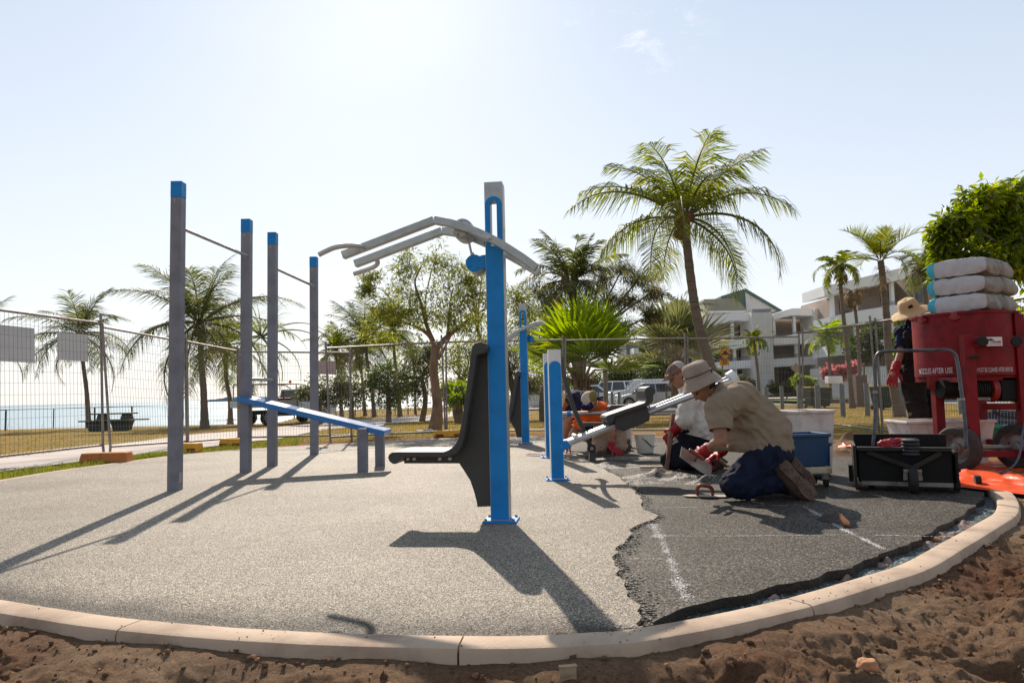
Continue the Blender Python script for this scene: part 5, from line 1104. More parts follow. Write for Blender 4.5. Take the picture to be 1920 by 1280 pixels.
def wbin(px, yb, D, lab, k=1.0):
    p = W(px, yb, D); p.z = max(-.4, min(0, terr(p.x, D))); th = thing('wheelie_bin', lab, 'bin', p, R_(8)); m = M(); m.add([(-.22, -.25, .08), (.22, -.25, .08), (.22, .25, .08), (-.22, .25, .08), (-.29, -.33, 1.0), (.29, -.33, 1.0), (.29, .36, 1.0), (-.29, .36, 1.0)], [(3, 2, 1, 0), (4, 5, 6, 7), (0, 1, 5, 4), (1, 2, 6, 5), (2, 3, 7, 6), (3, 0, 4, 7)]); obj('body', m, MT['bin'], th, local=True, bevel=.02)
    m = M(); m.box((0, 0, 1.04), (.62, .76, .06)); m.bar((-.2, .42, 1.04), (.2, .42, 1.04), .04); obj('lid', m, MT['lid'], th, local=True, bevel=.015)
    for s_ in (-.24, .24): m = M(); m.tube([(s_ - .03, .26, .1), (s_ + .03, .26, .1)], .1, 14); obj('wheel', m, MT['rub'], th, local=True, smooth=40)
wbin(1524, 752, 36, 'dark bin with yellow lid just right of the fence joint'); wbin(1543, 752, 36, 'dark bin with yellow lid, right hand of the pair by the fence joint'); wbin(1652, 755, 31, 'dark bin with yellow lid seen through the wagon handle'); wbin(1682, 755, 33, 'dark bin with yellow lid behind the thin palm trunk'); wbin(1521, 738, 46, 'far small bin in front of the flats entrance')
p = W(1563, 742, 38); th = thing('box_stand', 'white metal box on a thin leg frame beside the bins', 'box', (p.x, 38, -.4)); c = W(1563, 712, 38); m = M(); m.box((c.x, 38, c.z), (.75, .5, .38)); obj('box', m, MT['wwall'], th, bevel=.03); m = M()
for dx in (-.3, .3): m.bar((c.x + dx, 38, -.4), (c.x + dx, 38, c.z - .19), .05)
obj('frame', m, MT['wwall'], th)
p = W(1612, 742, 36); m = M(); m.bb((p.x - .28, 35.7, -.42), (p.x + .28, 36.3, W(1612, 703, 36).z)); tag(obj('brick_pillar', m, mat('dull_brick_pillar', (.2, .15, .12), .9, 0, .25, 14), bevel=.01), 'short brown brick pillar between the white box and the bins', 'pillar')
m = M(); s_ = 36 / F
for x in (1617, 1637): a = W(x, 703, 36.5); m.bb((a.x - .03, 36.5, -.4), (a.x + .03, 36.56, a.z))
a, b = W(1617, 703, 36.5), W(1637, 703, 36.5); m.bb((a.x, 36.5, a.z - .05), (b.x, 36.56, a.z)); m.bb((a.x, 36.52, -.1), (b.x, 36.54, a.z - .1)); tag(obj('white_gate', m, MT['wwall']), 'narrow white garden gate beside the brown pillar', 'gate')

# ---------------------------------------------------------------- vehicles
def wheel(th, x, y, r, side, wd=.2):
    m = M(); m.lathe([(r * .62, -wd / 2), (r * .93, -wd / 2), (r, -wd * .35), (r, wd * .35), (r * .93, wd / 2), (r * .62, wd / 2)], (x, y, r), 24, ax=(0, 1, 0), cap=True); wo = obj('wheel', m, MT['rub'], th, local=True, smooth=35)
    m = M(); yy = y + side * (wd / 2 + .004); m.lathe([(r * .66, 0), (r * .6, .006)], (x, yy, r), 20, ax=(0, side, 0)); obj('rim_well', m, MT['ink'], wo, local=True)
    m = M()
    for k in range(9): a = k * 2 * PI / 9; m.bar((x, yy + side * .01, r), (x + r * .62 * math.cos(a), yy + side * .01, r + r * .62 * math.sin(a)), .012, r * .13, up=(-math.sin(a), 0, math.cos(a)))
    m.lathe([(r * .67, 0), (r * .67, .014), (r * .6, .014)], (x, yy, r), 24, ax=(0, side, 0), cap=False); m.lathe([(r * .16, 0), (r * .12, .022)], (x, yy, r), 12, ax=(0, side, 0)); obj('rim', m, MT['silver'], wo, local=True)
def car(name, label, cat, loc, rz, paint, Ln, Wd, H, prof, belt, cab, wr, wx, wins, extra=None):
    """prof: lower body side outline; cab: roof outline (x at belt front, x roof front, x roof rear, x belt rear); all in metres, +x is the nose"""
    th = thing(name, label, cat, loc, rz); w2 = Wd / 2; m = M(); n = len(prof)
    secs = [(-w2, .94), (-w2 * .99, 1.0), (0, 1.02), (w2 * .99, 1.0), (w2, .94)]
    # loft across the width so that the shoulders tuck in
    ys = [-w2, -w2 * .97, -w2 * .8, 0, w2 * .8, w2 * .97, w2]; fx = [.965, .985, .998, 1.0, .998, .985, .965]; zt = [-.035, -.01, .0, .02, .0, -.01, -.035]
    vs = []
    for y, k, dz in zip(ys, fx, zt):
        for (x, z) in prof: vs.append((x * k, y, z + (dz if z > .45 else 0)))
    fs = [(j * n + i, j * n + (i + 1) % n, (j + 1) * n + (i + 1) % n, (j + 1) * n + i) for j in range(6) for i in range(n)] + [tuple(range(n)), tuple(range(6 * n, 7 * n))]
    m.add(vs, fs); obj('body', m, paint, th, local=True, smooth=35, bevel=.012)
    a, b, c_, d = cab; wb = w2 * .93; wt = w2 * .74; m = M()
    m.add([(a, -wb, belt), (d, -wb, belt), (d, wb, belt), (a, wb, belt), (b, -wt, H - .03), (c_, -wt, H - .03), (c_, wt, H - .03), (b, wt, H - .03)], [(3, 2, 1, 0), (4, 5, 6, 7), (0, 1, 5, 4), (1, 2, 6, 5), (2, 3, 7, 6), (3, 0, 4, 7)]); gl = obj('windows', m, MT['glass'], th, local=True)
    m = M(); m.add([(b + .06, -wt - .02, H - .045), (c_ - .04, -wt - .02, H - .045), (c_ - .04, wt + .02, H - .045), (b + .06, wt + .02, H - .045), (b - .05, -wt * .86, H + .01), (c_ + .05, -wt * .86, H + .01), (c_ + .05, wt * .86, H + .01), (b - .05, wt * .86, H + .01)], [(3, 2, 1, 0), (4, 5, 6, 7), (0, 1, 5, 4), (1, 2, 6, 5), (2, 3, 7, 6), (3, 0, 4, 7)]); obj('roof', m, paint, th, local=True, bevel=.02)
    m = M()
    for s_ in (-1, 1):
        for (t0, t1, wdt) in wins:      # pillars: fraction along the belt and along the roof
            m.bar((a + (d - a) * t0, s_ * (wb + .008), belt - .01), (b + (c_ - b) * t1, s_ * (wt + .008), H - .03), .03, wdt, up=(1, 0, 0))
    obj('pillar', m, paint, th, local=True)
    for s_ in (-1, 1):
        for x in wx:
            ar = M(); ar.lathe([(wr * 1.2, 0), (wr * 1.2, .012)], (x, s_ * (w2 - .005) - (0 if s_ > 0 else 0), wr * 1.02), 24, ax=(0, s_, 0)); obj('wheel_arch', ar, MT['ink'], th, local=True); wheel(th, x, s_ * (w2 - .08), wr, s_)
        m = M(); m.ell((a - .18, s_ * (w2 + .08), belt + .06), (.07, .1, .07), n=10, m=8); obj('mirror', m, paint, th, local=True, smooth=180)
        m = M(); m.ell((Ln / 2 - .2, s_ * (w2 - .22), belt - .17), (.16, .2, .08), n=12, m=8); obj('headlight', m, MT['chrome'], th, local=True, smooth=180)
        m = M(); m.box((-Ln / 2 + .08, s_ * (w2 - .14), belt - .08), (.1, .2, .22)); obj('tail_light', m, MT['red'], th, local=True, bevel=.02)
        m = M()
        for k in wins[1:-1]: x = a + (d - a) * k[0]; m.box((x, s_ * (w2 - .0), belt * .62), (.008, .012, belt * .62))
        m.bar((Ln * .3, s_ * (w2 + .001), .32), (-Ln * .32, s_ * (w2 + .001), .32), .012, .012); obj('door_seam', m, MT['ink'], th, local=True)
    m = M(); m.box((Ln / 2 - .015, 0, .42), (.04, Wd * .5, .16)); obj('grille', m, MT['ink'], th, local=True, bevel=.01); m = M(); m.box((Ln / 2 + .0, 0, .36), (.03, .37, .12)); obj('number_plate', m, MT['whitep'], th, local=True)
    return th
hp = lambda L_, nz, bz, belt: [(L_ / 2 - .08, .2), (L_ / 2, .34), (L_ / 2 - .02, .52), (L_ / 2 - .18, nz), (L_ / 2 - .95, bz), (L_ * .12, belt), (-L_ * .3, belt + .05), (-L_ / 2 + .08, belt + .04), (-L_ / 2, belt - .25), (-L_ / 2 + .02, .36), (-L_ / 2 + .12, .22)]
zz = lambda x, y: min(0, terr(x, y)) + .0
def put(px, D): p = W(px, 745, D); return (p.x, D, zz(p.x, D) + .01)
car('parked_car', 'silver hatchback parked nearest, nose towards the low blue posts', 'car', put(1216, 44), R_(176), MT['silver'], 4.1, 1.7, 1.5, hp(4.1, .72, .88, .93), .92, (1.1, .38, -1.35, -1.95), .31, (1.28, -1.27), [(.0, .0, .07), (.48, .42, .07), (.8, .86, .1), (1, 1, .14)])
car('parked_van', 'white panel van behind the silver hatchback', 'van', put(1198, 50), R_(176), MT['white'], 4.4, 1.8, 1.85, [(2.1, .2), (2.2, .36), (2.18, .6), (2.05, .9), (1.35, 1.08), (.95, 1.12), (.3, 1.8), (-2.15, 1.84), (-2.2, 1.4), (-2.2, .3), (-2.1, .22)], 1.08, (1.0, .35, -.2, -.25), .32, (1.4, -1.4), [(.0, .0, .06), (1, 1, .1)])
car('parked_four_wheel_drive', 'white four wheel drive with dark windows, left of the panel van', 'car', put(1140, 53), R_(176), MT['white'], 4.7, 1.85, 1.78, hp(4.7, .85, 1.05, 1.1), 1.1, (1.1, .5, -1.8, -2.2), .37, (1.45, -1.4), [(.0, .0, .07), (.4, .36, .08), (.72, .72, .08), (1, 1, .12)])
car('parked_sedan', 'white car mostly hidden behind the crouching workers, left of the others', 'car', put(1092, 52), R_(177), MT['white'], 4.5, 1.75, 1.5, hp(4.5, .72, .9, .94), .93, (1.1, .4, -1.1, -1.8), .32, (1.35, -1.35), [(.0, .0, .07), (.46, .45, .07), (1, 1, .14)])
car('parked_wagon', 'dark windowed white car glimpsed right of the farther tall blue machine', 'car', put(1040, 54), R_(176), MT['white'], 4.6, 1.8, 1.65, hp(4.6, .8, 1.0, 1.02), 1.02, (1.1, .5, -1.8, -2.2), .34, (1.4, -1.4), [(.0, .0, .07), (.4, .36, .08), (.72, .72, .08), (1, 1, .12)])
car('parked_car', 'small white car half hidden between the two tall blue machines', 'car', put(1003, 46), R_(178), MT['white'], 4.0, 1.7, 1.48, hp(4.0, .72, .88, .93), .92, (1.1, .38, -1.35, -1.9), .31, (1.25, -1.25), [(.0, .0, .07), (.48, .42, .07), (1, 1, .14)])
# utility truck with flat tray
p = G(545, 792); p = V3((W(530, 780, 36).x, 36, terr(-11, 36) - .0)); rz = R_(52); u = thing('utility_truck', 'white flat tray utility truck with ladder rack parked behind the slanted blue board', 'truck', p, rz)
m = M(); pr = [(2.6, .45), (2.68, .6), (2.62, .95), (1.75, 1.08), (.35, 1.1), (.3, .45)]
for y0, y1 in ((-.88, .88),): m.prism(pr, (0, y0, 0), (1, 0, 0), (0, 0, 1), (0, y1 - y0, 0))
obj('body', m, MT['white'], u, local=True, bevel=.04)
m = M(); m.add([(1.6, -.8, 1.08), (.36, -.8, 1.08), (.36, .8, 1.08), (1.6, .8, 1.08), (.95, -.66, 1.68), (.42, -.66, 1.68), (.42, .66, 1.68), (.95, .66, 1.68)], [(3, 2, 1, 0), (4, 5, 6, 7), (0, 1, 5, 4), (1, 2, 6, 5), (2, 3, 7, 6), (3, 0, 4, 7)]); obj('windows', m, MT['glass'], u, local=True)
m = M(); m.box((.68, 0, 1.71), (.64, 1.38, .07)); 
for s_ in (-1, 1): m.bar((1.62, s_ * .81, 1.07), (.96, s_ * .67, 1.7), .06, .07, up=(1, 0, 0)); m.bar((.38, s_ * .81, 1.07), (.42, s_ * .67, 1.7), .05, .12, up=(1, 0, 0))
obj('cab_frame', m, MT['white'], u, local=True, bevel=.015)
m = M(); m.box((-1.05, 0, .92), (2.55, 1.85, .1)); tr_ = obj('tray', m, MT['silver'], u, local=True, bevel=.01); m = M()
for s_ in (-1, 1): m.box((-1.05, s_ * .92, 1.08), (2.5, .03, .24))
m.box((-2.32, 0, 1.08), (.03, 1.85, .24)); obj('side_board', m, MT['silver'], tr_, local=True)
m = M()
for x in (.2, -2.2):
    for s_ in (-1, 1): m.tube([(x, s_ * .85, .97), (x, s_ * .85, 2.0)], .03, 8)
    m.tube([(x, -.85, 2.0), (x, .85, 2.0)], .03, 8)
for s_ in (-1, 1): m.tube([(-2.2, s_ * .85, 2.0), (.2, s_ * .85, 2.0), (.75, s_ * .8, 1.95), (1.0, s_ * .75, 1.75)], .03, 8)
obj('rack', m, MT['steel'], u, local=True, smooth=50)
m = M(); m.lathe([(.08, 0), (.07, .12), (.03, .16)], (.3, -.2, 2.03), 12); obj('beacon', m, MT['oshirt'], u, local=True, smooth=50)
m = M(); m.box((-.35, -.45, 1.14), (.75, .6, .34)); obj('tool_box', m, MT['red'], u, local=True, bevel=.02)
for x in (1.75, -1.35):
    for s_ in (-1, 1): wheel(u, x, s_ * .78, .37, s_)
m = M(); m.box((.2, 0, .62), (4.2, .8, .2)); m.box((-.35, -.62, .62), (.9, .4, .4)); obj('chassis', m, MT['ink'], u, local=True)
for s_ in (-1, 1): m = M(); m.ell((1.35, s_ * .98, 1.2), (.07, .1, .1), n=10, m=8); obj('mirror', m, MT['ink'], u, local=True, smooth=180); m = M(); m.box((1.05, s_ * .885, .8), (1.1, .012, .5)); obj('door', m, MT['white'], u, local=True, bevel=.004)
# ---------------------------------------------------------------- bodies and clothes: overlapping tapered volumes fused into one skin
def fuse(m, vox=.01, sm=3, wr=0, wf=9, cuts=(), solid=0, seed=0, ani=None):
    me = mesh_of('f', m, MT['skin']); o = bpy.data.objects.new('f', me); C.objects.link(o)
    r = o.modifiers.new('r', 'REMESH'); r.mode = 'VOXEL'; r.voxel_size = vox; r.use_smooth_shade = True
    if sm: s_ = o.modifiers.new('s', 'SMOOTH'); s_.iterations = sm; s_.factor = .6
    dg = bpy.context.evaluated_depsgraph_get(); out = bpy.data.meshes.new_from_object(o.evaluated_get(dg)); bpy.data.objects.remove(o); out.materials.clear()
    if wr:
        n = len(out.vertices); co = [v.co.copy() for v in out.vertices]; no = [v.normal.copy() for v in out.vertices]; sv = V3((seed, seed * 1.7, 0))
        for i in range(n):
            p = co[i]; q = p.copy()
            if ani: q = V3((p.dot(ani[0]) * ani[3][0], p.dot(ani[1]) * ani[3][1], p.dot(ani[2]) * ani[3][2]))
            w_ = V3((noise.noise(q * 3 + sv), noise.noise(q * 3 - sv), noise.noise(q * 3 + sv * 2))) * .35
            a = noise.noise((q + w_ * .25) * wf + sv); b = 1 - abs(noise.noise((q + w_ * .4) * wf * 1.4 - sv)) * 2.4
            out.vertices[i].co = p + no[i] * wr * (a * .7 + max(b, -.3) * .75 - .2)
    for (pt, nm, rad) in cuts:
        bm = bmesh.new(); bm.from_mesh(out); pt = V3(pt); nm = V3(nm).normalized()
        fs = [f for f in bm.faces if (f.calc_center_median() - pt).length < rad]; geom = list({v for f in fs for v in f.verts}) + list({e for f in fs for e in f.edges}) + fs
        bmesh.ops.bisect_plane(bm, geom=geom, plane_co=pt, plane_no=nm, clear_outer=True, clear_inner=False); bm.to_mesh(out); bm.free()
    if solid:
        bm = bmesh.new(); bm.from_mesh(out); bmesh.ops.remove_doubles(bm, verts=bm.verts, dist=.0005); bm.to_mesh(out); bm.free()
    out.shade_smooth(); return out
def limb(m, P, R):
    for (a, b, ra, rb) in zip(P, P[1:], R, R[1:]): m.cap(a, b, ra, rb)
def wide(m, c, ax, hw, r, flat=1.0):
    """a thick slab: ellipsoid stretched along ax"""
    ax = V3(ax).normalized(); z = V3((0, 0, 1)); y = z.cross(ax).normalized(); z = ax.cross(y); R = Matrix((ax, y, z)).transposed(); m.ell(c, (hw, r * flat, r), R, 18, 12)
def hand(m, wr, d, nrm, side, curl=.5, s=1.0, spread=.12):
    """palm plus four jointed fingers and a thumb; d along the hand, nrm out of the back of the hand"""
    d = V3(d).normalized(); nrm = V3(nrm); nrm = (nrm - d * nrm.dot(d)).normalized(); x = d.cross(nrm) * side
    for k in (-.03, -.01, .012, .032): m.cap(wr + x * k * s * .7, wr + d * .085 * s + x * k * s, .016 * s, .0135 * s)
    for k, (off, ln) in enumerate(((-.036, .062), (-.012, .078), (.013, .084), (.037, .074))):
        p = wr + d * .088 * s + x * off * s; a = 0; f = (d + x * spread * (off / .037)).normalized()
        for j, q in enumerate((.46, .32, .26)):
            a += curl * (.75 + .2 * j); dd = f * math.cos(a) - nrm * math.sin(a); e = p + dd * ln * q * s; m.cap(p, e, (.0105 - .001 * j) * s, (.0097 - .001 * j) * s, 8); p = e
    p = wr + d * .025 * s + x * .034 * s; a = (d * .55 + x * .8 - nrm * .25).normalized(); e = p + a * .042 * s; m.cap(p, e, .014 * s, .012 * s, 8); a2 = (d * .85 + x * .25 - nrm * .45 * (1 + curl)).normalized(); m.cap(e, e + a2 * .034 * s, .0118 * s, .009 * s, 8)
def head(m, c, face, up, s=1.0):
    """skull, brow, nose, jaw, ears as part of the body volume"""
    f = V3(face).normalized(); u = V3(up); u = (u - f * u.dot(f)).normalized(); x = f.cross(u); R = Matrix((x, f, u)).transposed(); P = lambda a, b, c_: V3(c) + (x * a + f * b + u * c_) * s
    m.ell(P(0, -.01, .02), (.076 * s, .096 * s, .1 * s), R, 20, 14); m.ell(P(0, .03, -.045), (.055 * s, .062 * s, .075 * s), R, 16, 12); m.cap(P(0, .052, -.098), P(0, .058, -.095), .024 * s)
    m.cap(P(0, .088, .01), P(0, .108, -.022), .008 * s, .0125 * s, 10); m.cap(P(-.014, .094, -.026), P(.014, .094, -.026), .009 * s)
    m.cap(P(-.03, .078, .026), P(.03, .078, .026), .012 * s); m.cap(P(-.018, .083, -.052), P(.018, .083, -.052), .0085 * s); m.cap(P(-.016, .081, -.064), P(.016, .081, -.064), .0085 * s)
    for k in (-1, 1): m.ell(P(.076 * k, -.012, -.005), (.009 * s, .018 * s, .03 * s), R, 10, 8); m.ell(P(.035 * k, .062, -.025), (.022 * s, .02 * s, .024 * s), R, 10, 8)
    return P, R
def eyes(P, R, th, s=1.0):
    m = M()
    for k in (-1, 1): m.ell(P(.031 * k, .078, .004), (.012 * s, .009 * s, .0065 * s), R, 10, 8)
    obj('eyes', m, MT['ink'], th, smooth=180)
def lathe_tilt(m, prof, c, ax, n=40, rip=0, seed=0, sq=1.0, sqd=None):
    b = len(m.V); m.lathe(prof, c, n, ax, cap=False)
    if rip:
        ax = V3(ax).normalized()
        for i in range(b, len(m.V)):
            p = V3(m.V[i]); r = ((p - V3(c)) - ax * (p - V3(c)).dot(ax)).length; m.V[i] = tuple(p + ax * rip * noise.noise(p * 9 + V3((seed, 0, 0))) * min(1, max(0, (r - .09) / .05)) + (p - V3(c)).normalized() * rip * .5 * noise.noise(p * 14))
MT['skin2'] = mat('weathered_arm_skin', (.3, .145, .085), .5, 0, .15, 10, .0008, 160, spec=.4)
MT['sole'] = mat('dusty_boot_sole', (.13, .08, .055), .85, 0, .3, 25, .003, 100)
MT['capd'] = mat('brown_grey_cap_cloth', (.17, .12, .1), .9, 0, .12, 20, .001, 800, spec=.1); MT['capl'] = mat('pale_grey_cap_cloth', (.45, .38, .34), .9, 0, .1, 20, .001, 800, spec=.1)
MT['olive'] = mat('olive_cap_cloth', (.2, .15, .04), .9, 0, .1, 20); MT['tancap'] = mat('cream_cap_cloth', (.5, .4, .3), .9, 0, .1, 20); MT['blens'] = mat('blue_mirror_lens', (.02, .05, .75), .1, .6, .1, 5)
def boot(th, ankle, heel, toe, soln, s=1.0, r=.047):
    ankle, heel, toe = V3(ankle), V3(heel), V3(toe); d = (toe - heel).normalized(); n = V3(soln); n = (n - d * n.dot(d)).normalized(); x = d.cross(n); m = M()
    ball = heel.lerp(toe, .72); m.cap(ankle, heel - n * .035, r * 1.15, r * .9); m.cap(heel - n * .04, ball - n * .035, r * .85, r * .95); m.cap(ball - n * .035, toe - n * .032 - d * .03, r * .95, r * .8); m.cap(ankle + (ankle - heel).normalized() * .06, ankle, r * 1.2, r * 1.15)
    bo = obj('boot', fuse(m, .008, 2, .004, 14), MT['boot'], th)
    m = M(); Ln = (toe - heel).length + .05; c = (heel + toe) / 2
    out = [(-.5, .35), (-.48, .68), (-.42, .88), (-.3, .93), (-.1, .78), (.05, .8), (.2, 1.04), (.34, 1.04), (.43, .82), (.49, .4)]; P = [(a * Ln, b * .055) for a, b in out] + [(a * Ln, -b * .055) for a, b in out[::-1]]
    c = c + n * max(0, r - .045); m.prism(P, c - n * .012, d, x, n * .02); so_ = obj('sole', m, MT['sole'], bo); g_ = M(); k = 0
    for a in [-.44 + .075 * i for i in range(13)]:
        if -.2 < a < -.08: continue
        for q in (-.022, .0, .022): k += 1; g_.box(c + n * .0095 + d * a * Ln + x * (q + .004 * (k % 2)), (.0135, .016, .007), Matrix((d, x, n)).transposed())
    obj('tread', g_, MT['sole'], so_)

# --- worker in khaki, kneeling
def WK(): return
g0 = Z(1420, 925); th = thing('person', 'worker in khaki shirt, bucket hat and navy trousers kneeling to trowel the dark surface', 'person', (g0.x, 5.4, -.015))
sh_n, el_n, wr_n = W(1346, 765, 5.2), W(1352, 828, 5.12), W(1319, 846, 5.28)
sh_f, el_f, wr_f = W(1350, 752, 5.6), W(1380, 822, 5.62), W(1346, 850, 5.5)
hipn, kn, an = W(1446, 852, 5.3), W(1376, 908, 5.22), W(1470, 902, 5.3); hipf, kf, af = W(1446, 845, 5.52), W(1382, 898, 5.6), W(1478, 885, 5.6)
pel, mid, che, nek, hc = W(1440, 835, 5.42), W(1412, 795, 5.42), W(1376, 762, 5.42), W(1344, 742, 5.41), W(1316, 724, 5.4)
face = V3((-.62, -.12, -.75)); up = V3((-.72, 0, .68))
m = M(); wide(m, pel, (0, 1, 0), .17, .14); wide(m, mid, (0, 1, 0), .165, .13); wide(m, che, (0, 1, 0), .18, .13); m.cap(pel, mid, .13, .13); m.cap(mid, che, .13, .13); m.cap(che, nek, .1, .062); m.cap(nek, hc, .06, .055)
for a, b, c in ((sh_n, el_n, wr_n), (sh_f, el_f, wr_f)): limb(m, [a, b, c], [.062, .046, .031]); m.cap(che, a, .1, .06); q = b.lerp(c, .35); m.cap(b, q, .047, .046); m.cap(c, c + (c - b).normalized() * .07, .032, .026)
for a, b, c in ((hipn, kn, an), (hipf, kf, af)): limb(m, [a, b, c], [.085, .06, .045])
P, R = head(m, hc, face, up); obj('body', fuse(m, .009, 3), MT['skin2'], th); eyes(P, R, th)
m = M(); m.ell(P(0, -.035, .0), (.08, .085, .08), R, 18, 12); obj('hair', fuse(m, .009, 1, .003, 30), MT['hair'], th)
# trousers
m = M(); wide(m, W(1443, 848, 5.42), (0, 1, 0), .2, .165); limb(m, [hipn, kn, an], [.125, .1, .078]); limb(m, [hipf, kf, af], [.125, .098, .078]); m.cap(W(1376, 914, 5.22), W(1400, 916, 5.22), .075, .08); m.cap(W(1420, 880, 5.3), W(1440, 900, 5.3), .1, .09)
obj('trousers', fuse(m, .009, 2, .016, 11, [(W(1474, 901, 5.3) + V3((.02, 0, 0)), (1, 0, -.1), .13)], seed=3), MT['navy'], th)
m = M(); kp = W(1374, 914, 5.16); m.ell(kp, (.085, .025, .06)); obj('knee_pad', fuse(m, .007, 1, .004, 20), MT['navy2'], th)
# shirt
m = M(); wide(m, W(1386, 756, 5.41), (0, 1, 0), .215, .165); wide(m, W(1412, 784, 5.42), (0, 1, 0), .21, .195); wide(m, W(1430, 812, 5.42), (0, 1, 0), .215, .205); wide(m, W(1431, 838, 5.42), (0, 1, 0), .225, .215); m.cap(W(1366, 748, 5.41), W(1346, 736, 5.41), .115, .082)
m.cap(W(1392, 745, 5.32), sh_n, .12, .095); m.cap(W(1392, 745, 5.5), sh_f, .12, .095); m.cap(sh_n, sh_n.lerp(el_n, .95), .09, .078); m.cap(sh_f, sh_f.lerp(el_f, .9), .09, .075); m.cap(W(1375, 800, 5.42), W(1394, 828, 5.42), .1, .12)
hem = W(1440, 845, 5.42); dn = (sh_n - el_n).normalized()
obj('shirt', fuse(m, .009, 2, .02, 7, [(sh_n.lerp(el_n, .66), (el_n - sh_n), .14), (sh_f.lerp(el_f, .62), (el_f - sh_f), .14), (hem, (.0, 0, -1), .36), (W(1338, 735, 5.41), nek - che, .1)], seed=5, ani=(V3((.8, 0, -.6)), V3((0, 1, 0)), V3((.6, 0, .8)), (.75, .8, 1.6))), MT['khaki'], th)
m = M(); m.cap(W(1350, 722, 5.36), W(1340, 742, 5.33), .022); m.cap(W(1350, 722, 5.36), W(1352, 719, 5.5), .022); m.cap(W(1340, 742, 5.33), W(1328, 756, 5.37), .018); obj('collar', fuse(m, .007, 2, .005, 20), MT['khaki'], th)
# bucket hat
hx = V3((-.36, -.05, .93)).normalized(); ho = W(1310, 707, 5.4); m = M(); lathe_tilt(m, [(.158, -.066), (.154, -.062), (.135, -.03), (.116, -.004), (.107, .004), (.105, .03), (.104, .06), (.096, .09), (.075, .108), (.04, .118), (.002, .12)], ho, hx, 44, .02, 1)
ht = obj('bucket_hat', m, MT['hat'], th, smooth=180); sdm = ht.modifiers.new('t', 'SOLIDIFY'); sdm.thickness = .004
m = M(); x1 = hx.orthogonal().normalized(); y1 = hx.cross(x1); tq = hx + V3((.12, 0, 0)); m.tube([ho + hx * .028 + (x1 * math.cos(a) + y1 * math.sin(a)) * .1085 for a in [2 * PI * i / 30 for i in range(31)]], .0032, 6, False); m.tube([ho + hx * .028 + V3((.09, -.062, .03)), ho + V3((.092, -.07, -.02)), ho + V3((.09, -.075, -.055))], .005, 6); obj('hat_cord', m, MT['ink'], ht, smooth=180)
for nm, w_, e_, cu, nr, sd_ in (('n', wr_n, el_n, .85, (-.2, -.6, .7), 1), ('f', wr_f, el_f, .8, (-.2, .3, .9), -1)):
    m = M(); d = (w_ - e_).normalized(); m.cap(w_ - d * .055, w_, .047, .04); hand(m, w_, (d + V3((-.5, 0, -.25))).normalized(), nr, sd_, cu, 1.15); obj('glove', fuse(m, .005, 1, .003, 30, seed=2), MT['glove'], th)
boot(th, W(1472, 896, 5.3), W(1464, 872, 5.22), W(1520, 932, 5.18), (.3, -.9, .3), r=.072); boot(th, W(1482, 884, 5.6), W(1485, 866, 5.58), W(1520, 905, 5.62), (.5, -.72, .4), r=.062)
# steel trowel in his hand, red handled float and wooden handled trowel on the surface
MT['blade'] = mat('worn_steel_blade', (.42, .37, .31), .45, .5, .2, 10); MT['redh'] = mat('red_brown_handle', (.25, .05, .03), .45, 0, .3, 20, coat=.3)
A, B = W(1278, 848, 5.2), W(1341, 889, 5.3); th = thing('steel_trowel', 'long pale steel trowel held in the red gloves of the khaki shirted worker', 'trowel', (A + B) / 2); m = M(); d = (B - A).normalized(); nb = V3((.45, -.75, .35)); nb = (nb - d * nb.dot(d)).normalized(); sx = d.cross(nb); m.prism([(-.01, -.045), (.2, -.055), (.285, -.05), (.295, .0), (.285, .05), (.2, .055), (-.01, .045)], A, d, sx, nb * .003); obj('blade', m, MT['blade'], th)
m = M(); c = W(1306, 852, 5.17); m.cap(c - d * .06, c + d * .06, .015); m.bar(c, A.lerp(B, .4), .012); obj('handle', m, MT['redh'], th)
a = Z(1322, 931, -.012); th = thing('hand_float', 'flat steel float with an arched red brown handle lying before the kneeling knees', 'float', a, R_(-14)); m = M(); m.prism([(-.17, 0), (-.12, -.05), (.14, -.05), (.17, -.02), (.17, .02), (.14, .05), (-.12, .05)], (0, 0, .006), (1, 0, 0), (0, 1, 0), (0, 0, .004)); obj('blade', m, MT['blade'], th, local=True)
m = M(); m.tube(smooth_line([V3((-.055, 0, .012)), V3((-.055, 0, .06)), V3((-.03, 0, .085)), V3((.03, 0, .078)), V3((.055, 0, .05)), V3((.055, 0, .012))], 5), [.011 + .005 * math.sin(PI * i / 25) for i in range(26)], 10); obj('handle', m, MT['redh'], th, local=True, smooth=180)
a = Z(1562, 978, -.012); th = thing('margin_trowel', 'small dark square trowel with an orange wooden handle lying on the chalk line', 'trowel', a, R_(-65)); m = M(); m.prism([(-.1, -.035), (.03, -.04), (.055, -.012), (.055, .012), (.03, .04), (-.1, .035)], (0, 0, .025), (1, 0, .15), (.3, .8, .55), (0, 0, .002)); m.tube([V3((.05, 0, .035)), V3((.08, .0, .06)), V3((.05, 0, .07))], .004, 6); obj('blade', m, mat('dark_steel', (.05, .035, .03), .5, .5, .2, 10), th, local=True)
m = M(); m.tube([V3((.06, 0, .05)), V3((.09, -.02, .03)), V3((.13, -.04, .018)), V3((.15, -.05, .014))], [.012, .017, .018, .012], 12); obj('handle', m, mat('orange_wood', (.6, .22, .07), .4, 0, .15, 20, coat=.3), th, local=True, smooth=180)

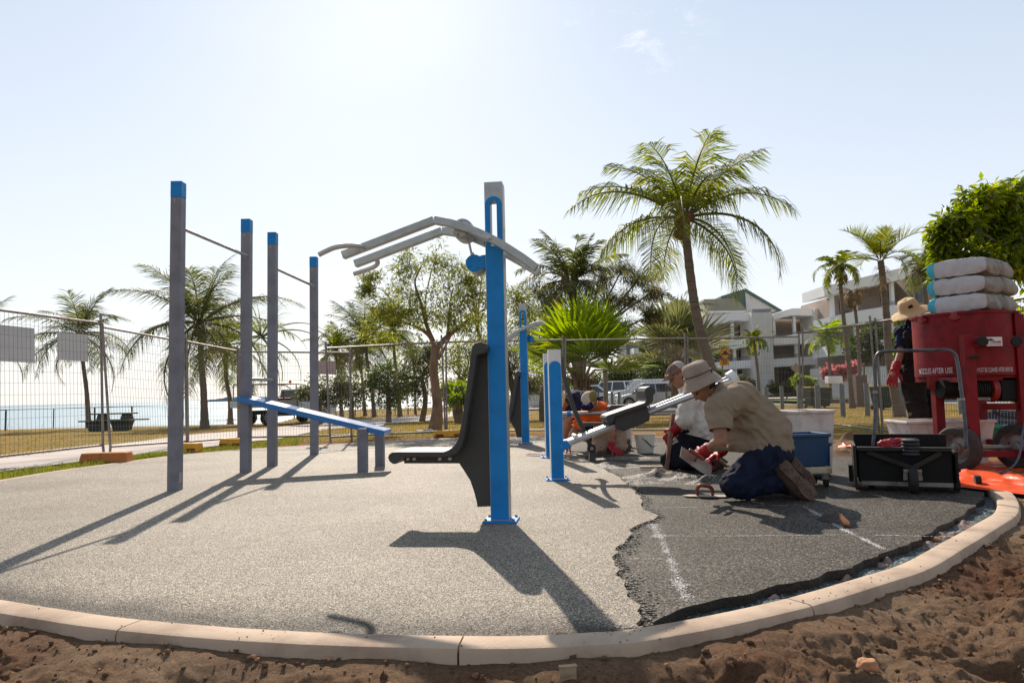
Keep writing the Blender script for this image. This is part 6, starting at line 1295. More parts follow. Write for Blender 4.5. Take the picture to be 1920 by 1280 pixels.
# --- worker in white shirt and cap
D = 7.2; th = thing('person', 'worker in dusty white shirt and brown cap kneeling behind the khaki shirted man', 'person', (W(1290, 870, D).x, D, -.015))
hc = W(1270, 704, D); f_ = V3((-.85, -.1, -.5)); u_ = V3((-.45, 0, .9)); nek = W(1284, 726, D + .02); che = W(1297, 752, D); pel = W(1302, 806, D + .02)
sn, en, wn = W(1292, 747, D - .17), W(1288, 787, D - .26), W(1264, 800, D - .12); sf, ef, wf_ = W(1296, 745, D + .19), W(1290, 785, D + .26), W(1262, 812, D + .2)
wn = W(1262, 806, D - .16)
hn, kn, an = W(1302, 820, D - .08), W(1254, 862, D - .12), W(1326, 868, D - .1); hf, kf, af = W(1302, 815, D + .1), W(1262, 852, D + .16), W(1330, 860, D + .14)
m = M(); wide(m, pel, (0, 1, 0), .16, .12); wide(m, che, (0, 1, 0), .17, .12); m.cap(pel, che, .12, .12); m.cap(che, nek, .09, .055); m.cap(nek, hc, .055, .05)
for a, b, c in ((sn, en, wn), (sf, ef, wf_)): limb(m, [a, b, c], [.055, .042, .03]); m.cap(che, a, .09, .055); m.cap(c, c + (c - b).normalized() * .06, .03, .025)
for a, b, c in ((hn, kn, an), (hf, kf, af)): limb(m, [a, b, c], [.08, .058, .045])
P, R = head(m, hc, f_, u_, .96); obj('body', fuse(m, .009, 3), MT['skin'], th); eyes(P, R, th, .96)
m = M(); m.ell(P(0, -.045, -.005), (.078, .07, .075), R, 18, 12); m.ell(P(-.062, -.005, .02), (.014, .03, .035), R); m.ell(P(.062, -.005, .02), (.014, .03, .035), R); obj('hair', fuse(m, .008, 1, .003, 30), MT['hair'], th)
def cap_(th, P, R, k1, k2, s=1.0, bill=.1, back=None):
    m = M(); m.ell(P(0, -.012, .045), (.088 * s, .104 * s, .088 * s), R, 24, 16); o = obj('cap', fuse(m, .008, 1, .002, 20, [(P(0, 0, .028), -(R @ V3((0, 0, 1))), .3)]), MT[k1], th); m = M(); pts = []; n = 12
    for i in range(n + 1):
        a = PI * i / n; pts.append((math.cos(a) * .078 * s, .075 + math.sin(a) * bill, -.012 - .02 * abs(math.cos(a)) ** 2))
    up_ = [P(*q) for q in pts] + [P(x * .8, .06, .04) for x in (-.08, .08)]; n_ = R @ V3((0, 0, 1))
    m.add([p + n_ * .046 for p in up_] + [p + n_ * .04 for p in up_], [tuple(range(n + 3)), tuple(range(2 * n + 5, n + 2, -1))] + [(i, i + n + 3, (i + 1) % (n + 3) + n + 3, (i + 1) % (n + 3)) for i in range(n + 3)]); obj('cap_bill', m, MT[k2], o); return o
co_ = cap_(th, P, R, 'capd', 'capd', .98, .09); m = M(); m.ell(P(0, -.05, .062), (.086, .075, .074), R, 20, 14); obj('cap_back', fuse(m, .008, 1), MT['capl'], co_)
m = M(); 
for s_ in (-1, 1): m.ell(P(.035 * s_, .1, .052), (.03, .012, .018), R)
m.tube([P(.085, .07, .06), P(.095, 0, .07), P(.09, -.05, .06)], .004, 6); m.tube([P(-.085, .07, .06), P(-.095, 0, .07), P(-.09, -.05, .06)], .004, 6); obj('sunglasses', m, mat('amber_lens', (.5, .2, .03), .15, 0, .1, 5), th, smooth=180)
m = M(); wide(m, W(1298, 752, D), (0, 1, 0), .2, .15); wide(m, W(1299, 780, D), (0, 1, 0), .2, .16); wide(m, W(1301, 802, D), (0, 1, 0), .235, .21); m.cap(che, nek, .12, .075); m.cap(che, sn, .11, .08); m.cap(che, sf, .11, .08); limb(m, [sn, en, en.lerp(wn, .5)], [.085, .08, .07]); limb(m, [sf, ef, ef.lerp(wf_, .5)], [.085, .075, .07])
obj('shirt', fuse(m, .01, 2, .022, 8, [(W(1300, 817, D), (-.3, 0, -1), .3), (en.lerp(wn, .42), wn - en, .11), (ef.lerp(wf_, .42), wf_ - ef, .11), (nek + (nek - che) * .1, nek - che, .09)], seed=9), MT['wshirt'], th)
m = M(); wide(m, W(1303, 820, D), (0, 1, 0), .18, .14); limb(m, [hn, kn, an], [.12, .085, .07]); limb(m, [hf, kf, af], [.12, .085, .07]); m.cap(W(1285, 835, D - .1), W(1300, 862, D - .1), .1, .08); obj('trousers', fuse(m, .01, 2, .018, 10, seed=4), MT['navy2'], th)
for w_, e_, nr, s_ in ((wn, en, (-.6, -.7, .3), 1), (wf_, ef, (-.6, .7, .3), -1)):
    m = M(); d = (w_ - e_).normalized(); m.cap(e_.lerp(w_, .35), w_, .055, .045); hand(m, w_, (d + V3((-.3, 0, -.9))).normalized(), nr, s_, .75, 1.15); obj('glove', fuse(m, .006, 1, .004, 25), MT['glove'], th)
boot(th, W(1334, 862, D - .08), W(1332, 848, D - .08), W(1360, 872, D - .1), (.8, -.2, .5)); boot(th, W(1336, 856, D + .16), W(1334, 844, D + .16), W(1360, 864, D + .15), (.8, -.2, .5))

# --- orange shirt, on all fours
th = thing('person', 'worker in orange shirt and cream cap bending low with both gloved hands on the ground', 'person', (W(1120, 848, 9.1).x, 9.1, -.015))
hc = W(1105, 754, 8.75); f_ = V3((-.35, -.6, -.72)); u_ = V3((-.25, -.55, .8)); nek = W(1119, 763, 8.92); che = W(1122, 778, 9.05); pel = W(1148, 792, 9.5)
sn, en, wn = W(1093, 784, 8.95), W(1073, 815, 8.95), W(1066, 832, 8.85); sf, ef, wf_ = W(1143, 779, 8.95), W(1147, 812, 8.9), W(1147, 838, 8.9)
hn, kn, an = W(1134, 800, 9.45), W(1122, 838, 9.2), W(1150, 838, 9.65); hf, kf, af = W(1158, 800, 9.5), W(1160, 838, 9.3), W(1172, 836, 9.7)
m = M(); wide(m, pel, (1, 0, 0), .17, .13); wide(m, che, (1, 0, 0), .18, .13); m.cap(pel, che, .13, .13); m.cap(che, nek, .09, .058); m.cap(nek, hc, .056, .05)
for a, b, c in ((sn, en, wn), (sf, ef, wf_)): limb(m, [a, b, c], [.06, .046, .033]); m.cap(che, a, .09, .06)
for a, b, c in ((hn, kn, an), (hf, kf, af)): limb(m, [a, b, c], [.095, .06, .045])
P, R = head(m, hc, f_, u_); obj('body', fuse(m, .01, 3), MT['skin'], th); eyes(P, R, th); m = M(); m.ell(P(0, -.04, -.01), (.082, .075, .08), R); obj('hair', fuse(m, .009, 1, .003, 30), MT['hair'], th)
co_ = cap_(th, P, R, 'tancap', 'bib', 1.05, .085); m = M(); m.ell(P(-.05, -.03, .068), (.055, .09, .07), R, 20, 14); obj('cap_back', fuse(m, .008, 1), MT['olive'], co_)
m = M()
for s_ in (-1, 1): m.ell(P(.036 * s_, .096, .048), (.03, .012, .015), R)
gl_ = obj('sunglasses', m, MT['blens'], th, smooth=180)
m = M(); wide(m, W(1120, 775, 9.02), (1, 0, 0), .21, .15); wide(m, W(1134, 783, 9.25), (1, 0, 0), .2, .165); wide(m, W(1146, 790, 9.48), (1, 0, 0), .2, .17); m.cap(che, nek, .12, .08); limb(m, [che, sn, sn.lerp(en, .75)], [.11, .085, .075]); limb(m, [che, sf, sf.lerp(ef, .75)], [.11, .085, .075])
obj('shirt', fuse(m, .011, 2, .022, 8, [(sn.lerp(en, .6), en - sn, .12), (sf.lerp(ef, .55), ef - sf, .12)], seed=12), MT['oshirt'], th)
m = M(); wide(m, W(1148, 805, 9.5), (1, 0, 0), .19, .15); limb(m, [hn, kn], [.13, .1]); limb(m, [hf, kf], [.13, .1]); obj('shorts', fuse(m, .011, 2, .018, 9, seed=14), MT['shorts'], th)
for w_, e_, s_ in ((wn, en, 1), (wf_, ef, -1)):
    m = M(); d = (w_ - e_).normalized(); m.cap(w_ - d * .05, w_, .045, .042); hand(m, w_, (V3((-.3 * s_, -.8, -.35))).normalized(), (0, -.3, .9), s_, .22, 1.15, .35); obj('glove', fuse(m, .006, 1, .003, 25), MT['glove'], th)
boot(th, W(1152, 836, 9.7), W(1153, 826, 9.74), W(1155, 840, 9.85), (0, .8, .5)); boot(th, W(1174, 834, 9.75), W(1175, 826, 9.78), W(1177, 840, 9.9), (0, .8, .5))

# --- navy shirt, bent over behind
th = thing('person', 'worker in navy shirt and straw hat bent over, half hidden behind the low blue posts', 'person', (W(1100, 835, 10).x, 10.1, -.015))
hc = W(1055, 757, 9.75); f_ = V3((-.3, -.2, -.93)); u_ = V3((-.9, -.2, .3)); nek = W(1070, 755, 9.85); che = W(1084, 752, 9.95); pel = W(1112, 765, 10.3)
m = M(); wide(m, pel, (0, 1, .2), .17, .13); wide(m, che, (0, 1, 0), .18, .13); m.cap(pel, che, .14, .13); m.cap(che, nek, .09, .06); m.cap(nek, hc, .055, .05)
sn, en, wn = W(1075, 765, 9.75), W(1062, 795, 9.7), W(1056, 822, 9.65); sf, ef, wf_ = W(1080, 762, 10.15), W(1070, 795, 10.2), W(1062, 818, 10.1)
for a, b, c in ((sn, en, wn), (sf, ef, wf_)): limb(m, [a, b, c], [.058, .045, .032]); m.cap(che, a, .09, .055); hand(m, c, (-.2, -.1, -1), (-1, 0, 0), 1, .4, 1)
hn, kn, an = W(1110, 775, 10.2), W(1098, 815, 10.0), W(1120, 822, 10.4)
for dy in (0, .25): limb(m, [hn + V3((dy, dy, 0)), kn + V3((dy, dy * .5, 0)), an + V3((dy, dy, 0))], [.09, .06, .05])
P, R = head(m, hc, f_, u_); obj('body', fuse(m, .01, 3), MT['skin'], th); eyes(P, R, th); m = M(); m.ell(P(0, .04, -.06), (.06, .055, .06), R); m.ell(P(0, -.04, 0), (.08, .07, .08), R); obj('hair', fuse(m, .009, 1, .004, 30), MT['hair'], th)
m = M(); lathe_tilt(m, [(.17, -.01), (.11, .01), (.1, .05), (.08, .09), (.002, .1)], P(0, -.01, .05), R @ V3((0, 0, 1)), 30, .01, 3); ho_ = obj('straw_hat', m, MT['straw'], th, smooth=180); k = ho_.modifiers.new('t', 'SOLIDIFY'); k.thickness = .005
m = M(); wide(m, W(1080, 752, 9.93), (0, 1, 0), .21, .15); wide(m, W(1096, 755, 10.1), (0, 1, 0), .2, .16); wide(m, W(1112, 764, 10.3), (0, 1, 0), .2, .17); m.cap(che, nek, .12, .08); limb(m, [che, sn, sn.lerp(en, .7)], [.11, .085, .075]); limb(m, [che, sf, sf.lerp(ef, .7)], [.11, .085, .075])
obj('shirt', fuse(m, .011, 2, .02, 8, [(sn.lerp(en, .55), en - sn, .12), (sf.lerp(ef, .55), ef - sf, .12)], seed=17), MT['navy'], th)
m = M(); wide(m, W(1113, 775, 10.3), (0, 1, 0), .19, .15)
for dy in (0, .25): limb(m, [hn + V3((dy, dy, 0)), kn + V3((dy, dy * .5, 0)), an + V3((dy, dy, 0))], [.12, .09, .07])
obj('trousers', fuse(m, .011, 2, .018, 9, seed=18), MT['navy2'], th)

# --- straw hat worker standing by the mixer
D = 7.9; th = thing('person', 'standing worker in wide straw hat, navy shirt and dark overalls leaning over the red mixer', 'person', (W(1730, 850, D).x, D, -.015))
hc = W(1712, 590, D - .02); f_ = V3((.45, -.45, -.75)); u_ = V3((-.3, -.12, .95)); nek = W(1711, 608, D + .02); che = W(1712, 637, D + .02); pel = W(1717, 700, D + .05)
sn, en, wn = W(1692, 622, D + .02), W(1689, 663, D - .02), W(1677, 694, D - .06); sf, ef, wf_ = W(1737, 622, D + .05), W(1750, 655, D - .05), W(1758, 640, D - .3)
hn, kn, an = W(1710, 708, D + .04), W(1722, 775, D - .02), W(1734, 838, D + .05); hf, kf, af = W(1729, 708, D + .1), W(1745, 775, D + .05), W(1752, 838, D + .15)
m = M(); wide(m, pel, (1, 0, 0), .15, .12); wide(m, che, (1, 0, 0), .16, .115); m.cap(pel, che, .12, .12); m.cap(che, nek, .09, .057); m.cap(nek, hc, .055, .05)
for a, b, c in ((sn, en, wn), (sf, ef, wf_)): limb(m, [a, b, c], [.055, .044, .031]); m.cap(che, a, .09, .055); m.cap(c, c + (c - b).normalized() * .06, .03, .025)
for a, b, c in ((hn, kn, an), (hf, kf, af)): limb(m, [a, b, c], [.09, .06, .045])
P, R = head(m, hc, f_, u_); obj('body', fuse(m, .01, 3), MT['skin'], th); eyes(P, R, th); m = M(); m.ell(P(0, -.04, -.005), (.08, .075, .08), R); obj('hair', fuse(m, .009, 1, .004, 30), MT['hair'], th)
hx = V3((-.38, -.16, .9)).normalized(); ho = W(1706, 583, D - .04); m = M(); lathe_tilt(m, [(.205, -.028), (.203, -.022), (.17, -.006), (.125, .006), (.108, .014), (.104, .05), (.098, .1), (.088, .128), (.062, .14), (.03, .132), (.002, .126)], ho, hx, 50, .02, 5)
ht = obj('straw_hat', m, MT['straw'], th, smooth=180); k = ht.modifiers.new('t', 'SOLIDIFY'); k.thickness = .005
m = M(); q = ho + hx * .04 + V3((-.035, -.1, 0)).normalized() * .108; nb = V3((-.3, -.95, -.1)).normalized(); sx = nb.cross(hx).normalized(); m.box(q, (.045, .03, .006), Matrix((sx, hx, nb)).transposed()); obj('hat_badge', m, MT['navy'], ht)
m = M(); wide(m, W(1713, 632, D + .02), (1, 0, 0), .19, .145); wide(m, W(1714, 665, D + .03), (1, 0, 0), .18, .15); m.cap(che, nek, .12, .075); limb(m, [che, sn, sn.lerp(en, .9)], [.1, .08, .066]); limb(m, [che, sf, sf.lerp(ef, .9)], [.1, .08, .066])
obj('shirt', fuse(m, .011, 2, .018, 9, [(sn.lerp(en, .75), en - sn, .11), (sf.lerp(ef, .75), ef - sf, .11)], seed=21), MT['navy'], th)
m = M(); wide(m, W(1714, 665, D + .0), (1, 0, 0), .16, .155); wide(m, W(1717, 700, D + .03), (1, 0, 0), .185, .16); limb(m, [hn, kn, an], [.125, .1, .085]); limb(m, [hf, kf, af], [.125, .1, .085]); m.cap(W(1700, 625, D - .12), W(1704, 660, D - .12), .03, .035); m.cap(W(1726, 625, D - .12), W(1724, 660, D - .12), .03, .035)
obj('overalls', fuse(m, .011, 2, .02, 9, seed=22), MT['bib'], th)
for w_, e_, cu in ((wn, en, .35), (wf_, ef, .6)):
    m = M(); d = (w_ - e_).normalized(); m.cap(w_ - d * .07, w_, .05, .042); hand(m, w_, (d + V3((0, 0, -.5))).normalized() if cu < .5 else V3((.6, -.6, -.3)), (-.6, -.7, .1), -1, cu, 1.15); obj('glove', fuse(m, .006, 1, .004, 25), MT['glove'], th)
for a, dx in ((an, 0), (af, .02)): boot(th, a, V3((a.x, a.y + .05, .02)), V3((a.x + .06, a.y - .17, .02)), (0, 0, -1))
# ---------------------------------------------------------------- mixer, wagon, tubs, bags
D = 6.95; c0 = W(1811, 700, D); cx, cy = c0.x, c0.y; zt, zb = .8 + (718 - 590) / (F / D), .8 + (718 - 704) / (F / (D - .44)); r = .437
th = thing('drum_mixer', 'red drum mixer on a square tube frame with two wheels, bags stacked on its lid', 'mixer', (cx, cy, 0))
m = M(); m.lathe([(r, zb), (r, zt - .03), (r + .012, zt - .028), (r + .014, zt - .004), (r + .004, zt), (r - .03, zt + .004)], (cx, cy, 0), 64); obj('drum', m, MT['red'], th, smooth=35)
m = M()
for a in (-78, -40, 40, 78): q = V3((cx + (r + .02) * math.sin(R_(a)), cy - (r + .02) * math.cos(R_(a)), zt - .045)); m.box(q, (.05, .05, .075), Matrix.Rotation(R_(a), 3, 'Z')); m.box(q + V3((.0, 0, -.01)), (.085, .03, .03), Matrix.Rotation(R_(a), 3, 'Z'))
objs('lid_clamp', m, MT['redworn'], th, bevel=.004)
text_mesh('MIXER MUST BE CLEANED AFTER EVERY USE', .058, MT['signw'], 'lettering', th, I3, (0, 0, zb + .045), bend=((cx, cy), r, math.asin((W(1862, 700, D - .42).x - cx) / r)), sx=.35)
text_mesh('NOZZLES AFTER USE', .075, MT['signw'], 'lettering', th, I3, (0, 0, zb + .05), bend=((cx, cy), r, math.asin(max(-.9, (W(1762, 700, D - .3).x - cx) / r)) - .1), sx=.52)
yf = cy - r - .05      # front frame plane
def leg(x0, x1, y0, y1, dd, lab='leg', dep=.08):
    a = W((x0 + x1) / 2, y0, dd); b = W((x0 + x1) / 2 , y1, dd); w_ = abs(x1 - x0) * dd / F; m = M(); m.bb((a.x - w_ / 2, dd, b.z), (a.x + w_ / 2, dd + dep, a.z)); return obj(lab, m, MT['red'], th, bevel=.004)
leg(1807, 1826, 626, 858, yf); leg(1902, 1920, 588, 858, yf + .1); leg(1752, 1768, 708, 850, yf + .35); leg(1835, 1850, 742, 850, cy + .25)
def beam(p, q, w_, h, lab='beam', k='red'): m = M(); m.bar(p, q, w_, h); return obj(lab, m, MT[k], th, bevel=.004)
beam(W(1812, 640, yf - .003) + V3((0, .03, 0)), W(1919, 640, yf + .1) + V3((0, .03, 0)), .06, .1); beam(W(1755, 712, yf + .34), W(1812, 712, yf + .06), .05, .05, k='redworn'); beam(W(1840, 762, yf + .3), W(1905, 762, yf + .14), .05, .06); beam(W(1830, 850, yf + .03), W(1918, 850, yf + .14), .07, .06); beam(W(1845, 826, cy + .25), W(1905, 834, yf + .14), .05, .05)
beam(W(1812, 850, yf + .04), W(1842, 842, cy + .28), .05, .05); m = M(); m.bb((cx - .3, cy - .35, zb - .05), (cx + .42, cy + .35, zb - .003)); obj('drum_cradle', m, MT['red'], th)
m = M(); m.add([W(1737, 706, yf + .3), W(1760, 706, yf + .3), W(1758, 730, yf + .3), W(1738, 728, yf + .3), W(1737, 706, yf + .5), W(1760, 706, yf + .5), W(1758, 730, yf + .5), W(1738, 728, yf + .5)], [(0, 1, 2, 3), (4, 5, 6, 7), (0, 1, 5, 4), (1, 2, 6, 5), (2, 3, 7, 6), (3, 0, 4, 7)]); obj('chute', m, MT['redworn'], th)
for px in (1842, 1906): q = W(px, 640, yf - .06); m = M(); m.lathe([(.02, -.07), (.02, -.02), (.043, -.018), (.048, 0), (.043, .02), (.01, .024)], q, 24, ax=(-.25, -1, 0)); obj('roller', m, MT['rub'], th, smooth=40)
q = W(1864, 640, yf - .02); m = M(); m.box(q, (.145, .006, .082)); pl = obj('maker_plate', m, MT['whitep'], th)
text_mesh('Mix', .034, MT['ink'], 'lettering', pl, I3, q + V3((-.028, -.004, .016)), bold=.001); text_mesh('Comets', .03, mat('maroon_ink', (.3, .01, .02), .6, 0, .05, 4), 'lettering', pl, I3, q + V3((.012, -.004, -.002)), bold=.001); m = M(); m.box(q + V3((0, -.0035, -.024)), (.12, .001, .004)); obj('ruled_line', m, MT['ink'], pl)
m = M(); a, b = W(1815, 669, yf - .05), W(1836, 669, yf - .05); m.tube([a, b], .014, 12); obj('grip', m, MT['rub'], th, smooth=40)
# drive underneath
ym = cy - .25; a, b = W(1762, 729, ym), W(1850, 729, ym); m = M(); m.tube([a, b], .085, 24); mo_ = obj('motor', m, MT['black'], th, smooth=40); m = M()
for i in range(9): m.tube([a.lerp(b, .55 + i * .045), a.lerp(b, .565 + i * .045)], .1, 24)
obj('cooling_fins', m, MT['ink'], mo_, smooth=40); m = M(); m.tube([b, b + V3((.05, 0, 0))], [.12, .125], 28); m.tube([b + V3((.05, 0, 0)), b + V3((.07, 0, 0))], .07, 20); obj('flange', m, MT['redworn'], mo_, smooth=40)
m = M(); m.bb((b.x + .07, ym - .1, b.z - .12), (b.x + .3, ym + .12, b.z + .12)); obj('gearbox', m, MT['black'], th, bevel=.02)
m = M()
for z_ in (.09, -.09): m.bar(a.lerp(b, .5) + V3((0, -.06, z_)), b + V3((-.02, -.06, z_)), .03, .025)
objs('tie_bar', m, MT['steel'], th); q = W(1803, 728, yf + .1); m = M(); m.lathe([(.03, 0), (.034, .008), (.03, .016)], q, 20, ax=(0, -1, 0)); obj('clamp_ring', m, MT['steel'], th, smooth=40)
for pts in (((1862, 768, .12), (1866, 775, .12), (1880, 780, .12), (1905, 783, .12)), ((1866, 768, .12), (1869, 774, .12), (1874, 773, .12), (1875, 764, .12))): m = M(); m.tube(smooth_line([W(p[0], p[1], yf + p[2]) for p in pts], 5), .006, 6); obj('cable', m, MT['ink'], th, smooth=180)
def tyre(px, py, dd, rr, rot, parent):
    q = W(px, py, dd); ax = V3((math.cos(rot), math.sin(rot), 0)); q.z = rr + .0; m = M(); w_ = .1
    m.lathe([(rr * .66, -w_ / 2), (rr * .9, -w_ / 2), (rr, -w_ * .3), (rr, w_ * .3), (rr * .9, w_ / 2), (rr * .66, w_ / 2), (rr * .64, 0)], q, 40, ax=ax, cap=False); wo = obj('wheel', m, mat('dusty_tyre', (.05, .04, .037), .85, 0, .3, 12, .001), parent, smooth=40)
    m = M(); m.lathe([(.02, -.06), (.045, -.05), (.05, -.01), (rr * .5, .0), (rr * .66, -.03), (rr * .68, -.04), (rr * .68, .04), (rr * .5, .015), (.03, .03)], q, 32, ax=ax, cap=False); m.lathe([(.0, -.075), (.03, -.07), (.035, -.02)], q, 16, ax=ax, cap=False); obj('rim', m, MT['steel'], wo, smooth=40)
tyre(1797, 838, 6.55, .205, R_(25), th); tyre(1908, 838, 6.62, .205, R_(25), th); m = M(); a, b = W(1797, 838, 6.55), W(1908, 838, 6.62); a.z = b.z = .205; m.tube([a + V3((.05, 0, 0)), b], .02, 10); obj('axle', m, MT['steel'], th)
# bags
def bag(dz, dx, rz, sd, lab):
    q = V3((cx + .1 + dx, cy - .02, zt + .088 + dz)); t = thing('filled_bag', lab, 'bag', q, R_(rz), 'bags stacked on the mixer'); m = M(); nx_, ny_, nz_ = 56, 40, 9; hx_, hy_, hz_ = .4, .26, .088; vs = []
    def P_(u, v, w):      # cube surface point to pillow with square gusseted ends
        bu = 1 - .35 * abs(w) ** 2.5 * abs(u) ** 4; e = (1 - .22 * abs(u) ** 4) * (1 - .3 * abs(v) ** 4)
        x = u * hx_ * (1 - .02 * v * v - .03 * w * w); y = v * hy_ * (1 - .03 * u * u - .05 * w * w); z = w * hz_ * (e * 1.12)
        cr = .009 * noise.noise(V3((x * 8, y * 8, z * 9 + sd))) + .006 * (1 - abs(noise.noise(V3((x * 7 + y * 4, y * 15, z * 9 + sd + 4)))) * 3.2); pin = -.03 * math.exp(-((u - .12) / .1) ** 2) * (1 if w < .9 else .4) * (abs(v) > .6)
        n_ = V3((u ** 9, v ** 9, w ** 5 + .01)).normalized(); return V3((x, y, z)) + n_ * (cr + pin) + V3((0, 0, .006 * math.sin(x * 9 + sd)))
    faces = [(lambda a, b: (a, b, 1), nx_, ny_), (lambda a, b: (a, b, -1), nx_, ny_), (lambda a, b: (a, -1, b), nx_, nz_), (lambda a, b: (a, 1, b), nx_, nz_), (lambda a, b: (-1, a, b), ny_, nz_), (lambda a, b: (1, a, b), ny_, nz_)]
    for fn, n1, n2 in faces:
        b0 = len(m.V)
        for j in range(n2 + 1):
            for i in range(n1 + 1): m.V.append(tuple(P_(*fn(i / n1 * 2 - 1, j / n2 * 2 - 1))))
        for j in range(n2):
            for i in range(n1):
                a_ = b0 + j * (n1 + 1) + i; m.F.append((a_, a_ + 1, a_ + n1 + 2, a_ + n1 + 1)); c_ = fn((i + .5) / n1 * 2 - 1, (j + .5) / n2 * 2 - 1); m.mi.append(1 if c_[0] < -.9 and c_[1] > .74 + .1 * noise.noise(V3((j, sd, 0))) else (2 if c_[0] < -.985 else 0))
    me = mesh_of('sack', m, [MT['bag'], MT['cyan'], MT['baglit']], 180); bm = bmesh.new(); bm.from_mesh(me); bmesh.ops.remove_doubles(bm, verts=bm.verts, dist=.0008); bmesh.ops.recalc_face_normals(bm, faces=bm.faces); bm.to_mesh(me); bm.free(); me.shade_smooth(); me.set_sharp_from_angle(angle=R_(50))
    o = bpy.data.objects.new('sack', me); C.objects.link(o); o.parent = t
MT['bag'] = mat('woven_plastic_bag', (.25, .22, .2), .6, 0, .1, 5, .006, 22, col2=(.15, .12, .1)); MT['baglit'] = mat('lit_bag_end', (.48, .48, .5), .55, 0, .06, 5, .004, 26); MT['cyan'] = mat('cyan_bag_band', (.05, .42, .55), .5, 0, .05, 5)  # paler end: the light falling on that face is put into the colour
bag(0, .0, 38, 1, 'bottom grey white bag of the three stacked on the mixer'); bag(.168, .01, 36, 7, 'middle grey white bag of the three stacked on the mixer'); bag(.336, .0, 40, 13, 'top grey white bag of the three stacked on the mixer')
# black wagon
D = 5.45; q = W(1717, 915, D); th = wg = thing('screed_wagon', 'low black steel wagon with springs, caster wheel and tall bent tube handle', 'wagon', (q.x, D + .2, -.015), R_(0))
x0, x1 = W(1632, 880, D).x, W(1803, 880, D).x; z0, z1 = .05, W(1717, 845, D).z
m = M(); m.bb((x0 + .03, D + .02, z0), (x1 - .02, D + .46, z1)); obj('hopper', m, MT['black'], th, bevel=.01)
m = M(); m.bb((x0, D - .02, z0 - .03), (x0 + .022, D + .5, z1 + .04)); obj('side_plate', m, mat('dirty_steel_plate', (.03, .024, .02), .6, .2, .3, 10), th, bevel=.003); m = M(); m.bb((x1 - .012, D - .02, z0 - .03), (x1 + .008, D + .5, z1)); obj('side_plate', m, MT['black'], th, bevel=.003)
m = M(); m.bb((x0 + .02, D + .46, z1 - .05), (x1, D + .5, z1 + .1)); obj('rear_plate', m, MT['black'], th, bevel=.003); m = M(); m.bb((x0 - .035, D + .1, .04), (x0 - .008, D + .3, .17)); obj('skid', m, MT['black'], th)
cpx = W(1729, 870, D).x; m = M(); m.bar((x0 + .1, D - .0, z1 - .01), (cpx, D - .05, z1 - .12), .03, .035); m.bar((x1 - .1, D, z1 - .01), (cpx, D - .05, z1 - .12), .03, .035); m.bb((x0 + .03, D - .03, z1 - .0), (x1 - .03, D + .03, z1 + .03)); obj('draw_frame', m, mat('dark_oily_steel', (.018, .013, .011), .6, .2, .3, 10), th, bevel=.003)
m = M(); m.bb((x0 + .05, D + .0, z0 - .02), (x1 - .03, D + .03, z0 + .01)); obj('scraper_bar', m, MT['steel'], th)
for i in range(5): m = M(); m.lathe([(.045 + .006 * (i % 2 == 0), 0), (.062, .008), (.062, .018), (.045, .026)], (cpx, D - .02, z1 - .03 + i * .025), 28); obj('spring_pad' if i < 4 else 'spring_cap', m, mat('grey_rubber_pad%d' % i, (.045, .045, .055), .6, 0, .2, 12), th, smooth=40)
m = M(); m.bb((cpx - .06, D - .09, z1 - .15), (cpx + .06, D + .01, z1 - .13)); 
for s_ in (-1, 1): m.bar((cpx + s_ * .045, D - .06, z1 - .15), (cpx + s_ * .05, D - .06, .08), .03, .008, up=(0, 1, 0))
obj('caster_fork', m, MT['steel'], th, bevel=.002); m = M(); m.lathe([(.03, -.028), (.09, -.028), (.098, -.015), (.098, .015), (.09, .028), (.03, .028)], (cpx, D - .07, .083), 30, ax=(1, 0, 0)); obj('caster_wheel', m, MT['rub'], th, smooth=40)
hl = [W(1642, 842, D + .2), W(1637, 770, D + .28), W(1631, 690, D + .33), W(1630, 675, D + .34), W(1634, 663, D + .345), W(1646, 659, D + .35), W(1700, 658.5, D + .35), W(1742, 658.5, D + .35), W(1755, 663, D + .345), W(1762, 676, D + .34), W(1772, 720, D + .3), W(1785, 785, D + .25), W(1793, 838, D + .2)]
m = M(); m.tube(smooth_line(hl, 5), .0135, 12); obj('handle', m, mat('scuffed_black_tube', (.07, .075, .085), .4, .3, .45, 18, spec=.7), th, smooth=180)
m = M(); 
for a, b in ((hl[1], hl[2]), (hl[10], hl[11])): d = (b - a).normalized(); c = a.lerp(b, .4); m.tube([c, c + d * .02], .019, 12)
objs('handle_clamp', m, MT['steel'], th)
for px, dy in ((1650, .1), (1790, .1), (1650, .4), (1790, .4)): q = W(px, 900, D + dy); m = M(); m.lathe([(.02, -.02), (.045, -.02), (.045, .02), (.02, .02)], (q.x, D + dy, .035), 18, ax=(1, 0, 0)); obj('caster_wheel', m, MT['rub'], th, smooth=40)
wg.rotation_euler.z = R_(-24)
m = M(); a = W(1655, 838, D + .1); b = W(1712, 832, D + .12); limb(m, [a + V3((0, 0, .02)), a.lerp(b, .4) + V3((0, .03, .03)), b + V3((0, 0, .02))], [.035, .03, .022]); m.cap(a + V3((0, -.03, .0)), a.lerp(b, .5) + V3((0, -.03, 0)), .02, .015); tag(obj('work_glove', fuse(m, .006, 1, .008, 20), MT['glove']), 'loose red glove lying on top of the black wagon', 'glove')
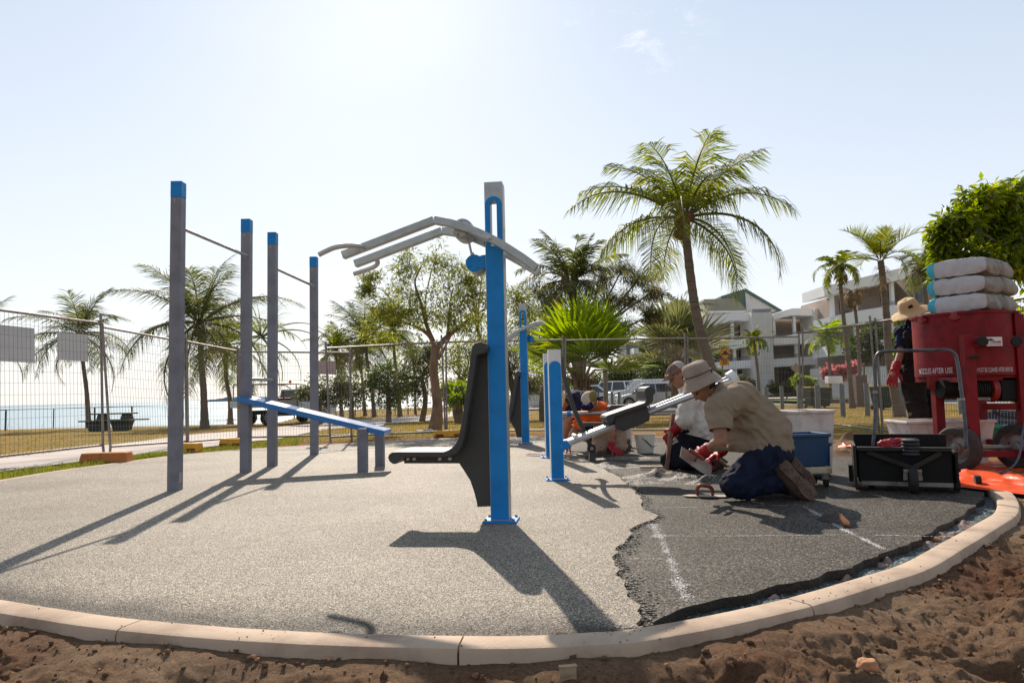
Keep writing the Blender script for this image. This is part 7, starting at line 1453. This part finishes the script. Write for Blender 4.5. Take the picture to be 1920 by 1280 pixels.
# tubs
def tub(name, lab, cpx, D, w_, dp, z0, z1, k, rz=0, taper=.82, rim=.02, cat='tub'):
    q = W(cpx, 800, D); t = thing(name, lab, cat, (q.x, D, z0), R_(rz)); h = z1 - z0; m = M(); a, b = w_ / 2, dp / 2; e = .006
    A = [(-a * taper, -b * taper, 0), (a * taper, -b * taper, 0), (a * taper, b * taper, 0), (-a * taper, b * taper, 0)]; B = [(-a, -b, h), (a, -b, h), (a, b, h), (-a, b, h)]; Cc = [(x * (1 - e * 2 / a), y * (1 - e * 2 / b), h) for x, y, _ in B]; Dd = [(x * .95, y * .95, .02) for x, y, _ in A]
    m.add(A + B + Cc + Dd, [(3, 2, 1, 0)] + [(i, (i + 1) % 4, (i + 1) % 4 + 4, i + 4) for i in range(4)] + [(i + 4, (i + 1) % 4 + 4, (i + 1) % 4 + 8, i + 8) for i in range(4)] + [(i + 8, (i + 1) % 4 + 8, (i + 1) % 4 + 12, i + 12) for i in range(4)] + [(12, 13, 14, 15)])
    obj('tub', m, MT[k], t, local=True, bevel=.012); m = M()
    for (u, v) in (((-a, -b), (a, -b)), ((a, -b), (a, b)), ((a, b), (-a, b)), ((-a, b), (-a, -b))): m.bar((u[0], u[1], h - .012), (v[0], v[1], h - .012), .035, .028)
    obj('rim', m, MT[k], t, local=True, bevel=.006); return t
tub('mortar_tub', 'dusty white tub behind the black wagon and the mixer legs', 1760, 7.35, .84, .5, -.01, .43, 'tubw', -3)
tub('mortar_tub', 'tall speckled white tub behind the kneeling khaki worker, blue one in front', 1508, 6.75, .36, .42, .0, .58, 'tubw', 12)
tub('mixing_tub', 'dark blue tub on a small dolly at the heels of the khaki worker', 1500, 5.95, .34, .3, .155, .415, 'bluepl', 4, .9)
tub('mixing_tub', 'bright blue tub glimpsed below the tall white tub', 1530, 6.4, .14, .2, 0, .3, 'bluepl', 4, .9)
tub('mixing_tub', 'green tub on the ground seen through the mixer frame', 1868, 8.6, .42, .3, -.02, .28, 'greenpl', 6)
tub('crate', 'navy blue crate behind the green tub', 1880, 9.4, .42, .4, -.02, .42, 'navypl', 6, .95, cat='crate')
q = W(1503, 870, 5.95); t = thing('dolly', 'grubby yellow white dolly on casters carrying the blue tub', 'dolly', (q.x, 5.95, -.015)); m = M(); m.bb((q.x - .18, 5.8, .09), (q.x + .19, 6.12, .15)); obj('deck', m, mat('grubby_cream_plastic', (.6, .5, .33), .6, 0, .3, 14, col2=(.25, .2, .14)), t, bevel=.015)
for dx in (-.13, .15):
    for dy in (5.85, 6.07): m = M(); m.lathe([(.015, -.014), (.034, -.012), (.034, .012), (.015, .014)], (q.x + dx, dy, .02), 16, ax=(1, 0, 0)); cw = obj('caster', m, MT['rub'], t, smooth=40); m = M(); m.bb((q.x + dx - .02, dy - .02, .045), (q.x + dx + .02, dy + .02, .0895)); obj('caster_bracket', m, MT['steel'], cw)
# bucket
q = Z(1210, 849, -.012); t = thing('bucket', 'white plastic bucket with blue handle, some liquid in it, between the workers', 'bucket', q); m = M(); m.lathe([(.095, .0), (.105, .008), (.132, .235), (.142, .237), (.142, .25), (.13, .25), (.1, .02), (0, .02)], (0, 0, 0), 36, cap=False); mb, tb_, bb_ = nt('translucent_white_plastic'); bb_.inputs['Base Color'].default_value = (.75, .75, .68, 1); bb_.inputs['Transmission Weight'].default_value = .25; bb_.inputs['Roughness'].default_value = .4; obj('pail', m, mb, t, local=True, smooth=40)
m = M(); m.lathe([(.0, .01), (.101, .01), (.108, .07), (0, .07)], (0, 0, 0), 30, cap=False); obj('liquid', m, mat('pale_yellow_liquid', (.6, .6, .38), .3, 0, .05, 3), t, local=True); m = M(); m.tube(smooth_line([V3((-.06, -.128, .2)), V3((-.0, -.16, .15)), V3((.07, -.14, .09)), V3((.135, -.05, .1))], 6), .005, 6); m.cap(V3((-.02, -.15, .17)), V3((.05, -.15, .1)), .009); obj('handle', m, MT['navypl'], t, local=True, smooth=180)
q = Z(1179, 838, -.012); m = M(); m.bb((q.x - .045, q.y, 0), (q.x + .045, q.y + .09, .25)); tag(obj('white_block', m, MT['wshirt'], bevel=.006), 'upright white block standing left of the bucket', 'block')
a, b = W(1262, 776, 7.05), Z(1247, 853, -.01); m = M(); b = V3((W(1247, 850, 7.0).x, 7.0, -.01)); m.bar(a, b, .035, .06, up=(0, 1, 0)); tag(obj('wooden_board', m, mat('red_brown_board', (.2, .09, .06), .7, 0, .2, 8), bevel=.003), 'upright red brown board held by the white shirted worker', 'board')
a, b = Z(1200, 878, .0), Z(1368, 876, .0); m = M(); m.bar(a + V3((0, 0, .01)), b + V3((0, 0, .012)), .05, .02); tag(obj('screed_batten', m, MT['wood'], bevel=.002), 'long thin wooden batten lying on the dark surface before the kneeling workers', 'batten')
q = Z(1319, 891, -.012); m = M(); m.bb((q.x - .035, q.y, -.012), (q.x + .03, q.y + .06, .06)); tag(obj('dark_block', m, MT['black'], bevel=.004), 'small dark block under the end of the steel trowel', 'block')
# orange plastic sheeting: folded heaps
def sheeting(pts, z0, amp, sd, lab, ex=.0):
    P = [Z(*p) for p in pts]; a, b, c_, d = P; m = M(); n1, n2 = 60, 26
    for j in range(n2 + 1):
        for i in range(n1 + 1):
            u = i / n1; v = j / n2; e = .04 * noise.noise(V3((u * 6, v * 6, sd))); p = a.lerp(b, u).lerp(d.lerp(c_, u), v); ed = min(1, 6 * min(v, 1 - v, u + .1, 1.1 - u))
            p = p + V3((e, .06 * noise.noise(V3((u * 9, sd, v * 2))), 0)); h = (1 - abs(noise.noise(V3((u * 2.2 + v * 1.5, v * 5, sd)))) * 3) * .6 + noise.noise(V3((u * 8, v * 9, sd + 2))) * .5 + .5; m.V.append((p.x, p.y, z0 + max(0.002, amp * max(0, h) * ed)))
    for j in range(n2):
        for i in range(n1): q_ = j * (n1 + 1) + i; m.F.append((q_, q_ + 1, q_ + n1 + 2, q_ + n1 + 1)); m.mi.append(0)
    return tag(obj('plastic_sheet', m, MT['orange'], smooth=180), lab, 'plastic sheet', 'orange plastic sheets')
sheeting([(1795, 912), (2080, 945), (2080, 905), (1800, 878)], .0, .045, 1, 'crumpled bright orange plastic sheet beside the kerb end at the right edge'); sheeting([(1780, 880), (2060, 890), (2060, 862), (1790, 862)], -.012, .03, 5, 'orange red plastic sheet spread under the wheels of the mixer'); sheeting([(1572, 845), (1655, 868), (1660, 846), (1572, 836)], .0, .05, 9, 'pale orange plastic sheet between the soil heap and the black wagon')
m = M(); m.tube(smooth_line([W(1925, 780, 6.2), W(1916, 820, 6.15), W(1912, 850, 6.1), W(1900, 873, 6.05), V3((W(1880, 884, 6.05).x, 6.1, .03)), V3((W(1842, 886, 6.1).x, 6.15, .02))], 8), .009, 8); tag(obj('hose', m, mat('blue_grey_hose', (.07, .09, .13), .4, 0, .1, 8), smooth=180), 'dark blue grey hose hanging down in front of the mixer', 'hose')
q = Z(1925, 928, -.05); m = M(); m.tube([q + V3((.09 * math.cos(a), .09 * math.sin(a), .01 + .006 * math.sin(3 * a))) for a in [2 * PI * i / 30 for i in range(31)]], .006, 6, False); tag(obj('white_cable', m, MT['whitep'], smooth=180), 'loop of white cable on the soil beside the kerb end', 'cable')
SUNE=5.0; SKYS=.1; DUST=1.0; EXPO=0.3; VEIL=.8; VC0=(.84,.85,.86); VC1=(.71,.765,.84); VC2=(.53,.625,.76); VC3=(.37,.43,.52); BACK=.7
# ---------------------------------------------------------------- camera, light, sky
cam = bpy.data.cameras.new('camera'); co = bpy.data.objects.new('camera', cam); C.objects.link(co)
cam.sensor_width = 36; cam.lens = 36 * F / 1920; cam.clip_start = .05; cam.clip_end = 20000
co.matrix_world = Matrix.Translation(CP) @ CR.to_4x4(); bpy.context.scene.camera = co
AZ, EL = R_(-9.9), R_(36.5)
sd = V3((math.sin(AZ) * math.cos(EL), math.cos(AZ) * math.cos(EL), math.sin(EL)))
sl = bpy.data.lights.new('sun', 'SUN'); so = bpy.data.objects.new('sun', sl); C.objects.link(so)
sl.energy = SUNE; sl.angle = R_(.53); sl.color = (1, .88, .74); so.rotation_euler = sd.to_track_quat('Z', 'Y').to_euler()
w = bpy.data.worlds.new('World'); bpy.context.scene.world = w; w.use_nodes = True; t = w.node_tree
bg = t.nodes['Background']; sky = N(t, 'ShaderNodeTexSky'); sky.sky_type = 'NISHITA'; sky.sun_disc = False
sky.sun_elevation = EL; sky.sun_rotation = AZ; sky.air_density = 1.0; sky.dust_density = DUST; sky.ozone_density = 1.0; sky.altitude = 0
tc = N(t, 'ShaderNodeTexCoord'); mp = N(t, 'ShaderNodeMapping'); mp.inputs['Scale'].default_value = (1, 1, 2.2); L(t, tc.outputs['Generated'], mp.inputs[0])
n1 = N(t, 'ShaderNodeTexNoise', Scale=2.2, Detail=4, Roughness=.5); L(t, mp.outputs[0], n1.inputs['Vector'])
hzv = ramp(t, n1.outputs[0], [(.3, (VEIL - .05,) * 3), (.8, (VEIL + .06,) * 3)])
# a few small wisps high up on the right
n2 = N(t, 'ShaderNodeTexNoise', Scale=14, Detail=8, Roughness=.7, Distortion=.4); L(t, mp.outputs[0], n2.inputs['Vector'])
wi = ramp(t, n2.outputs[0], [(.55, (0,) * 3), (.72, (.55,) * 3)])
dd = N(t, 'ShaderNodeVectorMath', operation='DISTANCE'); L(t, tc.outputs['Generated'], dd.inputs[0]); dd.inputs[1].default_value = ray(1170, 40).normalized()
fm = N(t, 'ShaderNodeMapRange'); fm.inputs[1].default_value = .13; fm.inputs[2].default_value = .03; L(t, dd.outputs['Value'], fm.inputs[0])
wm = N(t, 'ShaderNodeMath', operation='MULTIPLY'); L(t, wi, wm.inputs[0]); L(t, fm.outputs[0], wm.inputs[1])
ad = N(t, 'ShaderNodeMath', operation='ADD', use_clamp=True); L(t, wm.outputs[0], ad.inputs[0]); L(t, hzv, ad.inputs[1])
# thin high haze: an even bluish white veil mixed over the clear sky, whiter towards the horizon
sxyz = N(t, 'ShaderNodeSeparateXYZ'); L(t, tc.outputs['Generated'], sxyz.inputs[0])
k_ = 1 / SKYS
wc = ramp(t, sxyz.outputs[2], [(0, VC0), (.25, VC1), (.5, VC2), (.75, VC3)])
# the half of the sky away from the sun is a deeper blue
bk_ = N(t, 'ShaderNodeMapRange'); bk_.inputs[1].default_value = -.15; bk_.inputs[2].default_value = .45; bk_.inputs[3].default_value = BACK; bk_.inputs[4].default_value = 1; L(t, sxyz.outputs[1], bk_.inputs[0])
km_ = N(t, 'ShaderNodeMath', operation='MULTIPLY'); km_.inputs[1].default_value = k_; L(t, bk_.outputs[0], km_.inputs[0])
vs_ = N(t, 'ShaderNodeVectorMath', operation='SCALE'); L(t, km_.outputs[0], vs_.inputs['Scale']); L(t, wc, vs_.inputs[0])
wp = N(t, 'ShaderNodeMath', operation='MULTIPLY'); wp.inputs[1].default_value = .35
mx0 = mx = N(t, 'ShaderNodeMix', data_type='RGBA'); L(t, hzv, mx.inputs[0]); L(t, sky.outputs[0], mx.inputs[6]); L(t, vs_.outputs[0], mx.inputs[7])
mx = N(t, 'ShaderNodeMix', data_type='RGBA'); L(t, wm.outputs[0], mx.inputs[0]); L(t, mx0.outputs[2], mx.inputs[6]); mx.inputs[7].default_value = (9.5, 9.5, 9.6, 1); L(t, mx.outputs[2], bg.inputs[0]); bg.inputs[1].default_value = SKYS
sc = bpy.context.scene; sc.view_settings.view_transform = 'Standard'; sc.view_settings.look = 'None'; sc.view_settings.exposure = EXPO; sc.view_settings.gamma = 1
sc.cycles.max_bounces = 6; sc.cycles.sample_clamp_direct = 5; sc.cycles.transparent_max_bounces = 6; sc.cycles.use_denoising = True
